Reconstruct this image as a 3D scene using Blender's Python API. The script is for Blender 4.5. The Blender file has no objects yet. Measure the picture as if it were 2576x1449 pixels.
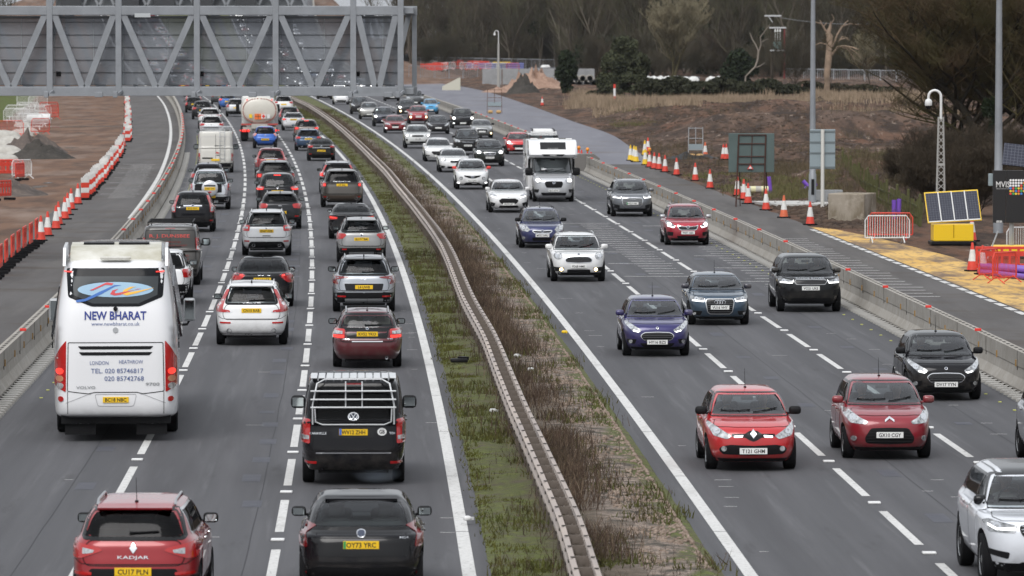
import bpy, bmesh, math, random
import numpy as np
from mathutils import Vector, Matrix, Euler, noise
from mathutils.bvhtree import BVHTree
from mathutils.geometry import delaunay_2d_cdt

SC = bpy.context.scene
COL = SC.collection
R = math.radians
rnd = random.Random(7)

# ------------------------------------------------------------------ camera, sky, sun, exposure
FPX, CAM_H, CX, CY, YH = 13400.0, 8.3, 1288.0, 724.5, 76.0      # measured on a 2576 px wide print
PITCH = math.atan((CY - YH) / FPX)
cam_d = bpy.data.cameras.new('camera')
cam_d.sensor_width = 36.0
cam_d.lens = 36.0 * FPX / 2576.0
cam_d.clip_start = 1.0
cam_d.clip_end = 6000.0
cam_d.dof.use_dof = True
cam_d.dof.focus_distance = 135.0
cam_d.dof.aperture_fstop = 4.5
cam = bpy.data.objects.new('camera', cam_d)
cam.location = (0, 0, CAM_H)
cam.rotation_euler = (R(90) - PITCH, 0, 0)
COL.objects.link(cam)
SC.camera = cam

SUN_EL, SUN_AZ = R(48), R(200)       # azimuth clockwise from +Y
w = bpy.data.worlds.new('World')
SC.world = w
w.use_nodes = True
nt = w.node_tree
bg = nt.nodes['Background']
sky = nt.nodes.new('ShaderNodeTexSky')
sky.sky_type = 'NISHITA'
sky.sun_disc = False
sky.sun_elevation = SUN_EL
sky.sun_rotation = SUN_AZ
sky.air_density = 1.6
sky.dust_density = 4.0
sky.ozone_density = 1.0
hs = nt.nodes.new('ShaderNodeHueSaturation')
hs.inputs['Saturation'].default_value = 0.16
hs.inputs['Value'].default_value = 1.0
nt.links.new(sky.outputs[0], hs.inputs['Color'])
# overcast cloud: dimmer towards the horizon than overhead
gtc = nt.nodes.new('ShaderNodeTexCoord')
gsp = nt.nodes.new('ShaderNodeSeparateXYZ')
nt.links.new(gtc.outputs['Generated'], gsp.inputs[0])
gmr = nt.nodes.new('ShaderNodeMapRange')
gmr.inputs[1].default_value = 0.0
gmr.inputs[2].default_value = 0.8
gmr.inputs[3].default_value = 0.68
gmr.inputs[4].default_value = 1.12
nt.links.new(gsp.outputs[2], gmr.inputs[0])
gmx = nt.nodes.new('ShaderNodeVectorMath')
gmx.operation = 'SCALE'
gad = nt.nodes.new('ShaderNodeMix')          # cloud sheet evens out the clear-sky glow
gad.data_type = 'RGBA'
gad.inputs[0].default_value = 0.62
gad.inputs[7].default_value = (7.2, 7.55, 8.1, 1)
nt.links.new(hs.outputs[0], gad.inputs[6])
nt.links.new(gad.outputs[2], gmx.inputs[0])
nt.links.new(gmr.outputs[0], gmx.inputs['Scale'])
nt.links.new(gmx.outputs[0], bg.inputs['Color'])
bg.inputs['Strength'].default_value = 0.11
sun_d = bpy.data.lights.new('sun', 'SUN')
sun_d.energy = 1.2
sun_d.angle = R(35)
sun_d.color = (1.0, 0.98, 0.96)
sun = bpy.data.objects.new('sun', sun_d)
sun.rotation_euler = (R(90) - SUN_EL, 0, -SUN_AZ + math.pi)
COL.objects.link(sun)
SC.view_settings.view_transform = 'Standard'
SC.view_settings.look = 'None'
SC.view_settings.exposure = 0.5
SC.view_settings.gamma = 1.0
SC.cycles.use_denoising = True
SC.cycles.max_bounces = 8
SC.cycles.transparent_max_bounces = 12
SC.cycles.diffuse_bounces = 3
SC.cycles.glossy_bounces = 3
SC.cycles.volume_bounces = 3
SC.cycles.caustics_reflective = False
SC.cycles.caustics_refractive = False

# ------------------------------------------------------------------ helpers
def gp(x, y, z=0.0):
 """point at height z seen at print pixel x,y"""
 dx, dy = (x - CX) / FPX, (CY - y) / FPX
 sp, cp = math.sin(PITCH), math.cos(PITCH)
 d = Vector((dx, dy * sp + cp, dy * cp - sp))
 t = (z - CAM_H) / d.z
 return Vector((0, 0, CAM_H)) + d * t

def at_depth(x, y, Y):
 dx, dy = (x - CX) / FPX, (CY - y) / FPX
 sp, cp = math.sin(PITCH), math.cos(PITCH)
 d = Vector((dx, dy * sp + cp, dy * cp - sp))
 return Vector((0, 0, CAM_H)) + d * (Y / d.y)

def tag(o, label=None, cat=None, group=None, kind=None):
 if label: o['label'] = label
 if cat: o['category'] = cat
 if group: o['group'] = group
 if kind: o['kind'] = kind
 return o

def link(o, parent=None):
 COL.objects.link(o)
 if parent is not None: o.parent = parent
 return o

def empty(name, loc=(0, 0, 0), rz=0.0):
 o = bpy.data.objects.new(name, None)
 o.empty_display_size = 0.3
 o.location = loc
 o.rotation_euler = (0, 0, rz)
 return link(o)

def ob(name, me, mat=None, parent=None, loc=None, rot=None, scale=None):
 """object on (possibly shared) mesh; material sits on the object slot"""
 o = bpy.data.objects.new(name, me)
 link(o, parent)
 if mat is not None:
  if not me.materials: me.materials.append(None)
  o.material_slots[0].link = 'OBJECT'
  o.material_slots[0].material = mat
 if loc is not None: o.location = loc
 if rot is not None: o.rotation_euler = rot
 if scale is not None: o.scale = scale
 return o

def kids(o):
 return [c for c in bpy.data.objects if c.parent == o]

def dup(root, loc, rz=None, scale=None, children=None, **t):
 """copy of a thing with its parts and sub-parts"""
 c = root.copy()
 COL.objects.link(c)
 c.location = loc
 if rz is not None: c.rotation_euler = (0, 0, rz)
 if scale is not None: c.scale = (scale,) * 3 if not hasattr(scale, '__len__') else scale
 for ch in root.children:
  d = ch.copy()
  COL.objects.link(d)
  d.parent = c
  for g in ch.children:
   e = g.copy()
   COL.objects.link(e)
   e.parent = d
 tag(c, **t)
 return c

class MB:
 """collects shapes into one mesh"""
 def __init__(s): s.v, s.f, s.m, s.mi = [], [], [], 0
 def add(s, vs, fs):
  n = len(s.v)
  s.v.extend([tuple(v) for v in vs])
  s.f.extend([tuple(i + n for i in f) for f in fs])
  s.m.extend([s.mi] * len(fs))
  return s
 def box(s, c, size, rz=0.0, M=None, bev=0.0):
  x, y, z = size[0] / 2, size[1] / 2, size[2] / 2
  if bev <= 0:
   vs = [Vector((a * x, b * y, d * z)) for a in (-1, 1) for b in (-1, 1) for d in (-1, 1)]
   fs = [(0, 1, 3, 2), (4, 6, 7, 5), (0, 4, 5, 1), (2, 3, 7, 6), (0, 2, 6, 4), (1, 5, 7, 3)]
  else:
   b = min(bev, x * .9, y * .9, z * .9)
   bm = bmesh.new()
   bmesh.ops.create_cube(bm, size=1.0)
   for v in bm.verts: v.co = Vector((v.co.x * 2 * x, v.co.y * 2 * y, v.co.z * 2 * z))
   bmesh.ops.bevel(bm, geom=bm.edges[:], offset=b, segments=2, affect='EDGES', profile=0.5)
   bm.verts.index_update()
   vs = [v.co.copy() for v in bm.verts]
   fs = [[v.index for v in f.verts] for f in bm.faces]
   bm.free()
  T = Matrix.Translation(c) @ (M.to_4x4() if M is not None else Matrix.Rotation(rz, 4, 'Z'))
  return s.add([T @ v for v in vs], fs)
 def tube(s, pts, r, seg=6, cap=True, closed=False):
  pts = [Vector(p) for p in pts]
  n = len(pts)
  rs = r if hasattr(r, '__len__') else [r] * n
  vs, fs = [], []
  up = None
  for i, p in enumerate(pts):
   if closed: d = pts[(i + 1) % n] - pts[i - 1]
   else: d = pts[min(i + 1, n - 1)] - pts[max(i - 1, 0)]
   if d.length < 1e-9: d = Vector((0, 0, 1))
   d.normalize()
   if up is None:
    up = d.orthogonal().normalized()
   up = (up - d * up.dot(d))
   up = up.normalized() if up.length > 1e-6 else d.orthogonal().normalized()
   q = d.cross(up)
   for k in range(seg):
    a = 2 * math.pi * k / seg + math.pi / seg
    vs.append(p + (up * math.cos(a) + q * math.sin(a)) * rs[i])
  m = n if closed else n - 1
  for i in range(m):
   j = (i + 1) % n
   for k in range(seg):
    l = (k + 1) % seg
    fs.append((i * seg + k, i * seg + l, j * seg + l, j * seg + k))
  if cap and not closed:
   fs.append(tuple(range(seg))[::-1])
   fs.append(tuple(range((n - 1) * seg, n * seg)))
  return s.add(vs, fs)
 def bar(s, a, b, w, h, up=(0, 0, 1)):
  """rectangular bar from a to b: w across, h along up"""
  a, b = Vector(a), Vector(b)
  d = (b - a)
  L = d.length
  d.normalize()
  u = Vector(up)
  u = u - d * u.dot(d)
  u = u.normalized() if u.length > 1e-6 else d.orthogonal().normalized()
  q = d.cross(u)
  M = Matrix((q, d, u)).transposed()
  return s.box((a + b) / 2, (w, L, h), M=M)
 def lathe(s, prof, seg=20, axis='Z', c=(0, 0, 0)):
  """prof: (radius, height) list"""
  vs, fs = [], []
  for r_, h_ in prof:
   for k in range(seg):
    a = 2 * math.pi * k / seg
    p = (r_ * math.cos(a), r_ * math.sin(a), h_)
    if axis == 'X': p = (p[2], p[0], p[1])
    if axis == 'Y': p = (p[0], -p[2], p[1])
    vs.append((p[0] + c[0], p[1] + c[1], p[2] + c[2]))
  n = len(prof)
  for i in range(n - 1):
   for k in range(seg):
    l = (k + 1) % seg
    fs.append((i * seg + k, i * seg + l, (i + 1) * seg + l, (i + 1) * seg + k))
  if prof[0][0] > 1e-4: fs.append(tuple(range(seg))[::-1])
  if prof[-1][0] > 1e-4: fs.append(tuple(range((n - 1) * seg, n * seg)))
  return s.add(vs, fs)
 def prism(s, poly, axis, a, b):
  """2-D polygon extruded along axis from a to b"""
  n = len(poly)
  def P(p, t):
   if axis == 'x': return (t, p[0], p[1])
   if axis == 'y': return (p[0], t, p[1])
   return (p[0], p[1], t)
  vs = [P(p, a) for p in poly] + [P(p, b) for p in poly]
  fs = [tuple(range(n))[::-1], tuple(range(n, 2 * n))]
  fs += [(i, (i + 1) % n, n + (i + 1) % n, n + i) for i in range(n)]
  return s.add(vs, fs)
 def mesh(s, name='mesh', smooth=None, fix=True):
  me = bpy.data.meshes.new(name)
  me.from_pydata(s.v, [], s.f)
  if any(s.m): me.polygons.foreach_set('material_index', s.m)
  if fix:
   bm = bmesh.new()
   bm.from_mesh(me)
   bmesh.ops.recalc_face_normals(bm, faces=bm.faces[:])
   bm.to_mesh(me)
   bm.free()
  if smooth is not None:
   me.polygons.foreach_set('use_smooth', [True] * len(me.polygons))
   me.set_sharp_from_angle(angle=R(smooth))
  me.update()
  return me
 def obj(s, name, mat, parent=None, smooth=None, fix=True, **k):
  me = s.mesh(name, smooth, fix)
  mats = mat if isinstance(mat, (list, tuple)) else [mat]
  for m in mats: me.materials.append(m)
  o = bpy.data.objects.new(name, me)
  link(o, parent)
  for a, b in k.items(): setattr(o, a, b)
  return o

def np_mesh(name, V, F, mat, smooth=False):
 """fast mesh from arrays; F is (n,3) or (n,4)"""
 me = bpy.data.meshes.new(name)
 V = np.asarray(V, dtype=np.float32)
 F = np.asarray(F, dtype=np.int32)
 k = F.shape[1]
 me.vertices.add(len(V))
 me.vertices.foreach_set('co', V.ravel())
 me.loops.add(F.size)
 me.loops.foreach_set('vertex_index', F.ravel())
 me.polygons.add(len(F))
 me.polygons.foreach_set('loop_start', np.arange(0, F.size, k, dtype=np.int32))
 me.polygons.foreach_set('loop_total', np.full(len(F), k, dtype=np.int32))
 if smooth: me.polygons.foreach_set('use_smooth', np.ones(len(F), dtype=bool))
 me.update(calc_edges=True)
 me.validate()
 for m in (mat if isinstance(mat, (list, tuple)) else [mat]):
  if m is not None: me.materials.append(m)
 return me

# ------------------------------------------------------------------ materials
MATS = {}
def mat(name, col, rough=0.6, metal=0.0, coat=0.0, emit=None, es=0.0, spec=0.5, noise_=None, bump=0.0):
 """noise_: (scale, amount, second colour or None)"""
 if name in MATS: return MATS[name]
 m = bpy.data.materials.new(name)
 m.use_nodes = True
 t = m.node_tree
 b = t.nodes['Principled BSDF']
 b.inputs['Base Color'].default_value = (*col, 1)
 b.inputs['Roughness'].default_value = rough
 b.inputs['Metallic'].default_value = metal
 b.inputs['Coat Weight'].default_value = coat
 b.inputs['Coat Roughness'].default_value = 0.04
 b.inputs['Specular IOR Level'].default_value = .1 if rough >= .6 and spec == .5 else spec
 if emit:
  b.inputs['Emission Color'].default_value = (*emit, 1)
  b.inputs['Emission Strength'].default_value = es
 if noise_:
  sc, amt, c2 = noise_
  tc = t.nodes.new('ShaderNodeTexCoord')
  n = t.nodes.new('ShaderNodeTexNoise')
  n.inputs['Scale'].default_value = sc
  n.inputs['Detail'].default_value = 6
  n.inputs['Roughness'].default_value = 0.65
  t.links.new(tc.outputs['Object'], n.inputs['Vector'])
  r = t.nodes.new('ShaderNodeValToRGB')
  r.color_ramp.elements[0].position = 0.35
  r.color_ramp.elements[1].position = 0.68
  c2 = c2 or tuple(c * (1 - amt) for c in col)
  r.color_ramp.elements[0].color = (*c2, 1)
  r.color_ramp.elements[1].color = (*col, 1)
  t.links.new(n.outputs['Fac'], r.inputs['Fac'])
  t.links.new(r.outputs['Color'], b.inputs['Base Color'])
  if bump:
   bp = t.nodes.new('ShaderNodeBump')
   bp.inputs['Strength'].default_value = bump
   bp.inputs['Distance'].default_value = 0.02
   t.links.new(n.outputs['Fac'], bp.inputs['Height'])
   t.links.new(bp.outputs['Normal'], b.inputs['Normal'])
 MATS[name] = m
 return m

def mixn(t, a, b, fac, blend='MIX'):
 n = t.nodes.new('ShaderNodeMix')
 n.data_type = 'RGBA'
 n.blend_type = blend
 for sock, v in ((n.inputs[6], a), (n.inputs[7], b), (n.inputs[0], fac)):
  if isinstance(v, (int, float)): sock.default_value = v
  elif isinstance(v, tuple): sock.default_value = (*v, 1)
  else: t.links.new(v, sock)
 return n.outputs[2]

def nz(t, vec, scale, detail=5, rough=0.6, lo=0.4, hi=0.6, stretch=None):
 """noise through a hard-ish ramp -> 0..1"""
 if stretch:
  mp = t.nodes.new('ShaderNodeMapping')
  mp.inputs['Scale'].default_value = stretch
  t.links.new(vec, mp.inputs['Vector'])
  vec = mp.outputs['Vector']
 n = t.nodes.new('ShaderNodeTexNoise')
 n.inputs['Scale'].default_value = scale
 n.inputs['Detail'].default_value = detail
 n.inputs['Roughness'].default_value = rough
 t.links.new(vec, n.inputs['Vector'])
 m = t.nodes.new('ShaderNodeMapRange')
 m.inputs[1].default_value = lo
 m.inputs[2].default_value = hi
 t.links.new(n.outputs['Fac'], m.inputs[0])
 return m.outputs[0]

def ground_mat(name, layers, base, rough=0.9, bump=0.35, bscale=6.0, dist=0.03, rlayers=()):
 """layers: (colour, scale, lo, hi, stretch) mixed over the base in order, in object space"""
 m = bpy.data.materials.new(name)
 m.use_nodes = True
 t = m.node_tree
 b = t.nodes['Principled BSDF']
 tc = t.nodes.new('ShaderNodeTexCoord').outputs['Object']
 c = base
 for col, sc, lo, hi, st in layers:
  c = mixn(t, c, col, nz(t, tc, sc, lo=lo, hi=hi, stretch=st))
 if isinstance(c, tuple): b.inputs['Base Color'].default_value = (*c, 1)
 else: t.links.new(c, b.inputs['Base Color'])
 b.inputs['Roughness'].default_value = rough
 b.inputs['Specular IOR Level'].default_value = .12
 for r2, sc, lo, hi, st in rlayers:
  f = nz(t, tc, sc, lo=lo, hi=hi, stretch=st)
  mr = t.nodes.new('ShaderNodeMapRange')
  mr.inputs[3].default_value = rough
  mr.inputs[4].default_value = r2
  t.links.new(f, mr.inputs[0])
  t.links.new(mr.outputs[0], b.inputs['Roughness'])
 if bump:
  n = t.nodes.new('ShaderNodeTexNoise')
  n.inputs['Scale'].default_value = bscale
  n.inputs['Detail'].default_value = 8
  t.links.new(tc, n.inputs['Vector'])
  bp = t.nodes.new('ShaderNodeBump')
  bp.inputs['Strength'].default_value = bump
  bp.inputs['Distance'].default_value = dist
  t.links.new(n.outputs['Fac'], bp.inputs['Height'])
  t.links.new(bp.outputs['Normal'], b.inputs['Normal'])
 return m

M_ASPH = ground_mat('asphalt', [((0.080, 0.077, 0.082), 0.35, .45, .75, (1, .08, 1)), ((0.150, 0.145, 0.147), 1.1, .52, .8, (1, .05, 1)),
        ((0.07, 0.069, 0.073), 45, .55, .72, None), ((0.18, 0.175, 0.172), 70, .6, .75, None)],
     (0.112, 0.108, 0.111), 0.82, 0.25, 60, 0.006)
def lane_asphalt():
 m = bpy.data.materials.new('lane_asphalt')
 m.use_nodes = True
 t = m.node_tree
 b = t.nodes['Principled BSDF']
 tc = t.nodes.new('ShaderNodeTexCoord').outputs['Object']
 at = t.nodes.new('ShaderNodeAttribute')
 at.attribute_name = 'cross'
 sp = t.nodes.new('ShaderNodeSeparateXYZ')
 t.links.new(tc, sp.inputs[0])
 cb = t.nodes.new('ShaderNodeCombineXYZ')
 t.links.new(at.outputs['Fac'], cb.inputs[0])
 t.links.new(sp.outputs[1], cb.inputs[1])
 v = cb.outputs[0]
 c = mixn(t, (.070, .070, .075), (.098, .097, .103), nz(t, v, 1.6, lo=.35, hi=.65, stretch=(1, .02, 1)))
 c = mixn(t, c, (.054, .052, .056), nz(t, v, .5, lo=.50, hi=.72, stretch=(1, .05, 1)))
 c = mixn(t, c, (.124, .123, .129), nz(t, v, 3.5, lo=.56, hi=.80, stretch=(1, .03, 1)))
 wv = t.nodes.new('ShaderNodeMath')
 wv.operation = 'MULTIPLY'
 wv.inputs[1].default_value = 2 * math.pi / 1.53
 t.links.new(at.outputs['Fac'], wv.inputs[0])
 cs = t.nodes.new('ShaderNodeMath')
 cs.operation = 'COSINE'
 t.links.new(wv.outputs[0], cs.inputs[0])
 mr = t.nodes.new('ShaderNodeMapRange')
 mr.inputs[1].default_value = .1
 mr.inputs[2].default_value = -1
 mr.inputs[4].default_value = .45
 t.links.new(cs.outputs[0], mr.inputs[0])
 c = mixn(t, c, (.063, .063, .068), mr.outputs[0])
 c = mixn(t, c, (.045, .044, .046), nz(t, v, 1.3, lo=.62, hi=.80, stretch=(1, .12, 1)))
 c = mixn(t, c, (.135, .13, .13), nz(t, tc, 40, lo=.62, hi=.75))
 c = mixn(t, c, (.045, .044, .046), nz(t, tc, 25, lo=.60, hi=.72))
 t.links.new(c, b.inputs['Base Color'])
 b.inputs['Roughness'].default_value = .8
 b.inputs['Specular IOR Level'].default_value = .2
 return m
M_ASPH = lane_asphalt()
M_ASPH_OLD = ground_mat('worn_asphalt', [((0.075, 0.070, 0.068), 0.5, .4, .7, (1, .1, 1)), ((0.135, 0.127, 0.12), 0.9, .5, .8, (1, .06, 1)),
                                         ((0.075, 0.062, 0.052), 0.25, .52, .75, None), ((0.06, 0.058, 0.058), 40, .55, .75, None)],
      (0.108, 0.102, 0.10), 0.85, 0.3, 50, 0.006)
M_ASPH_BLUE = ground_mat('blue_grey_asphalt', [((0.13, 0.13, 0.15), 0.3, .4, .75, (1, .12, 1)), ((0.20, 0.20, 0.22), .7, .55, .8, (1, .08, 1)),
                                               ((0.12, 0.10, 0.085), 0.12, .58, .8, None)], (0.165, 0.165, 0.185), 0.75, .2, 20, .006)
M_WHITE = ground_mat('road_paint', [((0.46, 0.455, 0.44), 2, .5, .7, (1, .2, 1)), ((0.30, 0.295, 0.28), 9, .52, .72, None), ((0.2, 0.195, 0.19), 3, .64, .74, (3, .4, 1))], (0.56, 0.555, 0.54), 0.7, 0)
M_TAR = ground_mat('tar_patch', [((0.085, 0.087, 0.10), 3, .4, .7, None)], (0.065, 0.067, 0.08), 0.6, 0)
M_SEAM = mat('tar_seam', (0.045, 0.045, 0.049), 0.7)
M_DIRT = ground_mat('dirt', [((0.115, 0.060, 0.038), .03, .42, .58, None), ((0.140, 0.088, 0.060), .2, .48, .66, (2.5, .4, 1)), ((0.040, 0.028, 0.022), .16, .46, .60, (2.5, .5, 1)), ((0.05, 0.034, 0.026), .5, .5, .64, (3, .4, 1)),
                             ((0.23, 0.175, 0.14), .8, .60, .70, (2.5, .3, 1)), ((0.03, 0.025, 0.022), 3, .6, .75, None)],
     (0.108, 0.073, 0.055), .95, 1.0, 2.0, .35)
M_DIRT_L = ground_mat('muddy_track', [((0.095, 0.060, 0.044), .3, .42, .62, (2, .3, 1)), ((0.21, 0.155, 0.125), .3, .5, .7, (1, .2, 1)), ((0.05, 0.04, 0.035), .5, .56, .75, (1, .3, 1))],
                      (0.155, 0.092, 0.062), .9, .8, 3, .12)
M_WET = mat('wet_puddle', (0.10, 0.095, 0.09), 0.06, spec=0.8)
M_YELLOW_G = ground_mat('yellow_surfacing', [((0.52, 0.31, 0.085), .35, .4, .65, (1, .4, 1)), ((0.17, 0.12, 0.085), .3, .47, .57, (1.5, .35, 1)), ((0.27, 0.19, 0.11), 1.6, .5, .65, (2, .4, 1)), ((0.74, 0.48, 0.15), 1.2, .55, .75, None),
                                             ((0.12, 0.09, 0.07), 2.2, .6, .7, (1, .4, 1))], (0.60, 0.385, 0.135), .85, .3, 10, .02)
M_CONC = ground_mat('concrete', [((0.27, 0.25, 0.22), .8, .4, .65, None), ((0.38, 0.36, 0.33), 3, .5, .75, None), ((0.2, 0.19, 0.17), 12, .58, .75, None)], (0.32, 0.30, 0.27), .85, .3, 25, .006)
M_CONC_D = ground_mat('grey_concrete', [((0.23, 0.235, 0.24), .5, .4, .65, None), ((0.33, 0.335, 0.34), 2, .5, .75, None)], (0.28, 0.285, 0.29), .85, .2, 20, .006)
M_BLOCK = ground_mat('stained_concrete', [((0.16, 0.13, 0.09), 1.2, .42, .62, (1, 1, .4)), ((0.42, 0.38, 0.32), 2.5, .52, .75, None)], (0.31, 0.27, 0.22), .9, .4, 12, .01)
M_GALV = mat('galvanised_steel', (0.275, 0.29, 0.31), 0.5, 0.25, noise_=(1.5, .2, None))
M_GALV_W = mat('bright_galvanised_tube', (0.55, 0.56, 0.57), 0.45, 0.2)
M_STEEL = mat('grey_steel', (0.36, 0.37, 0.38), 0.5, 0.4)
M_RAIL = mat('weathered_guardrail', (0.43, 0.365, 0.315), 0.6, 0.1, noise_=(0.25, .3, (0.33, 0.29, 0.27)))
M_RAIL_POST = mat('rusty_post', (0.20, 0.168, 0.145), 0.7, 0.2, noise_=(3, .4, None))
M_BLACK = mat('black_plastic', (0.012, 0.012, 0.013), 0.5, spec=.12)
M_BLACK_GL = mat('gloss_black', (0.008, 0.008, 0.009), 0.12, spec=.3)
M_RUBBER = mat('rubber', (0.010, 0.010, 0.011), 0.85)
M_CHROME = mat('chrome', (0.75, 0.76, 0.78), 0.14, 1.0)
M_SILVER = mat('alloy', (0.42, 0.43, 0.44), 0.35, 0.8)
M_DARKRIM = mat('dark_alloy', (0.09, 0.09, 0.095), 0.35, 0.6)
M_INT = mat('car_interior', (0.06, 0.06, 0.063), 0.8)
M_SEAT = mat('seat_fabric', (0.035, 0.035, 0.037), 0.85)
M_RED = mat('red_plastic', (0.62, 0.035, 0.025), 0.45)
M_ORANGE = mat('orange_plastic', (0.75, 0.16, 0.03), 0.45)
M_CONE_RED = mat('cone_red', (0.70, 0.055, 0.03), 0.5, noise_=(3, .25, None))
M_CONE_ORG = mat('cone_orange', (0.72, 0.15, 0.06), 0.5, noise_=(3, .25, None))
M_CONE_WHITE = mat('cone_white', (0.72, 0.71, 0.68), 0.5, noise_=(4, .2, None))
M_CONE_YEL = mat('cone_yellow', (0.75, 0.48, 0.02), 0.5)
M_WPL = mat('white_plastic', (0.72, 0.72, 0.71), 0.5, noise_=(2, .15, None))
M_YEL = mat('yellow_paint', (0.80, 0.52, 0.015), 0.4)
M_PURPLE = mat('purple_duct', (0.17, 0.07, 0.42), 0.4)
M_LENS_RED = mat('red_lens', (0.42, 0.008, 0.008), 0.12, coat=.8)
M_LENS_DKRED = mat('dark_red_lens', (0.16, 0.004, 0.006), 0.1, coat=.8)
M_LENS_LIT = mat('lit_red_lens', (0.7, 0.02, 0.02), 0.2, emit=(1, .05, .03), es=.9)
M_LENS_AMB = mat('amber_lens', (0.7, 0.22, 0.02), 0.2)
M_LENS_CLR = mat('clear_lens', (0.75, 0.76, 0.77), 0.15, 0.5, coat=.9, noise_=(9, .7, (.16, .165, .17)))
M_LENS_DRK = mat('smoked_lens', (0.50, 0.51, 0.52), 0.12, .4, coat=.9, noise_=(8, .9, (.03, .032, .035)))
M_LAMP = mat('lit_lamp', (0.9, 0.9, 0.86), 0.2, emit=(1, .97, .9), es=5.0)
M_LAMP_W = mat('lit_warm_lamp', (0.9, 0.8, 0.6), 0.2, emit=(1, .74, .38), es=3.5)
M_DRL = mat('daytime_strip', (0.9, 0.9, 0.9), 0.2, emit=(1, 1, 1), es=1.6)
M_PL_W = mat('white_plate', (0.72, 0.72, 0.70), 0.45)
M_PL_Y = mat('yellow_plate', (0.80, 0.50, 0.01), 0.45)
M_PL_T = mat('plate_black', (0.012, 0.012, 0.012), 0.5)
M_GREEN = mat('green_flash', (0.02, 0.30, 0.08), 0.5)
M_BLUE = mat('blue_band', (0.02, 0.10, 0.45), 0.5)
M_SIGNGRN = mat('sign_back_green', (0.085, 0.12, 0.115), 0.55, noise_=(.8, .25, None))
M_SIGNGRY = mat('sign_back_grey', (0.24, 0.29, 0.31), 0.5)
M_WOODP = mat('mossy_wood', (0.10, 0.10, 0.045), 0.9, noise_=(3, .4, None))
M_SAND = mat('sand_bag', (0.55, 0.35, 0.16), 0.9, noise_=(6, .3, None))
M_WBAG = mat('white_bag', (0.46, 0.44, 0.40), 0.85, noise_=(3, .25, None))
M_BARK = mat('bark', (0.075, 0.062, 0.048), 0.95, noise_=(1.5, .4, None))
M_BARK_DEAD = mat('bleached_wood', (0.34, 0.25, 0.18), 0.9, noise_=(.7, .4, (0.16, .12, .09)))
M_TWIG = mat('twigs', (0.092, 0.076, 0.056), 0.95, noise_=(.05, .45, (0.058, 0.053, 0.037)))
M_TWIG_R = mat('reddish_twigs', (0.092, 0.058, 0.038), 0.95, noise_=(.3, .4, (0.062, 0.060, 0.024)))
M_TWIG_G = mat('greenish_twigs', (0.27, 0.235, 0.155), 0.95, noise_=(.2, .4, (0.17, 0.15, 0.10)))
M_IVY = mat('dark_leaves', (0.030, 0.042, 0.021), 0.9, spec=.15, noise_=(1.2, .5, (0.016, 0.022, 0.012)))
M_BUSH = mat('bramble_leaves', (0.048, 0.050, 0.030), 0.9, spec=.15, noise_=(.5, .5, (0.022, 0.024, 0.014)))
M_GRASSG = mat('rough_green_grass', (0.095, 0.105, 0.035), 0.9, noise_=(.6, .4, (0.14, 0.115, 0.065)))
M_GRASST = mat('tan_dry_grass', (0.34, 0.26, 0.185), 0.95, noise_=(.15, .35, (0.19, 0.145, 0.10)))
M_WEED = mat('dead_weed_stems', (0.10, 0.066, 0.048), 0.95, noise_=(.5, .4, (0.055, 0.042, 0.033)))
M_WEED_G = mat('low_green_weeds', (0.085, 0.10, 0.028), 0.9, noise_=(.8, .4, (0.085, 0.07, 0.03)))

def glass(name, tint, refl=1.0, rough=0.02, ior=1.55):
 m = bpy.data.materials.new(name)
 m.use_nodes = True
 t = m.node_tree
 for n in list(t.nodes): t.nodes.remove(n)
 o = t.nodes.new('ShaderNodeOutputMaterial')
 tr = t.nodes.new('ShaderNodeBsdfTransparent')
 tr.inputs['Color'].default_value = (*tint, 1)
 gl = t.nodes.new('ShaderNodeBsdfGlossy')
 gl.inputs['Roughness'].default_value = rough
 gl.inputs['Color'].default_value = (refl, refl, refl * 1.02, 1)
 fr = t.nodes.new('ShaderNodeFresnel')
 fr.inputs['IOR'].default_value = ior
 mx = t.nodes.new('ShaderNodeMixShader')
 t.links.new(fr.outputs[0], mx.inputs[0])
 t.links.new(tr.outputs[0], mx.inputs[1])
 t.links.new(gl.outputs[0], mx.inputs[2])
 t.links.new(mx.outputs[0], o.inputs['Surface'])
 return m
M_GLASS = glass('clear_glass', (0.86, 0.91, 0.92), 1.0, .02, 1.66)
M_GLASS_R = glass('clear_rear_glass', (0.75, 0.82, 0.82), .6, .03, 1.5)
M_GLASS_T = glass('tinted_glass', (0.42, 0.47, 0.48), .45, .03, 1.45)
M_GLASS_P = glass('privacy_glass', (0.07, 0.075, 0.08), .4, .03, 1.42)

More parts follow.
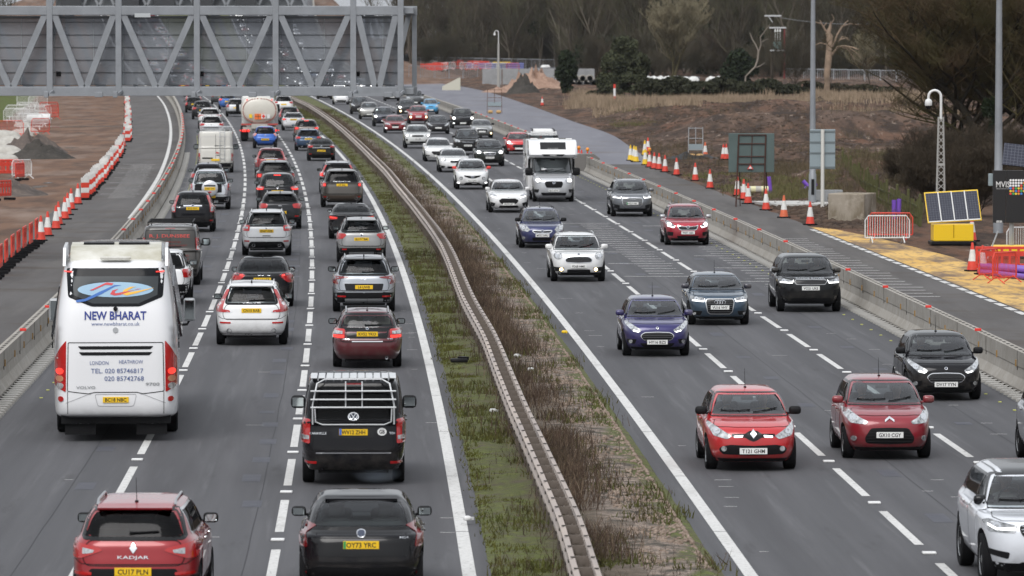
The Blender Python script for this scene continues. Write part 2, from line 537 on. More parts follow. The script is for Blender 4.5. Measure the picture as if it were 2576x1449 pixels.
PAINT = {}
def paint(col, metal=0.0, rough=0.32):
 k = (col, metal, rough)
 if k in PAINT: return PAINT[k]
 m = bpy.data.materials.new('car_paint')
 m.use_nodes = True
 t = m.node_tree
 b = t.nodes['Principled BSDF']
 tc = t.nodes.new('ShaderNodeTexCoord').outputs['Object']
 sep = t.nodes.new('ShaderNodeSeparateXYZ')
 t.links.new(tc, sep.inputs[0])
 # road dirt thrown up on the lower body
 mr = t.nodes.new('ShaderNodeMapRange')
 mr.inputs[1].default_value = 0.75
 mr.inputs[2].default_value = 0.2
 t.links.new(sep.outputs[2], mr.inputs[0])
 f = nz(t, tc, 5, lo=.3, hi=.75)
 mu = t.nodes.new('ShaderNodeMath')
 mu.operation = 'MULTIPLY'
 t.links.new(mr.outputs[0], mu.inputs[0])
 t.links.new(f, mu.inputs[1])
 mu2 = t.nodes.new('ShaderNodeMath')
 mu2.operation = 'MULTIPLY'
 mu2.inputs[1].default_value = .6
 t.links.new(mu.outputs[0], mu2.inputs[0])
 c = mixn(t, col, (0.13, 0.115, 0.10), mu2.outputs[0])
 t.links.new(c, b.inputs['Base Color'])
 b.inputs['Metallic'].default_value = metal
 b.inputs['Roughness'].default_value = rough
 dark = max(col) < .03
 b.inputs['Coat Weight'].default_value = 1.0
 b.inputs['Coat IOR'].default_value = 1.32 if dark else 1.42
 b.inputs['Specular IOR Level'].default_value = .0 if dark else .3
 b.inputs['Coat Roughness'].default_value = 0.04
 PAINT[k] = m
 return m

# ------------------------------------------------------------------ road lines: X as a function of Y (metres), fitted to both carriageways
def poly3(c):
 return lambda Y: ((c[0] * Y + c[1]) * Y + c[2]) * Y + c[3]
def dpoly(fn, Y):
 return (fn(Y + 1) - fn(Y - 1)) / 2
_L23 = poly3((1.8e-8, -6.3069e-5, -0.01574456, -1.99427983))
_L12 = poly3((3.5e-8, -8.03380e-5, -0.01175137, -5.22295103))
L23 = _L23
L12 = lambda Y: _L12(Y) if Y < 600 else _L23(Y) - (_L23(600) - _L12(600))
LE = lambda Y: L23(Y) + 3.02 + 0.0011 * (min(Y, 420) - 80)
RE = poly3((1.7e-8, -5.07710e-5, -0.01955675, 5.54385007))
RB = poly3((1.9e-8, -4.81360e-5, -0.02103172, 11.5871639))
RA = lambda Y: RE(Y) + (RB(Y) - RE(Y)) * 0.517
LB = lambda Y: L12(Y) - 4.05 - 0.0012 * max(0, Y - 250)      # left concrete barrier
RBAR = lambda Y: RB(Y) + 3.5 + 0.004 * max(0, Y - 300)       # right concrete barrier
LW = lambda Y: L12(Y) - 4.9 - 0.0022 * max(0, Y - 300)       # old edge line on the left
LC = lambda Y: L12(Y) - 8.1 - 0.003 * max(0, Y - 250)        # line of cones on the left

def yrange(a, b, step=4.0):
 n = max(2, int((b - a) / step) + 1)
 return [a + (b - a) * i / (n - 1) for i in range(n)]

def hz(Y):      # the motorway climbs away beyond the gantry
 return 3.9e-5 * max(0.0, Y - 760) ** 2

def ribbon(mb, fl, fr, ys, z=0.0, nx=1, rise=True):
 vs, fs = [], []
 for Y in ys:
  a, b = fl(Y), fr(Y)
  for k in range(nx + 1): vs.append((a + (b - a) * k / nx, Y, z + (hz(Y) if rise else 0)))
 for i in range(len(ys) - 1):
  for k in range(nx):
   o = i * (nx + 1) + k
   fs.append((o, o + 1, o + nx + 2, o + nx + 1))
 mb.add(vs, fs)

def flat_poly(mb, pts, z):
 mb.add([(p[0], p[1], z) for p in pts], [tuple(range(len(pts)))])

# ================================================================== SETTING
def pchip(pts):
 """smooth X(Y) through points (Y, X)"""
 pts = sorted(pts)
 xs = np.array([p[0] for p in pts], float)
 ys = np.array([p[1] for p in pts], float)
 h = np.diff(xs)
 d = np.diff(ys) / h
 m = np.zeros(len(xs))
 m[0], m[-1] = d[0], d[-1]
 for i in range(1, len(xs) - 1):
  if d[i - 1] * d[i] > 0:
   w1, w2 = 2 * h[i] + h[i - 1], h[i] + 2 * h[i - 1]
   m[i] = (w1 + w2) / (w1 / d[i - 1] + w2 / d[i])
 def f(x):
  if x <= xs[0]: return float(ys[0] + (x - xs[0]) * m[0])
  if x >= xs[-1]: return float(ys[-1] + (x - xs[-1]) * m[-1])
  i = int(np.searchsorted(xs, x)) - 1
  t = (x - xs[i]) / h[i]
  return float((2 * t**3 - 3 * t**2 + 1) * ys[i] + (t**3 - 2 * t**2 + t) * h[i] * m[i] + (-2 * t**3 + 3 * t**2) * ys[i + 1] + (t**3 - t**2) * h[i] * m[i + 1])
 return f

FAR = 1420
# --- ground sheet reaching the horizon
mb = MB()
mb.add([(-2500, -100, -.04), (2500, -100, -.04), (2500, 5500, -.04), (-2500, 5500, -.04)], [(0, 1, 2, 3)])
tag(mb.obj('ground', M_DIRT), kind='structure')

# --- carriageways
ys = yrange(55, FAR, 5)
def lane_road(name, fl, fr, ref):
 mb = MB(); ribbon(mb, fl, fr, yrange(55, FAR, 1.5), 0, 6)
 o = mb.obj(name, M_ASPH)
 a = o.data.attributes.new('cross', 'FLOAT', 'POINT')
 a.data.foreach_set('value', np.array([v[0] - ref(v[1]) for v in mb.v], dtype=np.float32))
 tag(o, kind='structure')
lane_road('road', lambda Y: LB(Y) - .1, lambda Y: LE(Y) + .34 + .07 * noise.noise((0, Y * .5, 3)), L23)
lane_road('opposite_road', lambda Y: RE(Y) - .42 + .07 * noise.noise((9, Y * .5, 3)), lambda Y: RBAR(Y) + .1, RA)
mb = MB(); ribbon(mb, lambda Y: LC(Y) - .6 + .35 * noise.noise((4, Y * .2, 3)) - max(0, 190 - Y) * .35, lambda Y: LB(Y), ys)
tag(mb.obj('closed_lane', M_ASPH_OLD), kind='structure')
mb = MB(); ribbon(mb, lambda Y: RBAR(Y), lambda Y: min(RB(Y) + 8.0 + .15 * noise.noise((5, Y * .3, 1)), 1e9), yrange(55, 330, 2), 0.0)
tag(mb.obj('hard_shoulder', M_ASPH_OLD), kind='structure')
# newly laid strip on the right, further away
edge_r = pchip([(p.y, p.x) for p in (gp(1711, 445), gp(1640, 405), gp(1592, 374), gp(1550, 345), gp(1440, 305), gp(1340, 268), gp(1200, 225), gp(1090, 208), gp(1043, 203))])
mb = MB(); ribbon(mb, lambda Y: RBAR(Y), edge_r, yrange(330, 860, 4), .004, 2, False)
tag(mb.obj('new_road_strip', M_ASPH_BLUE), kind='structure')

# --- painted markings
mb = MB()
def dashes(fn, y0, mod=9.0, mark=6.0, w_=.15, to=FAR):
 k = math.floor((60 - y0) / mod)
 while y0 + k * mod < to:
  c = y0 + k * mod
  a, b = c - mark / 2, c + mark / 2
  ribbon(mb, lambda Y: fn(Y) - w_ / 2, lambda Y: fn(Y) + w_ / 2, yrange(a, b, 2), .004)
  k += 1
dashes(L23, 90.9); dashes(L12, 98.1); dashes(RA, 88.7); dashes(RB, 106.4)
def solid(fn, w_, a=55, b=FAR, joint=0):
 Y = a
 while Y < b:
  e = min(b, Y + (11.0 if joint else 30))
  ribbon(mb, lambda q: fn(q) - w_ / 2, lambda q: fn(q) + w_ / 2, yrange(Y, e - (.07 if joint else 0), 3), .004)
  Y = e
solid(LE, .21, joint=1); solid(RE, .21, joint=1)
solid(LW, .22, 235, FAR)
solid(lambda Y: LB(Y) - .05 + 0 * Y, .2, 120, 300)
def teeth(fn, Y0, n, step, a, b, lng):
 for k in range(n):
  Y = Y0 - step * k
  L = lng if k % 5 == 0 else (b - a)
  x1 = fn(Y) + b + (.15 if k % 5 == 0 else 0)
  flat_poly(mb, [(x1 - L, Y - .085), (x1, Y - .085), (x1, Y + .085), (x1 - L, Y + .085)], .004)
teeth(RA, 229, 26, 1.976, 1.2, 2.4, 2.3)
teeth(lambda Y: RB(Y) + 1.0, 226, 30, 2.0, .7, 1.9, 2.1)
teeth(lambda Y: RB(Y) + 5.0, 212, 24, 2.0, .4, 1.5, 2.0)
teeth(lambda Y: LC(Y) + 1.2, 330, 34, 2.0, .2, 1.5, 2.0)
teeth(lambda Y: LB(Y) + .6, 310, 30, 2.0, .3, 1.3, 1.6)
teeth(lambda Y: L12(Y) + .6, 330, 30, 2.2, .2, 1.2, 1.5)
for k in range(46):     # short dashes edging the lay-by
 Y = 112 + k * 2.4
 ribbon(mb, lambda q: RB(q) + 7.62, lambda q: RB(q) + 7.84, [Y, Y + 1.2, Y + 1.75], .012)
for fn, o in ((RA, 1.75), (RB, 1.75), (L23, -1.6), (L12, -1.6), (RE, .55), (LE, -.55)):   # stray ticks and scuffs
 for k in range(26):
  Y = rnd.uniform(80, 330); x = fn(Y) + o * rnd.uniform(.6, 1.1); L = rnd.uniform(.15, .4)
  flat_poly(mb, [(x, Y), (x + L, Y), (x + L, Y + .05), (x, Y + .05)], .004)
tag(mb.obj('road_marking', M_WHITE), kind='structure')

mb = MB()      # tar patches and seams left from the old lane lines
for fn, o, p in ((L23, -.62, 93), (L12, -.75, 96), (RA, .85, 90), (RB, .95, 94), (L23, -.62, 97.5)):
 k = 0
 while p + 9 * k < 420:
  Y = p + 9 * k + rnd.uniform(-.6, .6); x = fn(Y) + o + rnd.uniform(-.08, .08); L = rnd.uniform(.7, 1.7); sl = dpoly(fn, Y)
  if rnd.random() < .85: flat_poly(mb, [(x - .17, Y), (x + .17, Y), (x + .17 + sl * L, Y + L), (x - .17 + sl * L, Y + L)], .003)
  k += 1
tag(mb.obj('tar_patch', M_TAR), kind='structure')
mb = MB()
for fn, o in ((L23, -.45), (RA, 1.15), (RB, 1.25), (L12, -.95)):
 ribbon(mb, lambda Y: fn(Y) + o - .009 + .025 * noise.noise((1, Y * .2, o)), lambda Y: fn(Y) + o + .009 + .025 * noise.noise((1, Y * .2, o)), yrange(60, 420, 1), .002)
tag(mb.obj('tar_seam', M_SEAM), kind='structure')

# cat's-eye studs: one body shared, each stud its own object
mb = MB(); mb.box((0, 0, .02), (.22, .20, .036), bev=.012); stud_me = mb.mesh('stud'); stud_me.materials.append(M_WPL)
n = 0
STUD_LBL = {0: 'small white road stud in a gap of the left dashed line under the queue', 1: 'small white road stud in a gap of the dashed line by the fast lane queue',
   2: 'small white road stud in the dashed line nearest the gravel reserve, oncoming side', 3: 'small white road stud in the dashed line nearest the right barrier, oncoming side'}
for li, (fn, y0) in enumerate(((L12, 98.1), (L23, 90.9), (RA, 88.7), (RB, 106.4))):
 for k in range(-1, 18):
  Y = y0 + 4.5 + 9 * k
  if Y < 78: continue
  o = ob('road_stud', stud_me, None, None, (fn(Y), Y, 0.0))
  tag(o, STUD_LBL[li], 'road stud', 'studs along one dashed line %d' % (li + 1))
mb = MB()
for Y in yrange(90, 330, 2.6): mb.box((RBAR(Y) - 1.05, Y, .012), (.07, .10, .02))
for Y in yrange(120, 420, 2.6): mb.box((LB(Y) + 1.15, Y, .012), (.07, .10, .02))
tag(mb.obj('temporary_stud', mat('lime_stud', (.45, .46, .12), .5)), 'row of tiny lime green temporary studs along the barrier foot', 'road studs', kind='stuff')

# --- central reserve: moss, gravel, moss
RAILPTS = [(1473, 1435), (1437, 1320), (1385, 1200), (1331, 1081), (1298, 1009), (1261, 918), (1235, 853), (1181, 755), (1122, 620), (1055, 525.6), (1004, 464.6), (977, 431), (944.5, 398.7), (904, 359.6), (854, 315.6), (814, 286), (772, 260.5), (733, 243.6)]
_rw = [gp(x, y, .72) for x, y in RAILPTS]
_rf = pchip([(p.y, p.x) for p in _rw])
RAIL = lambda Y: _rf(Y) if Y < 590 else _rf(590) + (LE(Y) + RE(Y)) / 2 - (LE(590) + RE(590)) / 2
mb = MB()
gys = yrange(55, FAR, 1.2)
NX = 26
vs, fs, cr = [], [], []
for i, Y in enumerate(gys):
 a, b = LE(Y) + .28, RE(Y) - .36
 for k in range(NX + 1):
  x = a + (b - a) * k / NX
  hh = .01 + (.05 + .09 * noise.fractal((x * .9, Y * .5, 0), 1, 2, 3)) * min(1, k / 3, (NX - k) / 3) if Y < 500 else 0.01
  vs.append((x, Y, hz(Y) + (max(hh, -.02) if 0 < k < NX else -.02))); cr.append(x - RAIL(Y))
for i in range(len(gys) - 1):
 for k in range(NX):
  o = i * (NX + 1) + k
  fs.append((o, o + 1, o + NX + 2, o + NX + 1))
me = np_mesh('central_reserve', vs, fs, None, True)
at_ = me.attributes.new('cross', 'FLOAT', 'POINT')
at_.data.foreach_set('value', np.array(cr, dtype=np.float32))
m = bpy.data.materials.new('moss_and_gravel'); m.use_nodes = True
t = m.node_tree; b = t.nodes['Principled BSDF']
tc = t.nodes.new('ShaderNodeTexCoord').outputs['Object']
an = t.nodes.new('ShaderNodeAttribute'); an.attribute_name = 'cross'
nn = t.nodes.new('ShaderNodeTexNoise'); nn.inputs['Scale'].default_value = .9; nn.inputs['Detail'].default_value = 5
t.links.new(tc, nn.inputs['Vector'])
ad = t.nodes.new('ShaderNodeMath'); ad.operation = 'MULTIPLY_ADD'; ad.inputs[1].default_value = 1.6
t.links.new(nn.outputs['Fac'], ad.inputs[0]); t.links.new(an.outputs['Fac'], ad.inputs[2])
rp = t.nodes.new('ShaderNodeValToRGB')
mr = t.nodes.new('ShaderNodeMapRange'); mr.inputs[1].default_value = -2.2; mr.inputs[2].default_value = 4.4
t.links.new(ad.outputs[0], mr.inputs[0]); t.links.new(mr.outputs[0], rp.inputs['Fac'])
el = rp.color_ramp.elements
el[0].position = 0.0; el[0].color = (1, 0, 0, 1)
el[1].position = .395; el[1].color = (1, 0, 0, 1)
for p_, c_ in ((.47, (.25, .0, 1, 1)), (.58, (0, .2, 0, 1)), (.61, (0, 1, 0, 1)), (.715, (0, 1, 0, 1)), (.75, (1, 0, 0, 1))):
 e = el.new(p_); e.color = c_
sp = t.nodes.new('ShaderNodeSeparateColor'); t.links.new(rp.outputs['Color'], sp.inputs[0])
moss = mixn(t, (.070, .060, .032), (.088, .112, .015), nz(t, tc, 2.2, lo=.34, hi=.68))
moss = mixn(t, moss, (.16, .185, .024), nz(t, tc, 7, lo=.50, hi=.80))
moss = mixn(t, moss, (.085, .065, .046), nz(t, tc, 1.1, lo=.56, hi=.66))
moss = mixn(t, moss, (.12, .10, .085), nz(t, tc, 14, lo=.62, hi=.72))
vor = t.nodes.new('ShaderNodeTexVoronoi'); vor.inputs['Scale'].default_value = 13
t.links.new(tc, vor.inputs['Vector'])
vsep = t.nodes.new('ShaderNodeSeparateColor'); t.links.new(vor.outputs['Color'], vsep.inputs[0])
grv = mixn(t, (.085, .066, .052), (.30, .235, .19), vsep.outputs[0])
grv = mixn(t, grv, (.05, .042, .03), nz(t, tc, 2, lo=.46, hi=.60))
brn = mixn(t, (.085, .062, .045), (.15, .115, .085), nz(t, tc, 6, lo=.4, hi=.65))
c = mixn(t, brn, moss, sp.outputs[0]); c = mixn(t, c, grv, sp.outputs[1])
t.links.new(c, b.inputs['Base Color']); b.inputs['Roughness'].default_value = .95
bp = t.nodes.new('ShaderNodeBump'); bp.inputs['Strength'].default_value = .9; bp.inputs['Distance'].default_value = .05
hm = mixn(t, nz(t, tc, 9, lo=.3, hi=.7), vor.outputs['Distance'], sp.outputs[1])
t.links.new(hm, bp.inputs['Height']); t.links.new(bp.outputs['Normal'], b.inputs['Normal'])
me.materials.append(m)
o = bpy.data.objects.new('verge', me); link(o); tag(o, kind='structure')

# weeds and grass of the reserve
def blades(name, pts, mat_, hmin, hmax, w_, lean, label, cat, seed=1, per=1, spread=.0, branch=0):
 r = np.random.RandomState(seed)
 P = np.repeat(np.array(pts, dtype=float), per, axis=0)
 n = len(P)
 P[:, :2] += r.normal(0, 1, (n, 2)) * spread
 H = r.uniform(hmin, hmax, n)
 a = r.uniform(0, 2 * np.pi, n)
 dx, dy = np.cos(a) * w_ / 2, np.sin(a) * w_ / 2
 la = r.uniform(0, 2 * np.pi, n); lm = np.abs(r.normal(0, lean, n)) * H
 V = np.empty((n, 3, 3))
 V[:, 0] = P + np.stack([dx, dy, 0 * dx], 1)
 V[:, 1] = P - np.stack([dx, dy, 0 * dx], 1)
 V[:, 2] = P + np.stack([np.cos(la) * lm, np.sin(la) * lm, H], 1)
 VV = [V]
 for k in range(branch):      # side stems
  q = r.uniform(.3, .8, n)[:, None]
  B = P * (1 - q) + V[:, 2] * q
  la2 = r.uniform(0, 2 * np.pi, n); l2 = H * r.uniform(.15, .4, n)
  W = np.empty((n, 3, 3))
  W[:, 0] = B + np.stack([dx, dy, 0 * dx], 1) * .7
  W[:, 1] = B - np.stack([dx, dy, 0 * dx], 1) * .7
  W[:, 2] = B + np.stack([np.cos(la2) * l2 * .6, np.sin(la2) * l2 * .6, l2], 1)
  VV.append(W)
 V = np.concatenate(VV).reshape(-1, 3)
 F = np.arange(len(V)).reshape(-1, 3)
 me = np_mesh(name, V, F, mat_)
 o = bpy.data.objects.new(name, me); link(o)
 return tag(o, label, cat, kind='stuff')

rs = random.Random(3)
pts_b, pts_g, pts_m, pts_t = [], [], [], []
Y = 74.0
while Y < 560:
 dens = 34 if Y < 200 else 14
 for k in range(dens):
  y = Y + rs.random()
  c = rs.gauss(.62, .36)
  lo, hi = LE(y) + .4 - RAIL(y), RE(y) - .5 - RAIL(y)
  f = noise.noise((y * .22, 5, c * .6)) + .55 * noise.noise((y * .9, c, 2))
  if lo < c < hi and f > -.16: (pts_b if rs.random() < .72 else pts_t).append((RAIL(y) + c, y, .03))
  c2 = rs.uniform(lo, hi)
  f2 = noise.noise((y * .35, c2 * .7, 9))
  if f2 > .06: pts_b.append((RAIL(y) + c2, y, .02)) if rs.random() < .14 else pts_g.append((RAIL(y) + c2, y, .02))
  c3 = rs.uniform(lo, -.35)
  if noise.noise((y * .5, c3, 1)) > -.1: pts_m.append((RAIL(y) + c3, y, .02))
 Y += 1
blades('dead_weeds', pts_b, M_WEED, .12, .50, .016, .40, 'brown dead weed stems along the guardrail in the central reserve', 'weeds', 1, 5, .14, 2)
blades('tan_weeds', pts_t, mat('tan_stems', (.22, .165, .115), .95, noise_=(.5, .4, (.13, .095, .065))), .15, .5, .016, .35, 'pale tan dead grasses mixed among the brown weeds of the reserve', 'weeds', 15, 5, .16, 1)
blades('green_weeds', pts_g, M_WEED_G, .05, .22, .035, .5, 'low green weeds scattered over the central reserve', 'weeds', 2, 7, .12, 1)
blades('moss_tufts', pts_m, mat('moss_tuft', (.105, .115, .02), .9, noise_=(1, .5, (.075, .065, .025))), .02, .08, .03, .6, 'short mossy grass between the left road edge and the guardrail', 'moss', 5, 8, .1)

# loose stones on the gravel band
r = np.random.RandomState(4)
n = 9000
Ys = 74 + 190 * r.power(.62, n)
cr_ = r.uniform(1.15, 2.35, n)
ico_v = np.array([(0, 0, 1), (.9, 0, .45), (.28, .85, .45), (-.72, .53, .45), (-.72, -.53, .45), (.28, -.85, .45), (.72, .53, -.3), (-.28, .85, -.3), (-.9, 0, -.3), (-.28, -.85, -.3), (.72, -.53, -.3)])
ico_f = np.array([(0, 1, 2), (0, 2, 3), (0, 3, 4), (0, 4, 5), (0, 5, 1), (1, 6, 2), (2, 6, 7), (2, 7, 3), (3, 7, 8), (3, 8, 4), (4, 8, 9), (4, 9, 5), (5, 9, 10), (5, 10, 1), (1, 10, 6)])
S = r.uniform(.018, .05, (n, 1, 3)) * np.array([1, 1, .7])
C = np.array([(min(RAIL(y) + c, RE(y) - .6), y, .05 + .04 * noise.noise((y, c, 0))) for y, c in zip(Ys, cr_)])
V = (ico_v[None] * S + C[:, None]).reshape(-1, 3)
F = (ico_f[None] + (np.arange(n) * len(ico_v))[:, None, None]).reshape(-1, 3)
me = np_mesh('gravel', V, F, mat('pale_stones', (.34, .27, .22), .85, noise_=(9, .6, (.15, .11, .085))))
o = bpy.data.objects.new('gravel', me); link(o); tag(o, 'loose pinkish gravel stones right of the guardrail', 'gravel', kind='stuff')

# --- double sided steel guardrail
def wbeam(mb, fn, ys, side, zc):
 prof = [(.0, -.155), (.07, -.13), (.07, -.075), (.015, -.03), (.015, .03), (.07, .075), (.07, .13), (.0, .155)]
 prof2 = [(-.012 + p[0], p[1]) for p in prof[::-1]]
 P = prof + prof2
 vs, fs = [], []
 for Y in ys:
  x = fn(Y); s_ = dpoly(fn, Y); ln = math.hypot(1, s_)
  zz = zc + hz(Y) + .015 * noise.noise((Y * .12, side * 7, 0))
  for d, z in P:
   vs.append((x + side * d / ln, Y - side * d * s_ / ln, zz + z))
 n = len(P)
 for i in range(len(ys) - 1):
  for k in range(n):
   l = (k + 1) % n
   fs.append((i * n + k, i * n + l, (i + 1) * n + l, (i + 1) * n + k))
 mb.add(vs, fs)
g = empty('guardrail', (0, 0, 0))
tag(g, 'long weathered double sided steel guardrail along the central reserve', 'guardrail')
rys = yrange(50, 760, 1.6) + yrange(764, 1400, 6)
for s_ in (-1, 1):
 mb = MB(); wbeam(mb, lambda Y: RAIL(Y) + s_ * .125, rys, s_, .62)
 mb.obj('rail', M_RAIL, g, smooth=40)
mb = MB()      # bolt heads read as dark dots on both faces
for Y in yrange(71, 240, 1.6):
 for s_ in (-1, 1):
  for dz in (-.1, .1):
   mb.box((RAIL(Y) + s_ * .205, Y, .62 + dz), (.02, .07, .035)); mb.box((RAIL(Y) + s_ * .205, Y + .16, .62 + dz), (.02, .05, .03))
  mb.box((RAIL(Y) + s_ * .145, Y, .783), (.06, .09, .012))
tag(mb.obj('bolt', mat('dark_bolt', (.05, .045, .04), .6), g), kind='stuff')
def post_geo(mb, x, y):
 mb.box((x - .09, y, .34), (.05, .12, .72)); mb.box((x + .09, y, .34), (.05, .12, .72))
 mb.box((x, y, .68), (.20, .03, .12))
mb = MB(); post_geo(mb, 0, 0); pme = mb.mesh('post')
for k in range(98):
 Y = 71.6 + 1.6 * k
 o = ob('post', pme, M_RAIL_POST, g, (RAIL(Y), Y, 0))
mb = MB()
for k in list(range(-13, 0)) + list(range(98, 430)):
 Y = 71.6 + 1.6 * k
 if Y < 760: post_geo(mb, RAIL(Y), Y)
tag(mb.obj('post', M_RAIL_POST, g), kind='stuff')

# --- concrete barriers
def conc_barrier(name, fn, ya, yb, label, face, hh=.9):
 g = empty(name, (0, 0, 0)); tag(g, label, 'barrier')
 prof = [(-.25, 0), (-.25, .09), (-.13, .30), (-.10, .52), (-.115, .55), (-.115, hh), (.115, hh), (.115, .55), (.10, .52), (.13, .30), (.25, .09), (.25, 0)]
 ysq = yrange(ya, yb, 3)
 vs, fs = [], []
 for Y in ysq:
  for d, z in prof: vs.append((fn(Y) + d, Y, z + hz(Y)))
 n = len(prof)
 for i in range(len(ysq) - 1):
  for k in range(n - 1): fs.append((i * n + k, i * n + k + 1, (i + 1) * n + k + 1, (i + 1) * n + k))
 fs.append(tuple(range(n))); fs.append(tuple(range((len(ysq) - 1) * n, len(ysq) * n)))
 mb = MB(); mb.add(vs, fs); mb.obj('wall', M_CONC, g)
 mb = MB()          # dark slots along the top, joints
 Y = ya + .4
 while Y < min(yb, 330):
  mb.box((fn(Y), Y, hh), (.07, .38, .012)); Y += .75
 Y = ya + 3
 while Y < yb:
  mb.box((fn(Y), Y, hh * .75 + hz(Y)), (.245, .025, hh * .5)); Y += 6
 tag(mb.obj('slot', mat('dark_slot', (.07, .065, .06), .9), g), kind='stuff')
 mb = MB(); mb.box((0, 0, 0), (.16, .05, .07), bev=.01); rme = mb.mesh('reflector')
 Y = ya + 5
 while Y < min(yb, 480):
  ob('reflector', rme, M_RED, g, (fn(Y) + face * .07, Y, hh + .035)); Y += 11.0
 mb = MB(); mb.box((0, 0, 0), (.03, .05, .16)); kme = mb.mesh('peg')
 Y = ya + 2; q = 0
 while Y < min(yb, 300) and q < 90:
  ob('peg', kme, mat('rusty_peg', (.32, .20, .08), .8), g, (fn(Y) + face * .128, Y, .60)); Y += 3.6; q += 1
 mb = MB()          # row of anchor plates along the road-side foot
 Y = ya
 while Y < min(yb, 360):
  mb.box((fn(Y) + face * .45, Y, .03), (.34, .44, .06), rz=.25 * face); Y += .72
 tag(mb.obj('foot', mat('pale_foot', (.34, .33, .31), .8), g), kind='stuff')
 mb = MB(); ribbon(mb, lambda Y: fn(Y) + face * .25 - .0, lambda Y: fn(Y) + face * .68, yrange(ya, min(yb, 360), 3), .006)
 mb.obj('gutter', mat('wet_gutter', (.05, .048, .046), .5), g)
 return g
conc_barrier('concrete_barrier', LB, 60, 1400, 'long concrete barrier between the coach lane and the closed left lane', 1)
conc_barrier('concrete_barrier', RBAR, 60, 312, 'near concrete barrier on the right beside the hard shoulder', -1)
conc_barrier('concrete_barrier', RBAR, 352, 1400, 'far concrete barrier on the right, beyond the motorhome and gap', -1)
mb = MB(); p = gp(1489, 433)
mb.prism([(-.8, 0), (.8, 0), (.8, .75), (.45, 1.0), (-.45, 1.0), (-.8, .75)], 'y', 0, 2.2)
mb.box((0, -.02, .5), (.05, .04, .9))
tag(mb.obj('barrier_end', mat('end_plastic', (.17, .16, .15), .7), location=(RBAR(314) + .0, 314, 0), smooth=30), 'dark grey bulky end unit closing the near right concrete barrier', 'barrier end')

# --- lay-by with yellow surfacing
mb = MB()
lp = [gp(2032, 570), gp(2100, 577), gp(2205, 598), gp(2300, 622), gp(2400, 648), gp(2480, 680), gp(2576, 702), gp(2700, 720)]
low = [(RB(Y) + 7.95, Y) for Y in (140, 150, 165, 185, 205, 222)]
flat_poly(mb, [(p.x, p.y) for p in lp][::-1] + low[::-1][::-1][::1][::-1][::-1] if False else [(p.x, p.y) for p in lp] + [(RB(110) + 24, 130), (RB(110) + 8.0, 110)] + low, .008)
tag(mb.obj('layby', M_YELLOW_G), kind='structure')

# --- right hand earthworks
def edge_lo(Y): return (RB(Y) + 8.0) if Y < 300 else edge_r(min(Y, 850))
RIDGES = [(gp(1780, 300), 26, 14, .7), (gp(2050, 290), 34, 12, .7), (gp(2270, 300), 22, 16, 1.0), (gp(1640, 330), 14, 20, .6), (gp(2220, 350), 16, 18, 1.2), (gp(1950, 345), 20, 14, .7), (gp(2420, 330), 20, 20, 1.1), (gp(1560, 285), 14, 30, .6),
          (gp(1800, 470), 6, 6, .35), (gp(2230, 500), 7, 14, .9), (gp(2300, 470), 8, 14, 1.0)]
def terr(x, y):
 d = x - edge_lo(y)
 k = min(1, max(0, (d - 1.2) / 7.0)); k = k * k * (3 - 2 * k)
 k *= min(1, max(0, (y - 245) / 40)) * min(1, max(0, (1100 - y) / 200))
 hgt = .12 + .34 * noise.fractal((x * .045, y * .018, 1.3), .9, 2.1, 5) + .34 * noise.fractal((x * .3, y * .11, 7), 1, 2, 3)
 hgt += .12 * (1 - abs(noise.noise((x * .5, y * .12, 2))))
 for p, sx, sy, a in RIDGES: hgt += a * math.exp(-((x - p.x) / sx) ** 2 - ((y - p.y) / sy) ** 2)
 return hgt * k
vs, fs = [], []
tys = [150 + 4 * i for i in range(38)] + [302 + 1.7 * i for i in range(184)] + [614 + 7 * i for i in range(75)]
NT = 190
for Y in tys:
 e = edge_lo(Y)
 for k in range(NT + 1):
  u = k / NT
  x = e + .02 + (u * .35 + .65 * u * u) * (70 + .09 * Y)
  vs.append((x, Y, terr(x, Y) - (0.006 if k else .03)))
for i in range(len(tys) - 1):
 for k in range(NT):
  o = i * (NT + 1) + k
  fs.append((o, o + 1, o + NT + 2, o + NT + 1))
me = np_mesh('earthworks', vs, fs, M_DIRT, True)
o = bpy.data.objects.new('terrain', me); link(o); tag(o, kind='structure')

def scatter(poly_px, n, seed, f=None):
 """random terrain points inside a quad given in print pixels (y range, x range)"""
 r_ = random.Random(seed); out = []
 x0, x1, y0, y1 = poly_px
 iy0, iy1 = 1 / (y0 - YH), 1 / (y1 - YH)
 for _ in range(n):
  yy = YH + 1 / r_.uniform(min(iy0, iy1), max(iy0, iy1)); xx = r_.uniform(x0, x1)
  p = gp(xx, yy)
  if f and not f(p.x, p.y): continue
  if p.x < edge_lo(p.y) + .6: continue
  out.append((p.x, p.y, terr(p.x, p.y)))
 return out
nmask = lambda s_, thr: (lambda x, y: noise.noise((x * s_, y * s_ * .5, 3.3)) > thr)
blades('tan_grass', scatter((1440, 2340, 240, 286), 7500, 11, lambda x, y: noise.noise((x * .05, y * .025, 3.3)) + .7 * noise.noise((x * .25, y * .08, 1)) > -.12) + scatter((2100, 2420, 285, 330), 900, 12, nmask(.06, 0)) + scatter((1500, 1760, 275, 300), 500, 17), M_GRASST, .35, 1.0, .10, .28,
       'pale tan dry grass beyond the churned earth', 'grass', 8, 6, .5)
blades('green_grass', scatter((1690, 1880, 440, 500), 900, 13, nmask(.3, -.1)) + scatter((1930, 2110, 455, 505), 900, 14, nmask(.35, -.1)) + scatter((2060, 2320, 385, 450), 700, 15, nmask(.12, .05)) + scatter((1540, 1640, 290, 330), 250, 18, nmask(.1, .1)), M_GRASSG, .08, .32, .05, .4,
       'rough green grass around the sign posts and cones', 'grass', 9, 8, .25)
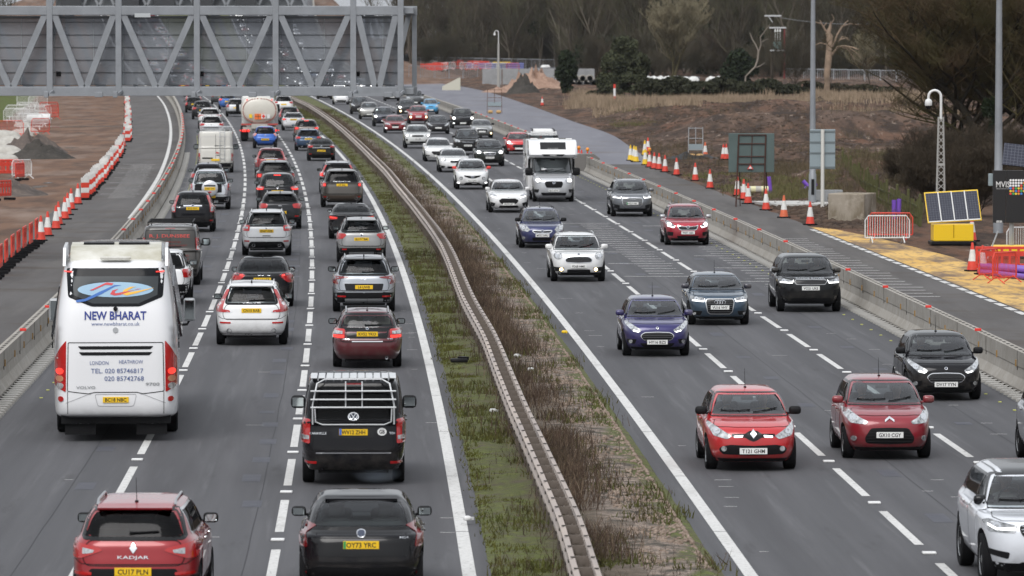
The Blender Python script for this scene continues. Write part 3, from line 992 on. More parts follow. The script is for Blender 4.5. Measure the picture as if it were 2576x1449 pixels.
blades('brown_scrub', scatter((1500, 2300, 295, 450), 1500, 33, nmask(.16, .12)) + scatter((2110, 2350, 470, 560), 900, 16, nmask(.35, -.1)) + scatter((2100, 2330, 420, 470), 350, 19, nmask(.3, .0)) + scatter((1930, 2080, 430, 500), 300, 29, nmask(.3, .0)), mat('brown_scrub', (.135, .10, .066), .95, noise_=(.6, .5, (.075, .065, .038))), .2, .75, .03, .45,
       'tangled brown and olive scrub behind the paling fence', 'scrub', 10, 7, .4, 2)
# clods and rubble
cl = scatter((1500, 2350, 285, 560), 12000, 21, nmask(.12, -.05)) + scatter((1880, 2200, 500, 575), 1400, 22) + scatter((1640, 1850, 420, 500), 900, 23)
r = np.random.RandomState(6); n = len(cl)
S = r.uniform(.04, .22, (n, 1, 3)) * np.array([1.2, 1.2, .6]) * (.5 + r.power(.6, (n, 1, 1)))
V = (ico_v[None] * S + np.array(cl)[:, None]).reshape(-1, 3)
F = (ico_f[None] + (np.arange(n) * len(ico_v))[:, None, None]).reshape(-1, 3)
me = np_mesh('clods', V, F, mat('earth_clod', (.11, .078, .058), .95, noise_=(.6, .6, (.04, .03, .025))))
o = bpy.data.objects.new('rubble', me); link(o); tag(o, 'loose brown clods and rubble over the earthworks', 'rubble', kind='stuff')

# --- left hand muddy track, puddles and grassy bank
mb = MB(); ribbon(mb, lambda Y: LC(Y) - 16, lambda Y: LC(Y) - .5, yrange(150, 700, 5), -.004, 6)
tag(mb.obj('dirt_track', M_DIRT_L), kind='structure')
mb = MB()
for x, y, wx, ly in ((245, 318, 2.6, 1.6), (165, 320, 1.6, 1.2), (178, 372, .5, 1.6), (182, 378, .5, 1.0), (98, 470, .35, 2.2), (205, 335, .5, .8), (225, 300, 1.0, 1.5), (150, 345, .5, 1.0), (120, 460, .25, 1.0)):
 p = gp(x, y)
 flat_poly(mb, [(p.x + wx * math.cos(a) * (1 + .25 * math.sin(3 * a)), p.y + ly * math.sin(a)) for a in [2 * math.pi * k / 18 for k in range(18)]], .006)
tag(mb.obj('puddle', M_WET), kind='structure')
vs, fs = [], []
bys = yrange(380, 720, 8)
for Y in bys:
 for k in range(9):
  x = gp(40, 240).x + (Y - 676) * -.018 + 7.2 - k * 3.2 if False else LC(Y) - 11.5 - k * 2.6
  vs.append((x, Y, .35 * k * min(1, (Y - 380) / 60) + .1 * noise.noise((x, Y * .2, 0)) - .02))
for i in range(len(bys) - 1):
 for k in range(8):
  o = i * 9 + k; fs.append((o, o + 1, o + 10, o + 9))
M_BANK = ground_mat('grass_bank', [((.06, .05, .03), .5, .5, .68, None), ((.10, .125, .03), 1.5, .5, .7, None)], (.075, .095, .025), .95, .8, 5, .05)
me = np_mesh('bank', vs, fs, M_BANK, True); o = bpy.data.objects.new('hill', me); link(o); tag(o, kind='structure')
# bank carrying the climbing motorway
vs, fs = [], []
kys = yrange(690, 1420, 20)
for Y in kys: vs += [(LC(Y) - 60, Y, -.05), (LC(Y) - 14, Y, hz(Y) - .12), (RBAR(Y) + 5, Y, hz(Y) - .12), (RBAR(Y) + 22, Y, -.05)]
for i in range(len(kys) - 1):
 for k in range(3): fs.append((4 * i + k, 4 * i + k + 1, 4 * i + k + 5, 4 * i + k + 4))
me = np_mesh('embankment', vs, fs, M_DIRT_L, True); o = bpy.data.objects.new('hill', me); link(o); tag(o, kind='structure')
# wooded hillside at the back
vs, fs = [], []
for i in range(14):
 for k in range(40):
  Y = 1130 + i * 60; x = -8 + k * 16
  vs.append((x, Y, max(-.05, (i - 1) * 5.5 + 2 * noise.noise((x * .01, Y * .01, 4)) - .05) if i else -.05))
for i in range(13):
 for k in range(39):
  o = i * 40 + k; fs.append((o, o + 1, o + 41, o + 40))
M_HILL = ground_mat('leaf_litter', [((.035, .026, .02), .05, .45, .6, None), ((.055, .05, .03), .2, .5, .7, None)], (.045, .034, .026), .95, .5, 1, .2)
me = np_mesh('hillside', vs, fs, M_HILL, True); o = bpy.data.objects.new('hill', me); link(o); tag(o, kind='structure')
M_FARH = ground_mat('far_slope', [((.10, .062, .045), .01, .45, .55, None), ((.05, .045, .03), .03, .5, .65, None)], (.07, .05, .038), .95, .5, .5, .3)
vs, fs = [], []
for i in range(8):
 for k in range(30):
  Y = 1424 + i * 70; vs.append((-460 + k * 16, Y, hz(1420) - .3 + i * 7 + 2 * noise.noise((k * .2, i * .6, 1))))
for i in range(7):
 for k in range(29):
  o = i * 30 + k; fs.append((o, o + 1, o + 31, o + 30))
me = np_mesh('far_slope', vs, fs, M_FARH, True); o = bpy.data.objects.new('hill', me); link(o); tag(o, kind='structure')

# ================================================================== VEHICLE KIT
def interp_rows(rows, sub):
 """rows (K, C) -> smooth monotone resampling, sub steps per interval"""
 K, C = rows.shape
 ks = np.linspace(0, K - 1, (K - 1) * sub + 1)
 out = np.empty((len(ks), C))
 for c in range(C):
  f = pchip(list(zip(range(K), rows[:, c])))
  out[:, c] = [f(k) for k in ks]
 return ks, out

def outline(wd, nf, nr, q):
 """unit rounded outline: (x in +-wd, s in -1..1), 4*q points, spread by arc length"""
 res = []
 for half, n in ((1, nf), (-1, nr)):
  th = np.linspace(0, np.pi / 2, 400)
  x = np.cos(th) ** (2 / n); s = np.sin(th) ** (2 / n)
  dl = np.hypot(np.diff(x) * wd, np.diff(s) * 2.0) + .012
  cum = np.concatenate([[0], np.cumsum(dl)]); cum /= cum[-1]
  u = np.linspace(0, 1, q + 1)
  res.append((np.interp(u, cum, x), np.interp(u, cum, s)))
 (xf, sf), (xr, sr) = res
 X = np.concatenate([xf[:-1], -xf[::-1][:-1], -xr[:-1], xr[::-1][:-1]])
 S = np.concatenate([sf[:-1], sf[::-1][:-1], -sr[:-1], -sr[::-1][:-1]])
 return X, S

class Shell:
 """smooth closed body: level rows of (yf, zf, yr, zr, half width, nf, nr)"""
 def __init__(s, rows, sub=5, q=26):
  s.rows = np.array(rows, float)
  s.ks, L = interp_rows(s.rows, sub)
  s.L = L
  V = []
  for yf, zf, yr, zr, w_, nf, nr in L:
   X, S = outline(w_, nf, nr, q)
   yy = (yf + yr) / 2 + (yf - yr) / 2 * S
   t_ = (yy - yr) / (yf - yr)
   V += list(zip(X * w_, yy, zr + (zf - zr) * t_))
  N = 4 * q
  F = []
  for i in range(len(L) - 1):
   for k in range(N):
    l = (k + 1) % N
    F.append((i * N + k, i * N + l, (i + 1) * N + l, (i + 1) * N + k))
  F.append(tuple(range(N))[::-1]); F.append(tuple(range((len(L) - 1) * N, len(L) * N)))
  s.V, s.F = V, F
  s.bvh = BVHTree.FromPolygons([Vector(v) for v in V], F)
 def at(s, k):
  i = k / (len(s.rows) - 1) * (len(s.ks) - 1)
  a = int(i); b = min(a + 1, len(s.ks) - 1); f = i - a
  return s.L[a] * (1 - f) + s.L[b] * f
 def proj(s, face, a, b):
  o, d = {'F': ((a, 20, b), (0, -1, 0)), 'R': ((a, -20, b), (0, 1, 0)), 'T': ((a, b, 20), (0, 0, -1)), 'S': ((20, a, b), (-1, 0, 0)), 'P': ((-20, a, b), (1, 0, 0))}[face]
  o, d = Vector(o), Vector(d)
  loc, n, i, _ = s.bvh.ray_cast(o, d)
  if loc is None and face in 'FR':        # just past the outline: slide inwards to it
   for q in range(1, 16):
    loc, n, i, _ = s.bvh.ray_cast(Vector((a * (1 - .012 * q), o.y, b - .008 * q)), d)
    if loc is not None: break
  if loc is None:
   mid = o + d * 20
   ext = {'F': s.rows[3][0], 'R': -s.rows[3][2]}.get(face)
   q = Vector((mid.x, s.rows[3][0] if face == 'F' else s.rows[3][2], mid.z)) if ext is not None else mid
   loc, n, i, _ = s.bvh.find_nearest(q)
  if n.dot(d) > 0: n = -n
  return loc, n

def rounded(poly, r, n=4):
 if r <= 0: return list(poly)
 out = []
 m = len(poly)
 for i in range(m):
  p = Vector(poly[i]).to_2d(); a = Vector(poly[i - 1]).to_2d(); b = Vector(poly[(i + 1) % m]).to_2d()
  da, db = (a - p), (b - p)
  ra = min(r, da.length * .48); rb = min(r, db.length * .48)
  pa, pb = p + da.normalized() * ra, p + db.normalized() * rb
  for k in range(n + 1):
   t_ = k / n
   out.append(tuple(pa * (1 - t_) ** 2 + p * 2 * t_ * (1 - t_) + pb * t_ * t_))
 return out

def densify(poly, h, closed=True):
 out = []
 m = len(poly)
 for i in range(m if closed else m - 1):
  a, b = Vector(poly[i]), Vector(poly[(i + 1) % m])
  n = max(1, int(math.ceil((b - a).length / h)))
  for k in range(n): out.append(tuple(a + (b - a) * k / n))
 if not closed: out.append(tuple(poly[-1]))
 return out

def circ(cx, cz, r, rz=None, n=18):
 rz = rz or r
 return [(cx + r * math.cos(2 * math.pi * k / n), cz + rz * math.sin(2 * math.pi * k / n)) for k in range(n)]

def mirrored(poly): return [(-a, b) for a, b in poly][::-1]

def patch(sh, face, poly, off=.006, thick=.012, h=.07, r=0.0, name='patch'):
 """a sheet lying on the shell, cut to the polygon"""
 P = densify(rounded(poly, r), h)
 cl = [P[0]]
 for p in P[1:]:
  if (Vector(p) - Vector(cl[-1])).length > 1e-4: cl.append(p)
 if (Vector(cl[0]) - Vector(cl[-1])).length < 1e-4: cl.pop()
 P = cl
 xs = [p[0] for p in P]; zs = [p[1] for p in P]
 n0 = len(P)
 pts = [Vector(p) for p in P]
 def inside(x, z):
  c = False
  j = n0 - 1
  for i in range(n0):
   if (P[i][1] > z) != (P[j][1] > z) and x < (P[j][0] - P[i][0]) * (z - P[i][1]) / (P[j][1] - P[i][1]) + P[i][0]: c = not c
   j = i
  return c
 gx = np.arange(min(xs) + h * .6, max(xs), h); gz = np.arange(min(zs) + h * .6, max(zs), h)
 for x in gx:
  for z in gz:
   if inside(x, z) and min((x - p[0]) ** 2 + (z - p[1]) ** 2 for p in P) > (h * .45) ** 2: pts.append(Vector((x, z)))
 V2, E, F, *_ = delaunay_2d_cdt(pts, [(i, (i + 1) % n0) for i in range(n0)], [list(range(n0))], 1, 1e-5)
 V, Nn = [], []
 for v in V2:
  l, n = sh.proj(face, v.x, v.y)
  V.append(l + n * off); Nn.append(n)
 cnt = {}
 fs = [list(f) for f in F]
 d = {'F': Vector((0, 1, 0)), 'R': Vector((0, -1, 0)), 'T': Vector((0, 0, 1)), 'S': Vector((1, 0, 0)), 'P': Vector((-1, 0, 0))}[face]
 for f in fs:
  a, b, c = (V[i] for i in f[:3])
  if (b - a).cross(c - a).dot(d) < 0: f.reverse()
 for f in fs:
  for i in range(len(f)):
   e = (f[i], f[(i + 1) % len(f)])
   cnt[e] = cnt.get(e, 0) + 1
 nv = len(V)
 rim = {}
 for (a, b) in list(cnt):
  if (b, a) in cnt: continue
  for q in (a, b):
   if q not in rim:
    rim[q] = len(V); V.append(V[q] - Nn[q] * thick)
  fs.append([b, a, rim[a], rim[b]])
 me = bpy.data.meshes.new(name)
 me.from_pydata(V, [], fs)
 me.polygons.foreach_set('use_smooth', [True] * len(me.polygons))
 me.set_sharp_from_angle(angle=R(50))
 me.update()
 return me

def seam(sh, face, line, wd=.014, off=.004, closed=True, h=.06, r=0.0, name='seam'):
 P = densify(rounded(line, r) if closed else line, h, closed)
 m = len(P)
 vs, fs = [], []
 for i in range(m):
  a = Vector(P[i - 1] if (closed or i) else P[i]); b = Vector(P[(i + 1) % m] if (closed or i < m - 1) else P[i])
  d = (b - a)
  d = d.normalized() if d.length > 1e-6 else Vector((1, 0))
  q = Vector((-d.y, d.x)) * wd / 2
  for s_ in (-1, 1):
   p = Vector(P[i]) + q * s_
   l, n = sh.proj(face, p.x, p.y)
   vs.append(l + n * off)
 for i in range(m if closed else m - 1):
  j = (i + 1) % m
  fs.append((2 * i, 2 * i + 1, 2 * j + 1, 2 * j))
 me = bpy.data.meshes.new(name); me.from_pydata(vs, [], fs); me.update()
 return me

TXT = {}
def text2d(s_, bold=.0):
 k = (s_, bold)
 if k not in TXT:
  cu = bpy.data.curves.new('text', 'FONT')
  cu.body = s_; cu.size = 1.4; cu.resolution_u = 2; cu.offset = bold
  o = bpy.data.objects.new('text', cu); COL.objects.link(o)
  dg = bpy.context.evaluated_depsgraph_get()
  me = o.evaluated_get(dg).to_mesh()
  V = [(v.co.x, v.co.y) for v in me.vertices]; F = [tuple(p.vertices) for p in me.polygons]
  o.evaluated_get(dg).to_mesh_clear()
  bpy.data.objects.remove(o); bpy.data.curves.remove(cu)
  x0, x1 = min(v[0] for v in V), max(v[0] for v in V)
  TXT[k] = ([(v[0] - (x0 + x1) / 2, v[1] - .5) for v in V], F, x1 - x0)
 return TXT[k]

def text_on(sh, face, s_, height, c, width=None, bold=.0, off=.006, slope=0.0, name='lettering', align=0):
 """lettering lying on the shell; capital height, centre c (a, b)"""
 V, F, wd = text2d(s_, bold)
 sx = (width / wd) if width else height
 fl = -1 if face == 'F' else 1
 vs = []
 for x, y in V:
  a = c[0] + fl * (x * sx + align * wd * sx / 2); b = c[1] + y * height + slope * x * sx
  l, n = sh.proj(face, a, b)
  vs.append(l + n * off)
 me = bpy.data.meshes.new(name); me.from_pydata(vs, [], F); me.update()
 return me

def text_flat(s_, height, width=None, bold=.0, facing=-1, name='lettering', slope=0.0):
 """flat lettering centred on the origin in the xz plane, read from -y (facing -1) or +y"""
 V, F, wd = text2d(s_, bold)
 sx = (width / wd) if width else height
 vs = [(x * sx * -facing, 0, y * height + slope * x * sx) for x, y in V]
 me = bpy.data.meshes.new(name); me.from_pydata(vs, [], F); me.update()
 return me

def mesh_of(name, build, smooth=None):
 mb_ = MB(); build(mb_)
 return mb_.mesh(name, smooth)

# shared wheel (unit radius .33 m)
def _tyre(mb_): mb_.lathe([(.205, -.085), (.225, -.10), (.30, -.105), (.325, -.085), (.33, -.05), (.33, .05), (.325, .085), (.30, .105), (.225, .10), (.205, .085)], 28, 'X')
TYRE = mesh_of('wheel', _tyre, 40)
def _rim(ns, wd):
 def f(mb_):
  mb_.lathe([(.215, -.07), (.215, .08), (.20, .092), (.19, .08), (.185, .02), (0.001, .02)], 24, 'X')
  for k in range(ns):
   a = 2 * math.pi * k / ns
   M = Matrix.Rotation(a, 3, 'X')
   mb_.box(M @ Vector((.062, 0, .11)), (.03, wd, .17), M=M)
  mb_.lathe([(.05, .04), (.05, .085), (.001, .09)], 12, 'X')
 return mesh_of('rim', f, 40)
RIMS = {5: _rim(5, .05), 10: _rim(10, .022), 7: _rim(7, .035)}

def _mirror(mb_):
 mb_.box((.10, .02, .0), (.22, .12, .15), bev=.05)
 mb_.box((-.03, .03, -.05), (.12, .06, .04), bev=.012)
MIRROR_R = mesh_of('mirror', _mirror, 60)
def _mirror_l(mb_):
 mb_.box((-.10, .02, .0), (.22, .12, .15), bev=.05)
 mb_.box((.03, .03, -.05), (.12, .06, .04), bev=.012)
MIRROR_L = mesh_of('mirror', _mirror_l, 60)
M_MIRGL = mat('mirror_glass', (.6, .66, .66), .03, 1.0)
MIRG = {1: mesh_of('mirror_glass', lambda m_: m_.add([(.02, -.044, -.05), (.185, -.044, -.05), (.185, -.044, .05), (.02, -.044, .05)], [(0, 1, 2, 3)])),
  -1: mesh_of('mirror_glass', lambda m_: m_.add([(-.185, -.044, -.05), (-.02, -.044, -.05), (-.02, -.044, .05), (-.185, -.044, .05)], [(0, 1, 2, 3)]))}
def _seat(mb_):
 mb_.box((0, 0, -.05), (.46, .16, .62), bev=.06)
 mb_.box((0, -.02, .36), (.25, .10, .17), bev=.045)
 mb_.tube([(-.06, 0, .24), (-.06, 0, .32)], .01, 5); mb_.tube([(.06, 0, .24), (.06, 0, .32)], .01, 5)
SEAT = mesh_of('seat', _seat, 50)
def _swheel(mb_):
 pts = [(.18 * math.cos(a), .07 * math.sin(a), .17 * math.sin(a)) for a in [2 * math.pi * k / 20 for k in range(20)]]
 mb_.tube(pts, .016, 6, closed=True)
 mb_.box((0, -.01, -.01), (.32, .03, .05), bev=.01)
SWHEEL = mesh_of('steering_wheel', _swheel, 50)
PLATE = mesh_of('number_plate', lambda m_: m_.box((0, 0, 0), (.52, .014, .115), bev=.003))
PLATE_SQ = mesh_of('number_plate', lambda m_: m_.box((0, 0, 0), (.34, .014, .20), bev=.003))
FIN = mesh_of('aerial', lambda m_: m_.prism([(-.09, 0), (.09, 0), (-.05, .075), (-.085, .07)], 'x', -.018, .018))
def _whip(mb_): mb_.tube([(0, 0, 0), (0, -.12, .36)], [.007, .003], 5); mb_.box((0, 0, .01), (.05, .08, .03), bev=.01)
WHIP = mesh_of('aerial', _whip)

KINDS = dict(
 hatch=dict(L=4.0, W=1.73, H=1.46, wb=2.5, fo=.82, rw=.31, clr=.19, hl=.72, bf=.98, wsd=.98, rfd=1.78, rbz=.99, rbd=.12, rrd=.52),
 suv=dict(L=4.45, W=1.84, H=1.64, wb=2.65, fo=.90, rw=.345, clr=.22, hl=.90, bf=1.09, wsd=1.10, rfd=1.90, rbz=1.11, rbd=.12, rrd=.46),
 big=dict(L=4.8, W=1.95, H=1.80, wb=2.85, fo=.88, rw=.375, clr=.26, hl=1.0, bf=1.20, wsd=1.22, rfd=1.98, rbz=1.20, rbd=.08, rrd=.34),
 saloon=dict(L=4.65, W=1.82, H=1.43, wb=2.75, fo=.90, rw=.33, clr=.18, hl=.72, bf=.95, wsd=1.28, rfd=2.05, rbz=1.02, rbd=.66, rrd=1.42, deck=.99),
 estate=dict(L=4.5, W=1.74, H=1.45, wb=2.6, fo=.88, rw=.32, clr=.18, hl=.71, bf=.95, wsd=1.15, rfd=1.95, rbz=.98, rbd=.14, rrd=.42),
 van=dict(L=5.0, W=1.95, H=1.97, wb=3.1, fo=.92, rw=.34, clr=.22, hl=.95, bf=1.22, wsd=.78, rfd=1.75, rbz=1.18, rbd=.04, rrd=.16, ws=(.90, .95, .985, 1, 1, 1, .985, .965, .92, .86, .79, .5), nr=9, nf=5),
)

def car_rows(p):
 H, c, hl, bf, rbz = p['H'], p['clr'], p['hl'], p['bf'], p['rbz']
 L = p['L'] / 2
 F = [(.17, c), (.05, c + .12), (0, .5 * (c + .12) + .5 * (hl - .14)), (.02, hl - .13), (.09, hl), (p['wsd'] * .42, hl + (bf - hl) * .55), (p['wsd'] - .12, bf - .045), (p['wsd'] + .04, bf + .015)]
 F += [((p['wsd'] + p['rfd']) / 2 + .01, (bf + H) / 2 + .01), (p['rfd'], H - .08), (p['rfd'] + .22, H - .03), (p['rfd'] + .75, H)]
 z3 = .45 * rbz + .2
 if 'deck' in p:
  dk = p['deck']
  Rr = [(.18, c + .06), (.05, c + .18), (0, .50), (.015, .70), (.03, dk - .09), (.06, dk - .015), (p['rbd'] - .10, dk + .008), (p['rbd'] + .05, rbz + .025)]
 else:
  Rr = [(.18, c + .06), (.04, c + .18), (0, z3 - .12), (.015, z3 + .06), (.04, rbz - .22), (.07, rbz - .09), (p['rbd'] - .015, rbz - .03), (p['rbd'] + .03, rbz + .03)]
 Rr += [((p['rbd'] + p['rrd']) / 2 + p.get('rbow', .0), (rbz + H) / 2 + .02), (p['rrd'], H - .10), (p['rrd'] + .10, H - .04), (p['rrd'] + .55, H - .012)]
 Wd = p.get('ws', (.87, .945, .985, 1.0, 1.0, .985, .94, .89, .79, .68, .575, .29))
 nfs = p.get('nfs', (4.6, 4.6, 4.6, 4.4, 4.2, 4.2, 5.2, 7.5, 8, 7.5, 5.5, 4))
 nrs = p.get('nrs', (6, 6, 6, 5.6, 5.6, 5.6, 5.6, 5.6, 5.6, 5.2, 5, 4))
 rows = []
 for i in range(12):
  nf = p['nf'] + 0 * i if 'nf' in p else nfs[i]
  nr = p['nr'] if 'nr' in p else nrs[i]
  rows.append((L - F[i][0], F[i][1], -L + Rr[i][0], Rr[i][1], Wd[i] * p['W'] / 2, nf, nr))
 return rows

def boolean_cut(me, cutters):
 o = bpy.data.objects.new('tmp', me); COL.objects.link(o)
 cs = []
 for i, cm in enumerate(cutters):
  c = bpy.data.objects.new('tmpc', cm); COL.objects.link(c); cs.append(c)
  md = o.modifiers.new('b%d' % i, 'BOOLEAN'); md.operation = 'DIFFERENCE'; md.object = c; md.solver = 'EXACT'
 dg = bpy.context.evaluated_depsgraph_get()
 dg.update()
 res = bpy.data.meshes.new_from_object(o.evaluated_get(dg))
 for c in cs + [o]: bpy.data.objects.remove(c)
 return res

BODY = {}
def body_of(p):
 """cut body mesh (slots: paint, dark), shell and window outlines"""
 key = repr(sorted((k, v) for k, v in p.items() if k in ('L', 'W', 'H', 'wb', 'fo', 'rw', 'clr', 'hl', 'bf', 'wsd', 'rfd', 'rbz', 'rbd', 'rrd', 'deck', 'ws', 'nf', 'nr', 'nfs', 'nrs', 'rbow', 'blind', 'cpil', 'norear', 'rtop', 'rin', 'rlow')))
 if key in BODY: return BODY[key]
 sh = Shell(car_rows(p))
 W2 = p['W'] / 2
 me = bpy.data.meshes.new('body'); me.from_pydata(sh.V, [], sh.F)
 me.materials.append(MATS['body_slot']); me.materials.append(M_INT)
 def scr(front, k0, k1, fr):
  pl = []
  for k in np.linspace(k0, k1, 5):
   r_ = sh.at(k)
   z = r_[1] if front else r_[3]
   pl.append((r_[4] * fr, z))
  return [(-a, b) for a, b in pl] + pl[::-1]
 win = {}
 win['ws'] = scr(True, 6.85, 8.88, .945)
 kt = p.get('rtop', 8.78)
 win['rw'] = scr(False, 6.95 + p.get('rlow', 0), kt, p.get('rin', .87))
 r7, r9 = sh.at(6.95), sh.at(8.86)
 zf7, zr7 = r7[1] - .01, r7[3] - .0
 ya, yb = r7[0] - .36, r7[2] + p.get('cpil', .40)
 yc, yd = r9[0] - .20, r9[2] + p.get('cpil', .40) * .55
 zl = lambda y: zr7 + (zf7 - zr7) * (y - r7[2]) / (r7[0] - r7[2])
 win['sw'] = [(yb, zl(yb) + .03), (ya, zl(ya) + .02), (yc, r9[1] - .02), (yd, r9[3] - .01)]
 cut = []
 m1 = MB(); m1.mi = 1
 yfw = p['L'] / 2 - p['fo']
 for y in (yfw, yfw - p['wb']):
  for s_ in (-1, 1):
   ra = p['rw'] + .055
   pts = [(y + ra * math.cos(a), p['rw'] + .02 + ra * math.sin(a)) for a in np.linspace(-.25, math.pi + .25, 22)] + [(y - ra * .9, -.3), (y + ra * .9, -.3)]
   m1.prism(pts, 'x', s_ * (W2 + .2), s_ * (W2 - .30))
 cut.append(m1.mesh('c'))
 def shrink(pl, d):
  cx_ = sum(a for a, b in pl) / len(pl); cz_ = sum(b for a, b in pl) / len(pl)
  ex = max(abs(a - cx_) for a, b in pl); ez = max(abs(b - cz_) for a, b in pl)
  return [(cx_ + (a - cx_) * (1 - d / ex), cz_ + (b - cz_) * (1 - d / ez)) for a, b in pl]
 if not p.get('blind'):
  m2 = MB(); m2.mi = 1; m2.prism(shrink(win['ws'], .025), 'y', .0, p['L'] / 2 + .5); cut.append(m2.mesh('c'))
  m4 = MB(); m4.mi = 1; m4.prism(shrink(win['sw'], .03), 'x', -3, 3); cut.append(m4.mesh('c'))
  if not p.get('norear'):
   m3 = MB(); m3.mi = 1; m3.prism(shrink(win['rw'], .025), 'y', -p['L'] / 2 - .5, .013); cut.append(m3.mesh('c'))
 res = boolean_cut(me, cut)
 res.name = 'body'
 if len(res.polygons) < 1000: print('BOOLEAN PROBLEM', len(res.polygons), p)
 res.polygons.foreach_set('use_smooth', [True] * len(res.polygons))
 res.set_sharp_from_angle(angle=R(32))
 BODY[key] = (res, sh, win)
 return BODY[key]
mat('body_slot', (.5, .5, .5))

PCACHE = {}
def cached(key, fn):
 if key not in PCACHE: PCACHE[key] = fn()
 return PCACHE[key]

HEAD = dict(   # (x as share of half width, height above bonnet edge)
 swept=[(.50, -.12), (.62, -.16), (.88, -.06), (.965, .10), (.90, .125), (.70, .0)],
 big=[(.50, -.10), (.58, -.15), (.86, -.11), (.955, .05), (.94, .15), (.82, .10), (.62, -.03)],
 slim=[(.52, -.075), (.62, -.10), (.90, -.075), (.96, .03), (.90, .045), (.56, -.02)],
 thin=[(.50, -.07), (.90, -.08), (.96, .0), (.93, .02), (.52, .0)],
 block=[(.56, -.10), (.92, -.11), (.96, .03), (.88, .08), (.60, .01)],
 round=circ(.735, -.035, .145, .12), smallround=circ(.70, -.20, .11, .085),
)
TAIL = dict(
 wide=[(.56, .03), (.60, .06), (.97, .11), (1.0, -.03), (.93, -.12), (.62, -.06)],
 block=[(.72, .13), (.97, .13), (1.0, -.02), (.97, -.13), (.76, -.12)],
 square=[(.70, .10), (.98, .10), (1.0, -.10), (.70, -.10)],
 vert=[(.60, .50), (.68, .50), (.82, .25), (.97, .03), (.99, -.085), (.58, -.09), (.60, -.035), (.80, -.01), (.74, .22)],
 tall=[(.66, .46), (.74, .46), (.97, .05), (.985, -.22), (.78, -.22), (.80, .05)],
 slim=[(.50, .06), (.98, .085), (1.0, -.11), (.86, -.09), (.82, .01), (.50, .035)],
 round=circ(.80, 0, .15, .11), big=[(.62, .06), (.80, .13), (.96, .12), (1.0, -.04), (.90, -.14), (.70, -.10)],
 low=[(.64, .07), (.98, .10), (.99, -.06), (.66, -.05)],
)

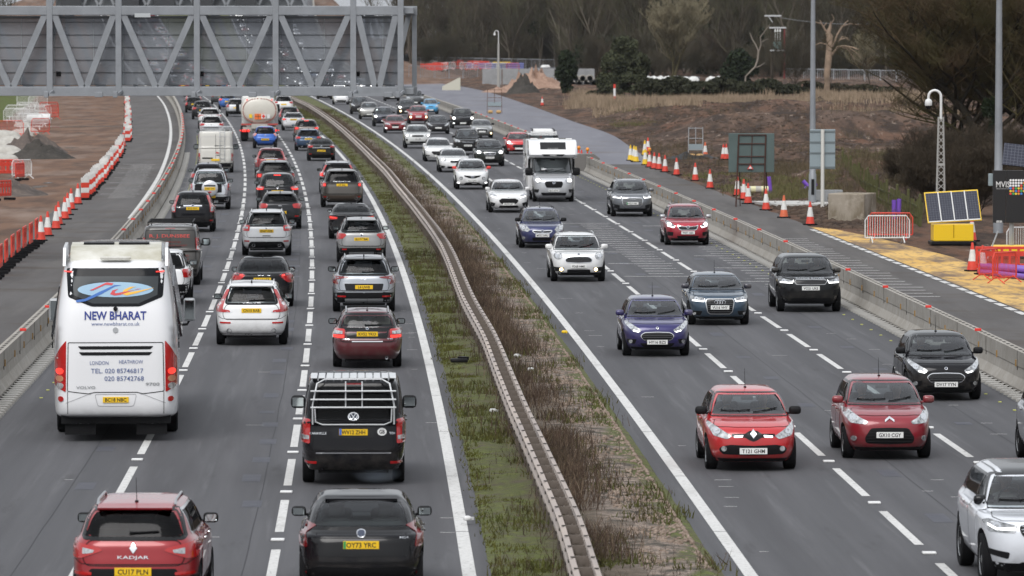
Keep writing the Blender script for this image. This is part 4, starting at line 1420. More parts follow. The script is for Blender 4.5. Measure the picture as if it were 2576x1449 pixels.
def make_car(p, view, colr, plate, x_, y_, label, detail=2, cat='car', group=None, name=None):
 """p: full spec; view 'R' rear seen, 'F' front seen; (x_, y_) ground point between the nearest wheels"""
 me, sh, win = body_of(p)
 W2, L2 = p['W'] / 2, p['L'] / 2
 yfw = L2 - p['fo']; yrw = yfw - p['wb']
 fn = (lambda Y: RE(Y)) if view == 'F' else (lambda Y: L23(Y))
 tang = dpoly(fn, y_)
 rz = math.atan2(-tang, 1.0) + p.get('yaw', 0) + (math.pi if view == 'F' else 0)
 ny = yfw if view == 'F' else yrw
 c, s_ = math.cos(rz), math.sin(rz)
 root = empty(name or p.get('name', 'car'), (x_ - (-s_ * ny), y_ - c * ny, hz(y_)), rz)
 tag(root, label, cat, group)
 pm = colr if isinstance(colr, bpy.types.Material) else paint(*colr)
 sid = id(sh)
 b = bpy.data.objects.new('body', me); link(b, root)
 b.material_slots[0].link = 'OBJECT'; b.material_slots[0].material = pm
 def P(nm, key, fn_, mt, parent=root):
  m_ = cached((sid, nm, key), fn_)
  return ob(nm, m_, mt, parent)
 gr, gf = p.get('grear', M_GLASS_T), p.get('gfront', M_GLASS)
 g_, tone = 1.018, None
 grow = lambda pl, d=.014: [(a + math.copysign(d, a) if abs(a) > .02 else a, b_ + (d if b_ > sum(q[1] for q in pl) / len(pl) else -d)) for a, b_ in pl]
 # glazing
 if not p.get('blind'):
  P('windscreen', 0, lambda: patch(sh, 'F', grow(win['ws'], .02), .004, .006, .09, .05), gf)
  if not p.get('norear'):
   P('rear_window', 0, lambda: patch(sh, 'R', grow(win['rw']), .004, .006, .09, p.get('rwr', .06)), gr)
  if view == 'R' and not p.get('norear') and detail > 0:
   P('window_surround', 0, lambda: seam(sh, 'R', grow(win['rw'], .02), .05, .0055, True, .08, .07), M_BLACK_GL)
  if view == 'F' and detail > 0:
   P('window_surround', 1, lambda: seam(sh, 'F', grow(win['ws'], .012), .02, .0055, True, .08, .06), M_BLACK_GL)
  mid = lambda pl, d: [(a + (d if a < sum(q[0] for q in pl) / 4 else -d) * -1, b_) for a, b_ in pl]
  for fc in 'SP':
   P('side_window', fc, lambda: patch(sh, fc, rounded(win['sw'], .06), .003, .006, .12, .0), p.get('gside', gr))
  sw = win['sw']
  yb_ = yfw - p['wb'] * .50
  P('door_pillar', 0, lambda: patch(sh, 'S', [(yb_ - .05, sw[0][1] - .0), (yb_ + .05, sw[0][1]), (yb_ - .01, sw[3][1] + .02), (yb_ - .10, sw[3][1] + .02)], .007, .012, .08), M_BLACK_GL)
  if detail > 0:
   P('window_trim', 0, lambda: seam(sh, 'S', sw, .03, .005, True, .08, .06), p.get('trim', M_BLACK_GL))
 # doors on the seen side
 if detail > 1 and not p.get('nodoor'):
  zb = p['clr'] + .10
  z7 = win['sw'][0][1] - .02
  yb_ = yfw - p['wb'] * .50
  fd = [(yb_ + .02, zb), (yfw - p['rw'] - .13, zb), (yfw - p['rw'] - .12, z7 - .12), (win['sw'][1][0] + .03, z7), (yb_ - .02, z7)]
  rd = [(yrw + p['rw'] + .12, zb + .02), (yb_ - .01, zb), (yb_ - .05, z7), (yrw + .12, z7), (yrw + .18, zb + .40)]
  for i, pl in enumerate((fd, rd)):
   dr = P('door', i, lambda: patch(sh, 'S', pl, .006, .010, .12, .05), pm)
   hy = (pl[0][0] + .14) if i == 0 else (pl[0][0] + .20)
   hl_ = sh.proj('S', hy, z7 - .13)[0]
   ob('handle', cached(('handle',), lambda: mesh_of('handle', lambda m_: m_.box((0, 0, 0), (.035, .18, .03), bev=.01))), p.get('handle', pm), dr, (hl_.x + .022, hy, z7 - .13))
   P('door_seam', i, lambda: seam(sh, 'S', pl, .014, .0065, True, .12, .05), M_BLACK)
 # sill and lower trim
 if p.get('clad'):
  P('sill_trim', 0, lambda: patch(sh, 'S', [(yrw + p['rw'] + .08, p['clr'] + .02), (yfw - p['rw'] - .08, p['clr'] + .02), (yfw - p['rw'] - .08, p['clr'] + .15), (yrw + p['rw'] + .08, p['clr'] + .15)], .008, .012, .15), M_BLACK)
 # wheels
 for yy in (yfw, yrw):
  for sx in (-1, 1):
   sc_ = p['rw'] / .33
   wo = ob('wheel', TYRE, M_RUBBER, root, (sx * (W2 - .125), yy, p['rw']), (0, 0, 0 if sx > 0 else math.pi), (p.get('tw', 1.05), sc_, sc_))
   if detail > 0 or sx > 0:
    ob('rim', RIMS[p.get('spokes', 5)], p.get('rimm', M_SILVER), wo)
 # underbody
 if view == 'R' or detail > 1:
  P('underbody', 0, lambda: mesh_of('underbody', lambda m_: m_.box((0, 0, p['clr'] + .06), (p['W'] - .62, p['L'] - .55, .14))), M_BLACK)
 # mirrors
 mw = sh.proj('S', yfw - .55, win['sw'][1][1] + .02)[0].x
 my = L2 - p['wsd'] - .46; mz = win['sw'][1][1] + p.get('mz', .05)
 ms = p.get('ms', 1.0)
 for sx, mm in ((1, MIRROR_R), (-1, MIRROR_L)):
  mo = ob('mirror', mm, p.get('mirror', M_BLACK) if p.get('mirror') != 'body' else pm, root, (sx * (mw + .045), my, mz), None, (ms, ms, ms * p.get('msz', 1.0)))
  if view == 'R': ob('mirror_glass', MIRG[sx], M_MIRGL, mo)
 # seats
 if not p.get('blind') and detail > 0:
  sz = win['sw'][0][1] - .13
  for sx in (-.36, .36):
   ob('seat', SEAT, p.get('seatm', M_SEAT), root, (sx * p['W'] / 1.8, yfw - p['wb'] * .60, sz))
  if view == 'R':
   for sx in (-.36, .36): ob('seat', SEAT, p.get('seatm', M_SEAT), root, (sx * p['W'] / 1.8, yrw + .35, sz - .08))
  else:
   ob('steering_wheel', SWHEEL, M_BLACK, root, (.36 * p['W'] / 1.8, L2 - p['wsd'] - .55, sz + .10))
 # roof fittings
 if p.get('rails'):
  rl = p['rails']
  y0, y1 = L2 - p['rfd'] - .35, -L2 + p['rrd'] + .22
  for sx in (-1, 1):
   def rail_(m_):
    pts = []
    for k in range(9):
     t_ = k / 8
     y = y0 + (y1 - y0) * t_
     xx = sh.at(9.6)[4] * .965
     z = sh.proj('T', xx * .97, y)[0].z
     pts.append((sx * xx, y, z + (.0 if k in (0, 8) else .045)))
    m_.tube(pts, .019, 6)
   P('roof_rail', sx, lambda: mesh_of('roof_rail', rail_, 50), rl)
 if p.get('aer'):
  ya_ = (-L2 + p['rrd'] + .30) if (view == 'R' or p['aer'] == 'fin') else (L2 - p['rfd'] - .45)
  zz = sh.proj('T', 0, ya_)[0].z
  ob('aerial', FIN if p['aer'] == 'fin' else WHIP, M_BLACK, root, (0, ya_, zz - .004))
 X = lambda pl, z0: [(a * W2, b_ + z0) for a, b_ in pl]
 plate_t = plate
 def number_plate(face, z, yellow, square=False, xo=0.0):
  l, n = sh.proj(face, xo, z)
  sg = -1 if face == 'R' else 1
  po = ob('number_plate', PLATE_SQ if square else PLATE, M_PL_Y if yellow else M_PL_W, root, (xo, l.y + sg * .02, z))
  if plate_t and detail > 0:
   tw = .43 * min(1.0, len(plate_t) / 8 + .05)
   ob('lettering', text_flat(plate_t, .072, tw, .03, sg), M_PL_T, po, (0, sg * .0085, 0))
   if p.get('flash'):
    ob('side_flash', mesh_of('side_flash', lambda m_: m_.box((0, 0, 0), (.035, .006, .105))), p['flash'], po, (.238 if sg > 0 else -.238, sg * .006, 0))
 if view == 'F':
  hl = p['hl']
  hd = HEAD[p['head']] if isinstance(p.get('head'), str) else p.get('head', HEAD['swept'])
  lens = {'clear': M_LENS_CLR, 'dark': M_LENS_DRK}[p.get('lens', 'clear')]
  for sx in (1, -1):
   pl = X(hd, hl)
   if sx < 0: pl = mirrored(pl)
   ho = P('headlight', sx, lambda: patch(sh, 'F', pl, .010, .02, .06, .03), lens)
   hc = (sum(a for a, _ in pl) / len(pl), sum(b_ for _, b_ in pl) / len(pl))
   lit = p.get('lit', 0)
   if lit in (1, 2):
    r_ = .075 if lit == 2 else .05
    P('bulb', ('b', sx, lit), lambda: patch(sh, 'F', circ(hc[0] + sx * .02, hc[1] - .0, r_ * 1.25, r_), .016, .008, .05), M_LAMP, ho)
   elif detail > 0:
    P('bulb', ('r', sx), lambda: patch(sh, 'F', circ(hc[0] + sx * .03, hc[1], .055), .014, .006, .05), M_CHROME, ho)
   if p.get('drl'):
    if p['drl'] == 'low': dl = [(pl[0][0], pl[0][1] - .0), pl[1], pl[2], (pl[2][0], pl[2][1] + .03), (pl[1][0], pl[1][1] + .035), (pl[0][0], pl[0][1] + .03)] if sx > 0 else None
    else: dl = [(a * W2, b_ + hl) for a, b_ in p['drl']]
    if dl is None: dl = mirrored([(X(hd, hl)[0][0], X(hd, hl)[0][1]), X(hd, hl)[1], X(hd, hl)[2], (X(hd, hl)[2][0], X(hd, hl)[2][1] + .03), (X(hd, hl)[1][0], X(hd, hl)[1][1] + .035), (X(hd, hl)[0][0], X(hd, hl)[0][1] + .03)])
    elif sx < 0 and p['drl'] != 'low': dl = mirrored(dl)
    P('daytime_light', sx, lambda: patch(sh, 'F', dl, .018, .008, .06, .01), M_DRL, ho)
   if p.get('fog'):
    fx, fz, fr_ = p['fog'][:3]
    fo_ = P('fog_lamp', sx, lambda: patch(sh, 'F', circ(sx * fx * W2, fz, fr_), .012, .012, .05), p['fog'][3] if len(p['fog']) > 3 else M_LENS_CLR)
   if p.get('vent'):
    vl = [(a * W2, b_) for a, b_ in p['vent']]
    if sx < 0: vl = mirrored(vl)
    P('air_vent', sx, lambda: patch(sh, 'F', vl, .006, .012, .06, .03), M_BLACK)
  if p.get('grille'):
   gl = X(p['grille'], hl) ; gl = gl + mirrored(gl)
   if p.get('gsur'): P('grille_surround', 0, lambda: seam(sh, 'F', gl, p.get('gsw', .03), .013, True, .06, p.get('gr', .05)), p['gsur'])
   P('grille', 0, lambda: patch(sh, 'F', gl, .008, .014, .06, p.get('gr', .05)), p.get('gmat', M_BLACK_GL))
   zs_ = [b_ for _, b_ in gl]; xs_ = max(a for a, _ in gl)
   if detail > 0 and p.get('bars', 4):
    nb = p.get('bars', 4)
    def bars_(m_):
     for k in range(nb):
      z = min(zs_) + (max(zs_) - min(zs_)) * (k + 1) / (nb + 1)
      # half width of the opening at this height
      best = 0
      for i in range(len(gl)):
       (xa, za), (xb, zb_) = gl[i - 1], gl[i]
       if (za - z) * (zb_ - z) <= 0 and abs(za - zb_) > 1e-6: best = max(best, abs(xa + (xb - xa) * (z - za) / (zb_ - za)))
      best -= .03
      pts = []
      for q in range(9):
       l, n = sh.proj('F', -best + 2 * best * q / 8, z); pts.append(l + n * .012)
      m_.tube(pts, .007, 4)
    P('grille_bar', 0, lambda: mesh_of('grille_bar', bars_), p.get('barm', M_BARG))
  if p.get('lower'):
   ll = [(a * W2, b_) for a, b_ in p['lower']]; ll = ll + mirrored(ll)
   P('lower_grille', 0, lambda: patch(sh, 'F', ll, .006, .012, .06, .04), M_BLACK)
  if p.get('skirt', 1):
   z0 = p['clr']
   P('front_skirt', 0, lambda: patch(sh, 'F', [(-W2 * .82, z0 + .01), (W2 * .82, z0 + .01), (W2 * .86, z0 + p.get('skh', .07)), (-W2 * .86, z0 + p.get('skh', .07))], .008, .012, .1, .02), p.get('skm', M_BLACK))
  number_plate('F', p.get('pz', .46), False, xo=p.get('px', 0))
  if p.get('badge'):
   bz, br = p['badge'][:2]
   P('badge', 0, lambda: patch(sh, 'F', p['badge'][2] if len(p['badge']) > 2 else circ(0, bz, br * 1.25, br), .022, .02, .05), M_CHROME)
   if len(p['badge']) < 3: P('badge_face', 0, lambda: patch(sh, 'F', circ(0, bz, br * 1.0, br * .72), .026, .006, .05), M_BADGE)
  if p.get('rings'):
   zc = p['rings']
   def rings_(m_):
    for k in range(4):
     l, n = sh.proj('F', -.105 + .07 * k, zc)
     m_.tube([(l.x + .048 * math.cos(a), l.y + .02 + .001 * k, l.z + .048 * math.sin(a)) for a in [2 * math.pi * q / 18 for q in range(18)]], .008, 5, closed=True)
   P('badge', 'rings', lambda: mesh_of('badge', rings_, 60), M_CHROME)
  if detail > 1:
   hw = sh.at(5.5)[4]
   yb0 = L2 - p['wsd'] + .10
   bl = [(-hw * .80, yb0 - .02), (-hw * .86, L2 - p['wsd'] * .5), (-hw * .74, L2 - .30), (-hw * .4, L2 - .19), (hw * .4, L2 - .19), (hw * .74, L2 - .30), (hw * .86, L2 - p['wsd'] * .5), (hw * .80, yb0 - .02)]
   P('bonnet', 0, lambda: patch(sh, 'T', bl, .005, .008, .12, .08), pm)
   P('bonnet_seam', 0, lambda: seam(sh, 'T', bl, .013, .006, True, .10, .08), M_BLACK)
   def wip(m_):
    for xa, xb in ((.62, -.02), (-.08, -.60)):
     pts = []
     for q in range(6):
      xx = (xa + (xb - xa) * q / 5) * W2
      l, n = sh.proj('T', xx, L2 - p['wsd'] - .10 - .06 * q / 5 - .30 * abs(xx / W2) ** 3); pts.append(l + n * .02)
     m_.tube(pts, .011, 5)
   P('wiper', 0, lambda: mesh_of('wiper', wip), M_BLACK)
   zz = sh.at(8.5)[1]
   ob('interior_mirror', cached(('imir',), lambda: mesh_of('interior_mirror', lambda m_: m_.box((0, 0, 0), (.24, .05, .07), bev=.02))), M_BLACK, root, (0, sh.at(8.5)[0] - .14, zz - .05))
  for s__, hgt, z, bold in p.get('ftext', ()):
   P('lettering', s__, lambda: text_on(sh, 'F', s__, hgt, (0, z), p.get('ftw'), bold, .012), M_CHROME)
 else:
  tz = p.get('tz', p['rbz'] - .16)
  tl = TAIL[p['tail']] if isinstance(p['tail'], str) else p['tail']
  for sx in (1, -1):
   pl = X(tl, tz)
   if sx < 0: pl = mirrored(pl)
   to = P('tail_light', sx, lambda: patch(sh, 'R', pl, .012, .02, .06, .03), p.get('tlens', M_LENS_RED))
   tc_ = (sum(a for a, _ in pl) / len(pl), sum(b_ for _, b_ in pl) / len(pl))
   if p.get('rev'):       # pale reversing / indicator window
    rv = X(p['rev'], tz)
    if sx < 0: rv = mirrored(rv)
    P('indicator', sx, lambda: patch(sh, 'R', rv, .017, .008, .05, .012), M_LENS_CLR, to)
   if p.get('lit'):
    lt = X(p['litp'], tz) if p.get('litp') else circ(tc_[0], tc_[1], .09, .05)
    if p.get('litp') and sx < 0: lt = mirrored(lt)
    P('bulb', sx, lambda: patch(sh, 'R', lt, .019, .008, .05), M_LENS_LIT, to)
   if p.get('refl'):
    fx, fz, fw_ = p['refl']
    P('reflector', sx, lambda: patch(sh, 'R', [(sx * fx * W2 - fw_, fz - .022), (sx * fx * W2 + fw_, fz - .022), (sx * fx * W2 + fw_, fz + .022), (sx * fx * W2 - fw_, fz + .022)], .012, .012, .05, .01), M_LENS_RED)
   if p.get('exh'):
    ex, ez, er = p['exh'][:3]
    if len(p['exh']) > 3 and sx < 0: continue
    l, n = sh.proj('R', sx * ex * W2, ez + .05)
    ob('exhaust', cached(('exh', er), lambda: mesh_of('exhaust', lambda m_: (m_.lathe([(er, .0), (er, .12), (er * .82, .12), (er * .8, .02), (.001, .02)], 14, 'Y')), 40)), M_CHROME, root, (sx * ex * W2, l.y + .11, ez))
  if p.get('bump'):      # dark lower bumper
   bl = [(a * W2, b_) for a, b_ in p['bump']]; bl = bl + mirrored(bl)
   P('lower_bumper', 0, lambda: patch(sh, 'R', bl, .010, .016, .08, .04), p.get('bumpm', M_BLACK))
  if detail > 0 and p.get('gate', 1):
   zt, zb = p['rbz'] - .02, p.get('gz', .60)
   gl = [(-W2 * .74, zb), (W2 * .74, zb), (W2 * .80, zb + .15), (W2 * .70, zt), (-W2 * .70, zt), (-W2 * .80, zb + .15)]
   if 'deck' in p: gl = [(-W2 * .62, zb), (W2 * .62, zb), (W2 * .64, p['deck'] - .06), (-W2 * .64, p['deck'] - .06)]
   P('tailgate_seam', 0, lambda: seam(sh, 'R', gl, .012, .005, True, .08, .08), M_BLACK)
   if detail > 1:
    P('bumper_seam', 0, lambda: seam(sh, 'R', [(-W2 * .96, zb + .10), (-W2 * .80, zb + .02), (W2 * .80, zb + .02), (W2 * .96, zb + .10)], .012, .005, False, .08), M_BLACK)
  number_plate('R', p.get('pz', .80), True, p.get('psq', False), p.get('px', 0))
  if p.get('recess'):
   a_, z0, z1 = p['recess']
   P('plate_recess', 0, lambda: patch(sh, 'R', [(-a_ * W2 * .92, z0), (a_ * W2 * .92, z0), (a_ * W2, z1), (-a_ * W2, z1)], .007, .012, .07, .04), p.get('recm', M_BLACK_GL))
  if p.get('strip'):
   a_, z0, z1, sm = p['strip']
   P('trim_strip', 0, lambda: patch(sh, 'R', [(-a_ * W2, z0), (a_ * W2, z0), (a_ * W2, z1), (-a_ * W2, z1)], .014, .014, .07, .008), sm)
  if p.get('badge'):
   bz, br = p['badge'][:2]
   P('badge', 0, lambda: patch(sh, 'R', p['badge'][2] if len(p['badge']) > 2 else circ(0, bz, br * 1.2, br), .018, .015, .04), M_CHROME)
   if len(p['badge']) < 3: P('badge_face', 0, lambda: patch(sh, 'R', circ(0, bz, br * .98, br * .75), .022, .006, .04), M_BADGE)
  if p.get('brk'):
   zt = sh.at(8.93)[3]
   P('brake_light', 0, lambda: patch(sh, 'R', [(-.16, zt - .005), (.16, zt - .005), (.16, zt + .022), (-.16, zt + .022)], .012, .01, .06), M_LENS_LIT if p['brk'] == 2 else M_LENS_DKRED)
  if p.get('spoil'):
   k_ = sh.at(9.1)
   wd_ = k_[4] * .86
   def sp_(m_):
    prof = [(k_[2] - p['spoil'], k_[3] + .015), (k_[2] + .10, k_[3] + .052), (k_[2] + .10, k_[3] - .03), (k_[2] - p['spoil'] + .01, k_[3] - .012)]
    m_.prism(prof, 'x', -wd_, wd_)
   P('spoiler', 0, lambda: mesh_of('spoiler', sp_, 40), p.get('spm', pm) or pm)
  if p.get('wip', 1) and detail > 0 and 'deck' not in p and not p.get('norear'):
   def rw_(m_):
    z0 = win['rw'][0][1] + .05
    pts = []
    for q in range(6):
     l, n = sh.proj('R', (-.06 + .42 * q / 5) * 1.0, z0 + .02 * q / 5); pts.append(l + n * .025)
    m_.tube(pts, [.02, .015, .014, .013, .012, .01], 5)
   P('wiper', 0, lambda: mesh_of('wiper', rw_), M_BLACK)
  for s__, hgt, xx, z, sw_ in p.get('rtext', ()):
   P('lettering', s__, lambda: text_on(sh, 'R', s__, hgt, (xx, z), sw_, .0, .012), M_CHROME)
 return root

# upper body of a seated person: one surface from waist to crown
def _person(mb_):
 rings = [(-.38, .19, .13, .0), (-.2, .20, .13, .0), (-.02, .215, .125, -.01), (.08, .215, .11, -.02), (.135, .17, .09, -.02), (.165, .075, .07, -.01), (.20, .058, .06, .0), (.235, .058, .065, .01),
             (.255, .068, .085, .025), (.29, .076, .098, .025), (.33, .08, .102, .022), (.37, .079, .10, .015), (.41, .068, .088, .008), (.44, .042, .055, .004), (.452, .008, .01, .002)]
 n = 20; vs, fs = [], []
 for z, rx, ry, yo in rings:
  for k in range(n):
   a = 2 * math.pi * k / n
   x, y = rx * math.cos(a), ry * math.sin(a) + yo
   if .26 < z < .40 and math.sin(a) > .95: y += .022 if z < .34 else .004        # nose and brow
   if .30 < z < .36 and abs(math.cos(a)) > .95: x *= 1.14                        # ears
   vs.append((x, y, z))
 for i in range(len(rings) - 1):
  for k in range(n):
   l = (k + 1) % n; fs.append((i * n + k, i * n + l, (i + 1) * n + l, (i + 1) * n + k))
 fs.append(tuple(range(n))[::-1]); fs.append(tuple(range((len(rings) - 1) * n, len(rings) * n)))
 mb_.add(vs, fs)
PERSON = mesh_of('person', _person, 70)
def _hair(mb_):
 n = 20; vs, fs = [], []
 rings = [(.27, .083, .10, -.012), (.33, .09, .112, -.004), (.38, .089, .11, .0), (.42, .075, .096, .0), (.45, .046, .06, 0), (.463, .008, .01, 0)]
 for z, rx, ry, yo in rings:
  for k in range(n):
   a = 2 * math.pi * k / n
   y = ry * math.sin(a) + .012 + yo
   if math.sin(a) > .25 and z < .40: y = min(y, .012)
   vs.append((rx * math.cos(a), y, z))
 for i in range(len(rings) - 1):
  for k in range(n):
   l = (k + 1) % n; fs.append((i * n + k, i * n + l, (i + 1) * n + l, (i + 1) * n + k))
 fs.append(tuple(range((len(rings) - 1) * n, len(rings) * n)))
 mb_.add(vs, fs)
HAIR = mesh_of('hair', _hair, 70)
def _jumper(mb_):
 n = 20; vs, fs = [], []
 rings = [(-.38, .20, .14, .0), (-.2, .21, .14, .0), (-.02, .225, .135, -.01), (.085, .224, .12, -.02), (.142, .178, .098, -.02), (.172, .085, .08, -.01)]
 for z, rx, ry, yo in rings:
  for k in range(n):
   a = 2 * math.pi * k / n; vs.append((rx * math.cos(a), ry * math.sin(a) + yo, z))
 for i in range(len(rings) - 1):
  for k in range(n):
   l = (k + 1) % n; fs.append((i * n + k, i * n + l, (i + 1) * n + l, (i + 1) * n + k))
 for sx in (-1, 1):      # sleeves running forward to the lap
  mb_.tube([(sx * .20, -.02, .08), (sx * .25, .03, -.10), (sx * .24, .16, -.26), (sx * .17, .30, -.32)], [.06, .058, .05, .042], 8)
 mb_.add(vs, fs)
JUMPER = mesh_of('jumper', _jumper, 60)
M_BARG = mat('grille_grey', (.07, .07, .073), .4)
M_BADGE = mat('badge_blue_black', (.02, .03, .06), .3)
M_SKIN = mat('skin', (.42, .24, .17), .5)
def person_in(car, p, side, label, hair, top):
 """a seated figure behind the windscreen; side +1 driver, -1 passenger"""
 me, sh, win = body_of(p)
 c = car
 L2 = p['L'] / 2; yfw = L2 - p['fo']
 loc = Vector((side * .36 * p['W'] / 1.8, yfw - p['wb'] * .60 + .17, win['sw'][0][1] - .15))
 wl = Matrix.Translation(c.location) @ Matrix.Rotation(c.rotation_euler.z, 4, 'Z') @ loc
 o = ob('person', PERSON, M_SKIN, None, wl, (0, 0, c.rotation_euler.z))
 tag(o, label, 'person')
 ob('hair', HAIR, mat('hair_' + hair[0], hair[1], .7), o)
 ob('jumper', JUMPER, mat('cloth_' + top[0], top[1], .9), o)
 return o

# ================================================================== CARS
def K(kind, **kw):
 p = dict(KINDS[kind]); p.update(kw); return p
WHITE = ((.74, .74, .74), 0, .3); BLACKP = ((.008, .008, .010), 0, .25); SILV = ((.46, .47, .49), .55, .35)
GREYL = ((.27, .28, .30), .55, .35); GREYD = ((.055, .058, .062), .4, .35); CHAR = ((.022, .023, .026), .3, .3)
NAVY = ((.012, .014, .030), .2, .3); BROWN = ((.075, .068, .060), .3, .45); REDM = ((.27, .008, .013), .15, .3); REDB = ((.55, .015, .02), 0, .3)
BLUEM = ((.022, .075, .17), .3, .3)
GQ = 'cars driving away in the left carriageway'
GO = 'cars coming towards the camera in the right carriageway'
CARS = {}
def car(key, p, view, colr, plate, xc, yb, label, detail=2, **k):
 g = gp(xc, yb)
 p['name'] = k.pop('name', 'car')
 CARS[key] = (make_car(p, view, colr, plate, g.x, g.y, label, detail, k.pop('cat', 'car'), GQ if view == 'R' else GO), p)
 sc_ = k.get('k', 1.0)
 if sc_ != 1.0: CARS[key][0].scale = (sc_,) * 3
 return CARS[key][0]
DIA = [(0, -.075), (.055, 0), (0, .075), (-.055, 0)]
dia = lambda z, s_=1.0: [(a * s_, z + b * s_) for a, b in DIA]

# ---- left carriageway, nearest first (seen from behind)
kad = K('suv', L=4.45, W=1.84, H=1.61, rails=M_SILVER, aer='whip', tail=[(.47, -.01), (.52, .03), (.97, .115), (1.0, .0), (.95, -.13), (.80, -.12), (.60, -.05)], rev=[(.60, .0), (.78, .03), (.78, -.06), (.62, -.04)], tz=.96, pz=.66, badge=(.99, .07, dia(.985, 1.0)), cpil=.45,
  bump=[(.98, .30), (.97, .60), (.72, .56), (.66, .70), (.0, .70), (0, .30)], gate=1, gz=.74, refl=(.78, .63, .13), spoil=.12, rtext=(('KADJAR', .045, 0, .86, .44),), clad=1, brk=1, rw=.35, trim=M_CHROME, handle=M_CHROME, grear=M_GLASS_P, gside=M_GLASS_P, yaw=-.03)
car('kad', kad, 'R', REDM, 'CU17 PLN', 347, 1538, 'metallic red crossover with silver roof rails and plate CU17 PLN, nearest the coach')
mg = K('suv', L=4.29, W=1.836, H=1.50, wb=2.7, hl=.86, bf=.98, wsd=.85, rbz=1.04, rbd=.24, rrd=.98, grear=M_GLASS_R, tail=[(.70, .16), (.96, .22), (1.0, .1), (.97, -.14), (.85, -.15), (.88, .05)], tlens=M_LENS_DKRED, tz=.93, pz=.83, recess=(.80, .66, 1.02), badge=(.985, .055), bump=[(.94, .24), (.90, .44), (.70, .52), (0, .50), (0, .24)],
       spoil=.03, rtop=8.82, rin=.86, aer=None, wip=0, flash=M_GREEN, refl=(.90, .40, .03), gz=.56, rtext=(('MG4', .03, .62, .93, .12),), spokes=10)
car('mg', mg, 'R', BLACKP, 'OY73 YRC', 909, 1502, 'glossy black electric hatchback with green flash plate OY73 YRC, bottom of the frame')
crv_ = K('van', L=4.95, W=1.90, H=1.96, wb=3.0, rw=.345, clr=.24, aer=None, tail=[(.82, .22), (.985, .24), (1.0, -.02), (.99, -.2), (.83, -.22)], tz=1.0, rev=[(.84, -.07), (.98, -.06), (.98, -.14), (.84, -.14)], pz=.99, recess=(.42, .88, 1.08), bump=[(.995, .30), (.99, .58), (0, .58), (0, .30)], bumpm=BLACKP and paint(*BLACKP),
         strip=(.72, .60, .625, M_CHROME), refl=(.82, .44, .11), gate=1, gz=.62, rin=.86, rlow=.02, rbz=1.20, grear=M_GLASS_P, gside=M_GLASS_P, badge=(1.27, .085), rtext=(('CARAVELLE', .042, -.64, .97, .30), ('TDI', .04, .70, .97, .1)), ms=1.25, msz=1.3, spokes=7, nodoor=0, wip=0, brk=1)
vw = car('vw', crv_, 'R', BLACKP, 'WV12 ZHH', 889.5, 1212, 'black people carrier van with a white bicycle rack on its tailgate and GB sticker', name='van', cat='van')
vwsh = body_of(crv_)[1]
mb = MB()
yv = lambda z, o: vwsh.proj('R', 0, z)[0].y - o
fr_ = [(-.74, yv(1.10, .12), 1.14), (-.74, yv(1.5, .20), 1.5), (-.66, yv(1.85, .16), 1.88), (-.52, yv(1.92, .14), 1.95), (.52, yv(1.92, .14), 1.95), (.66, yv(1.85, .16), 1.88), (.74, yv(1.5, .20), 1.5), (.74, yv(1.10, .12), 1.14)]
mb.tube(fr_, .016, 8)
fr2 = [(-.70, yv(1.4, .04), 1.42), (-.69, yv(1.22, .04), 1.18), (-.56, yv(1.15, .05), 1.13), (.56, yv(1.15, .05), 1.13), (.69, yv(1.22, .04), 1.18), (.70, yv(1.4, .04), 1.42)]
mb.tube(fr2, .015, 8)
for xx in (-.14, .16): mb.tube([(xx, yv(1.4, .2), 1.45), (xx, yv(1.85, .17), 1.92)], .013, 6)
rack = mb.obj('bike_rack', M_GALV_W, vw, smooth=50)
mb = MB(); mb.box((0, 0, 0), (1.56, .06, .028), bev=.01); rme_ = mb.mesh('rack_rail')
for z, o in ((1.46, .30), (1.60, .26), (1.75, .24)): ob('rack_rail', rme_, M_GALV_W, rack, (0, yv(z, o), z))
mb = MB()
for k in range(11): mb.box((-.72 + .144 * k, -1.55, 1.965), (.12, 1.35, .018), bev=.006)
ob('roof_slats', mb.mesh('roof_slats'), M_GALV_W, vw)
for ln in ([(-.042, 1.325), (0, 1.265), (.042, 1.325)], [(-.075, 1.30), (-.035, 1.205), (0, 1.265), (.035, 1.205), (.075, 1.30)]): ob('emblem_stroke', seam(vwsh, 'R', ln, .016, .026, False, .02), M_CHROME, vw)
gb = ob('sticker', patch(vwsh, 'R', circ(.52, .995, .085, .07), .012, .01, .05), M_WPL, vw)
ob('lettering', text_on(vwsh, 'R', 'GB', .065, (.52, .995), .10, .03, .018), M_PL_T, gb)
ob('side_flash', patch(vwsh, 'R', [(-.255, .935), (-.215, .935), (-.215, 1.045), (-.255, 1.045)], .040, .01, .05), M_BLUE, vw)

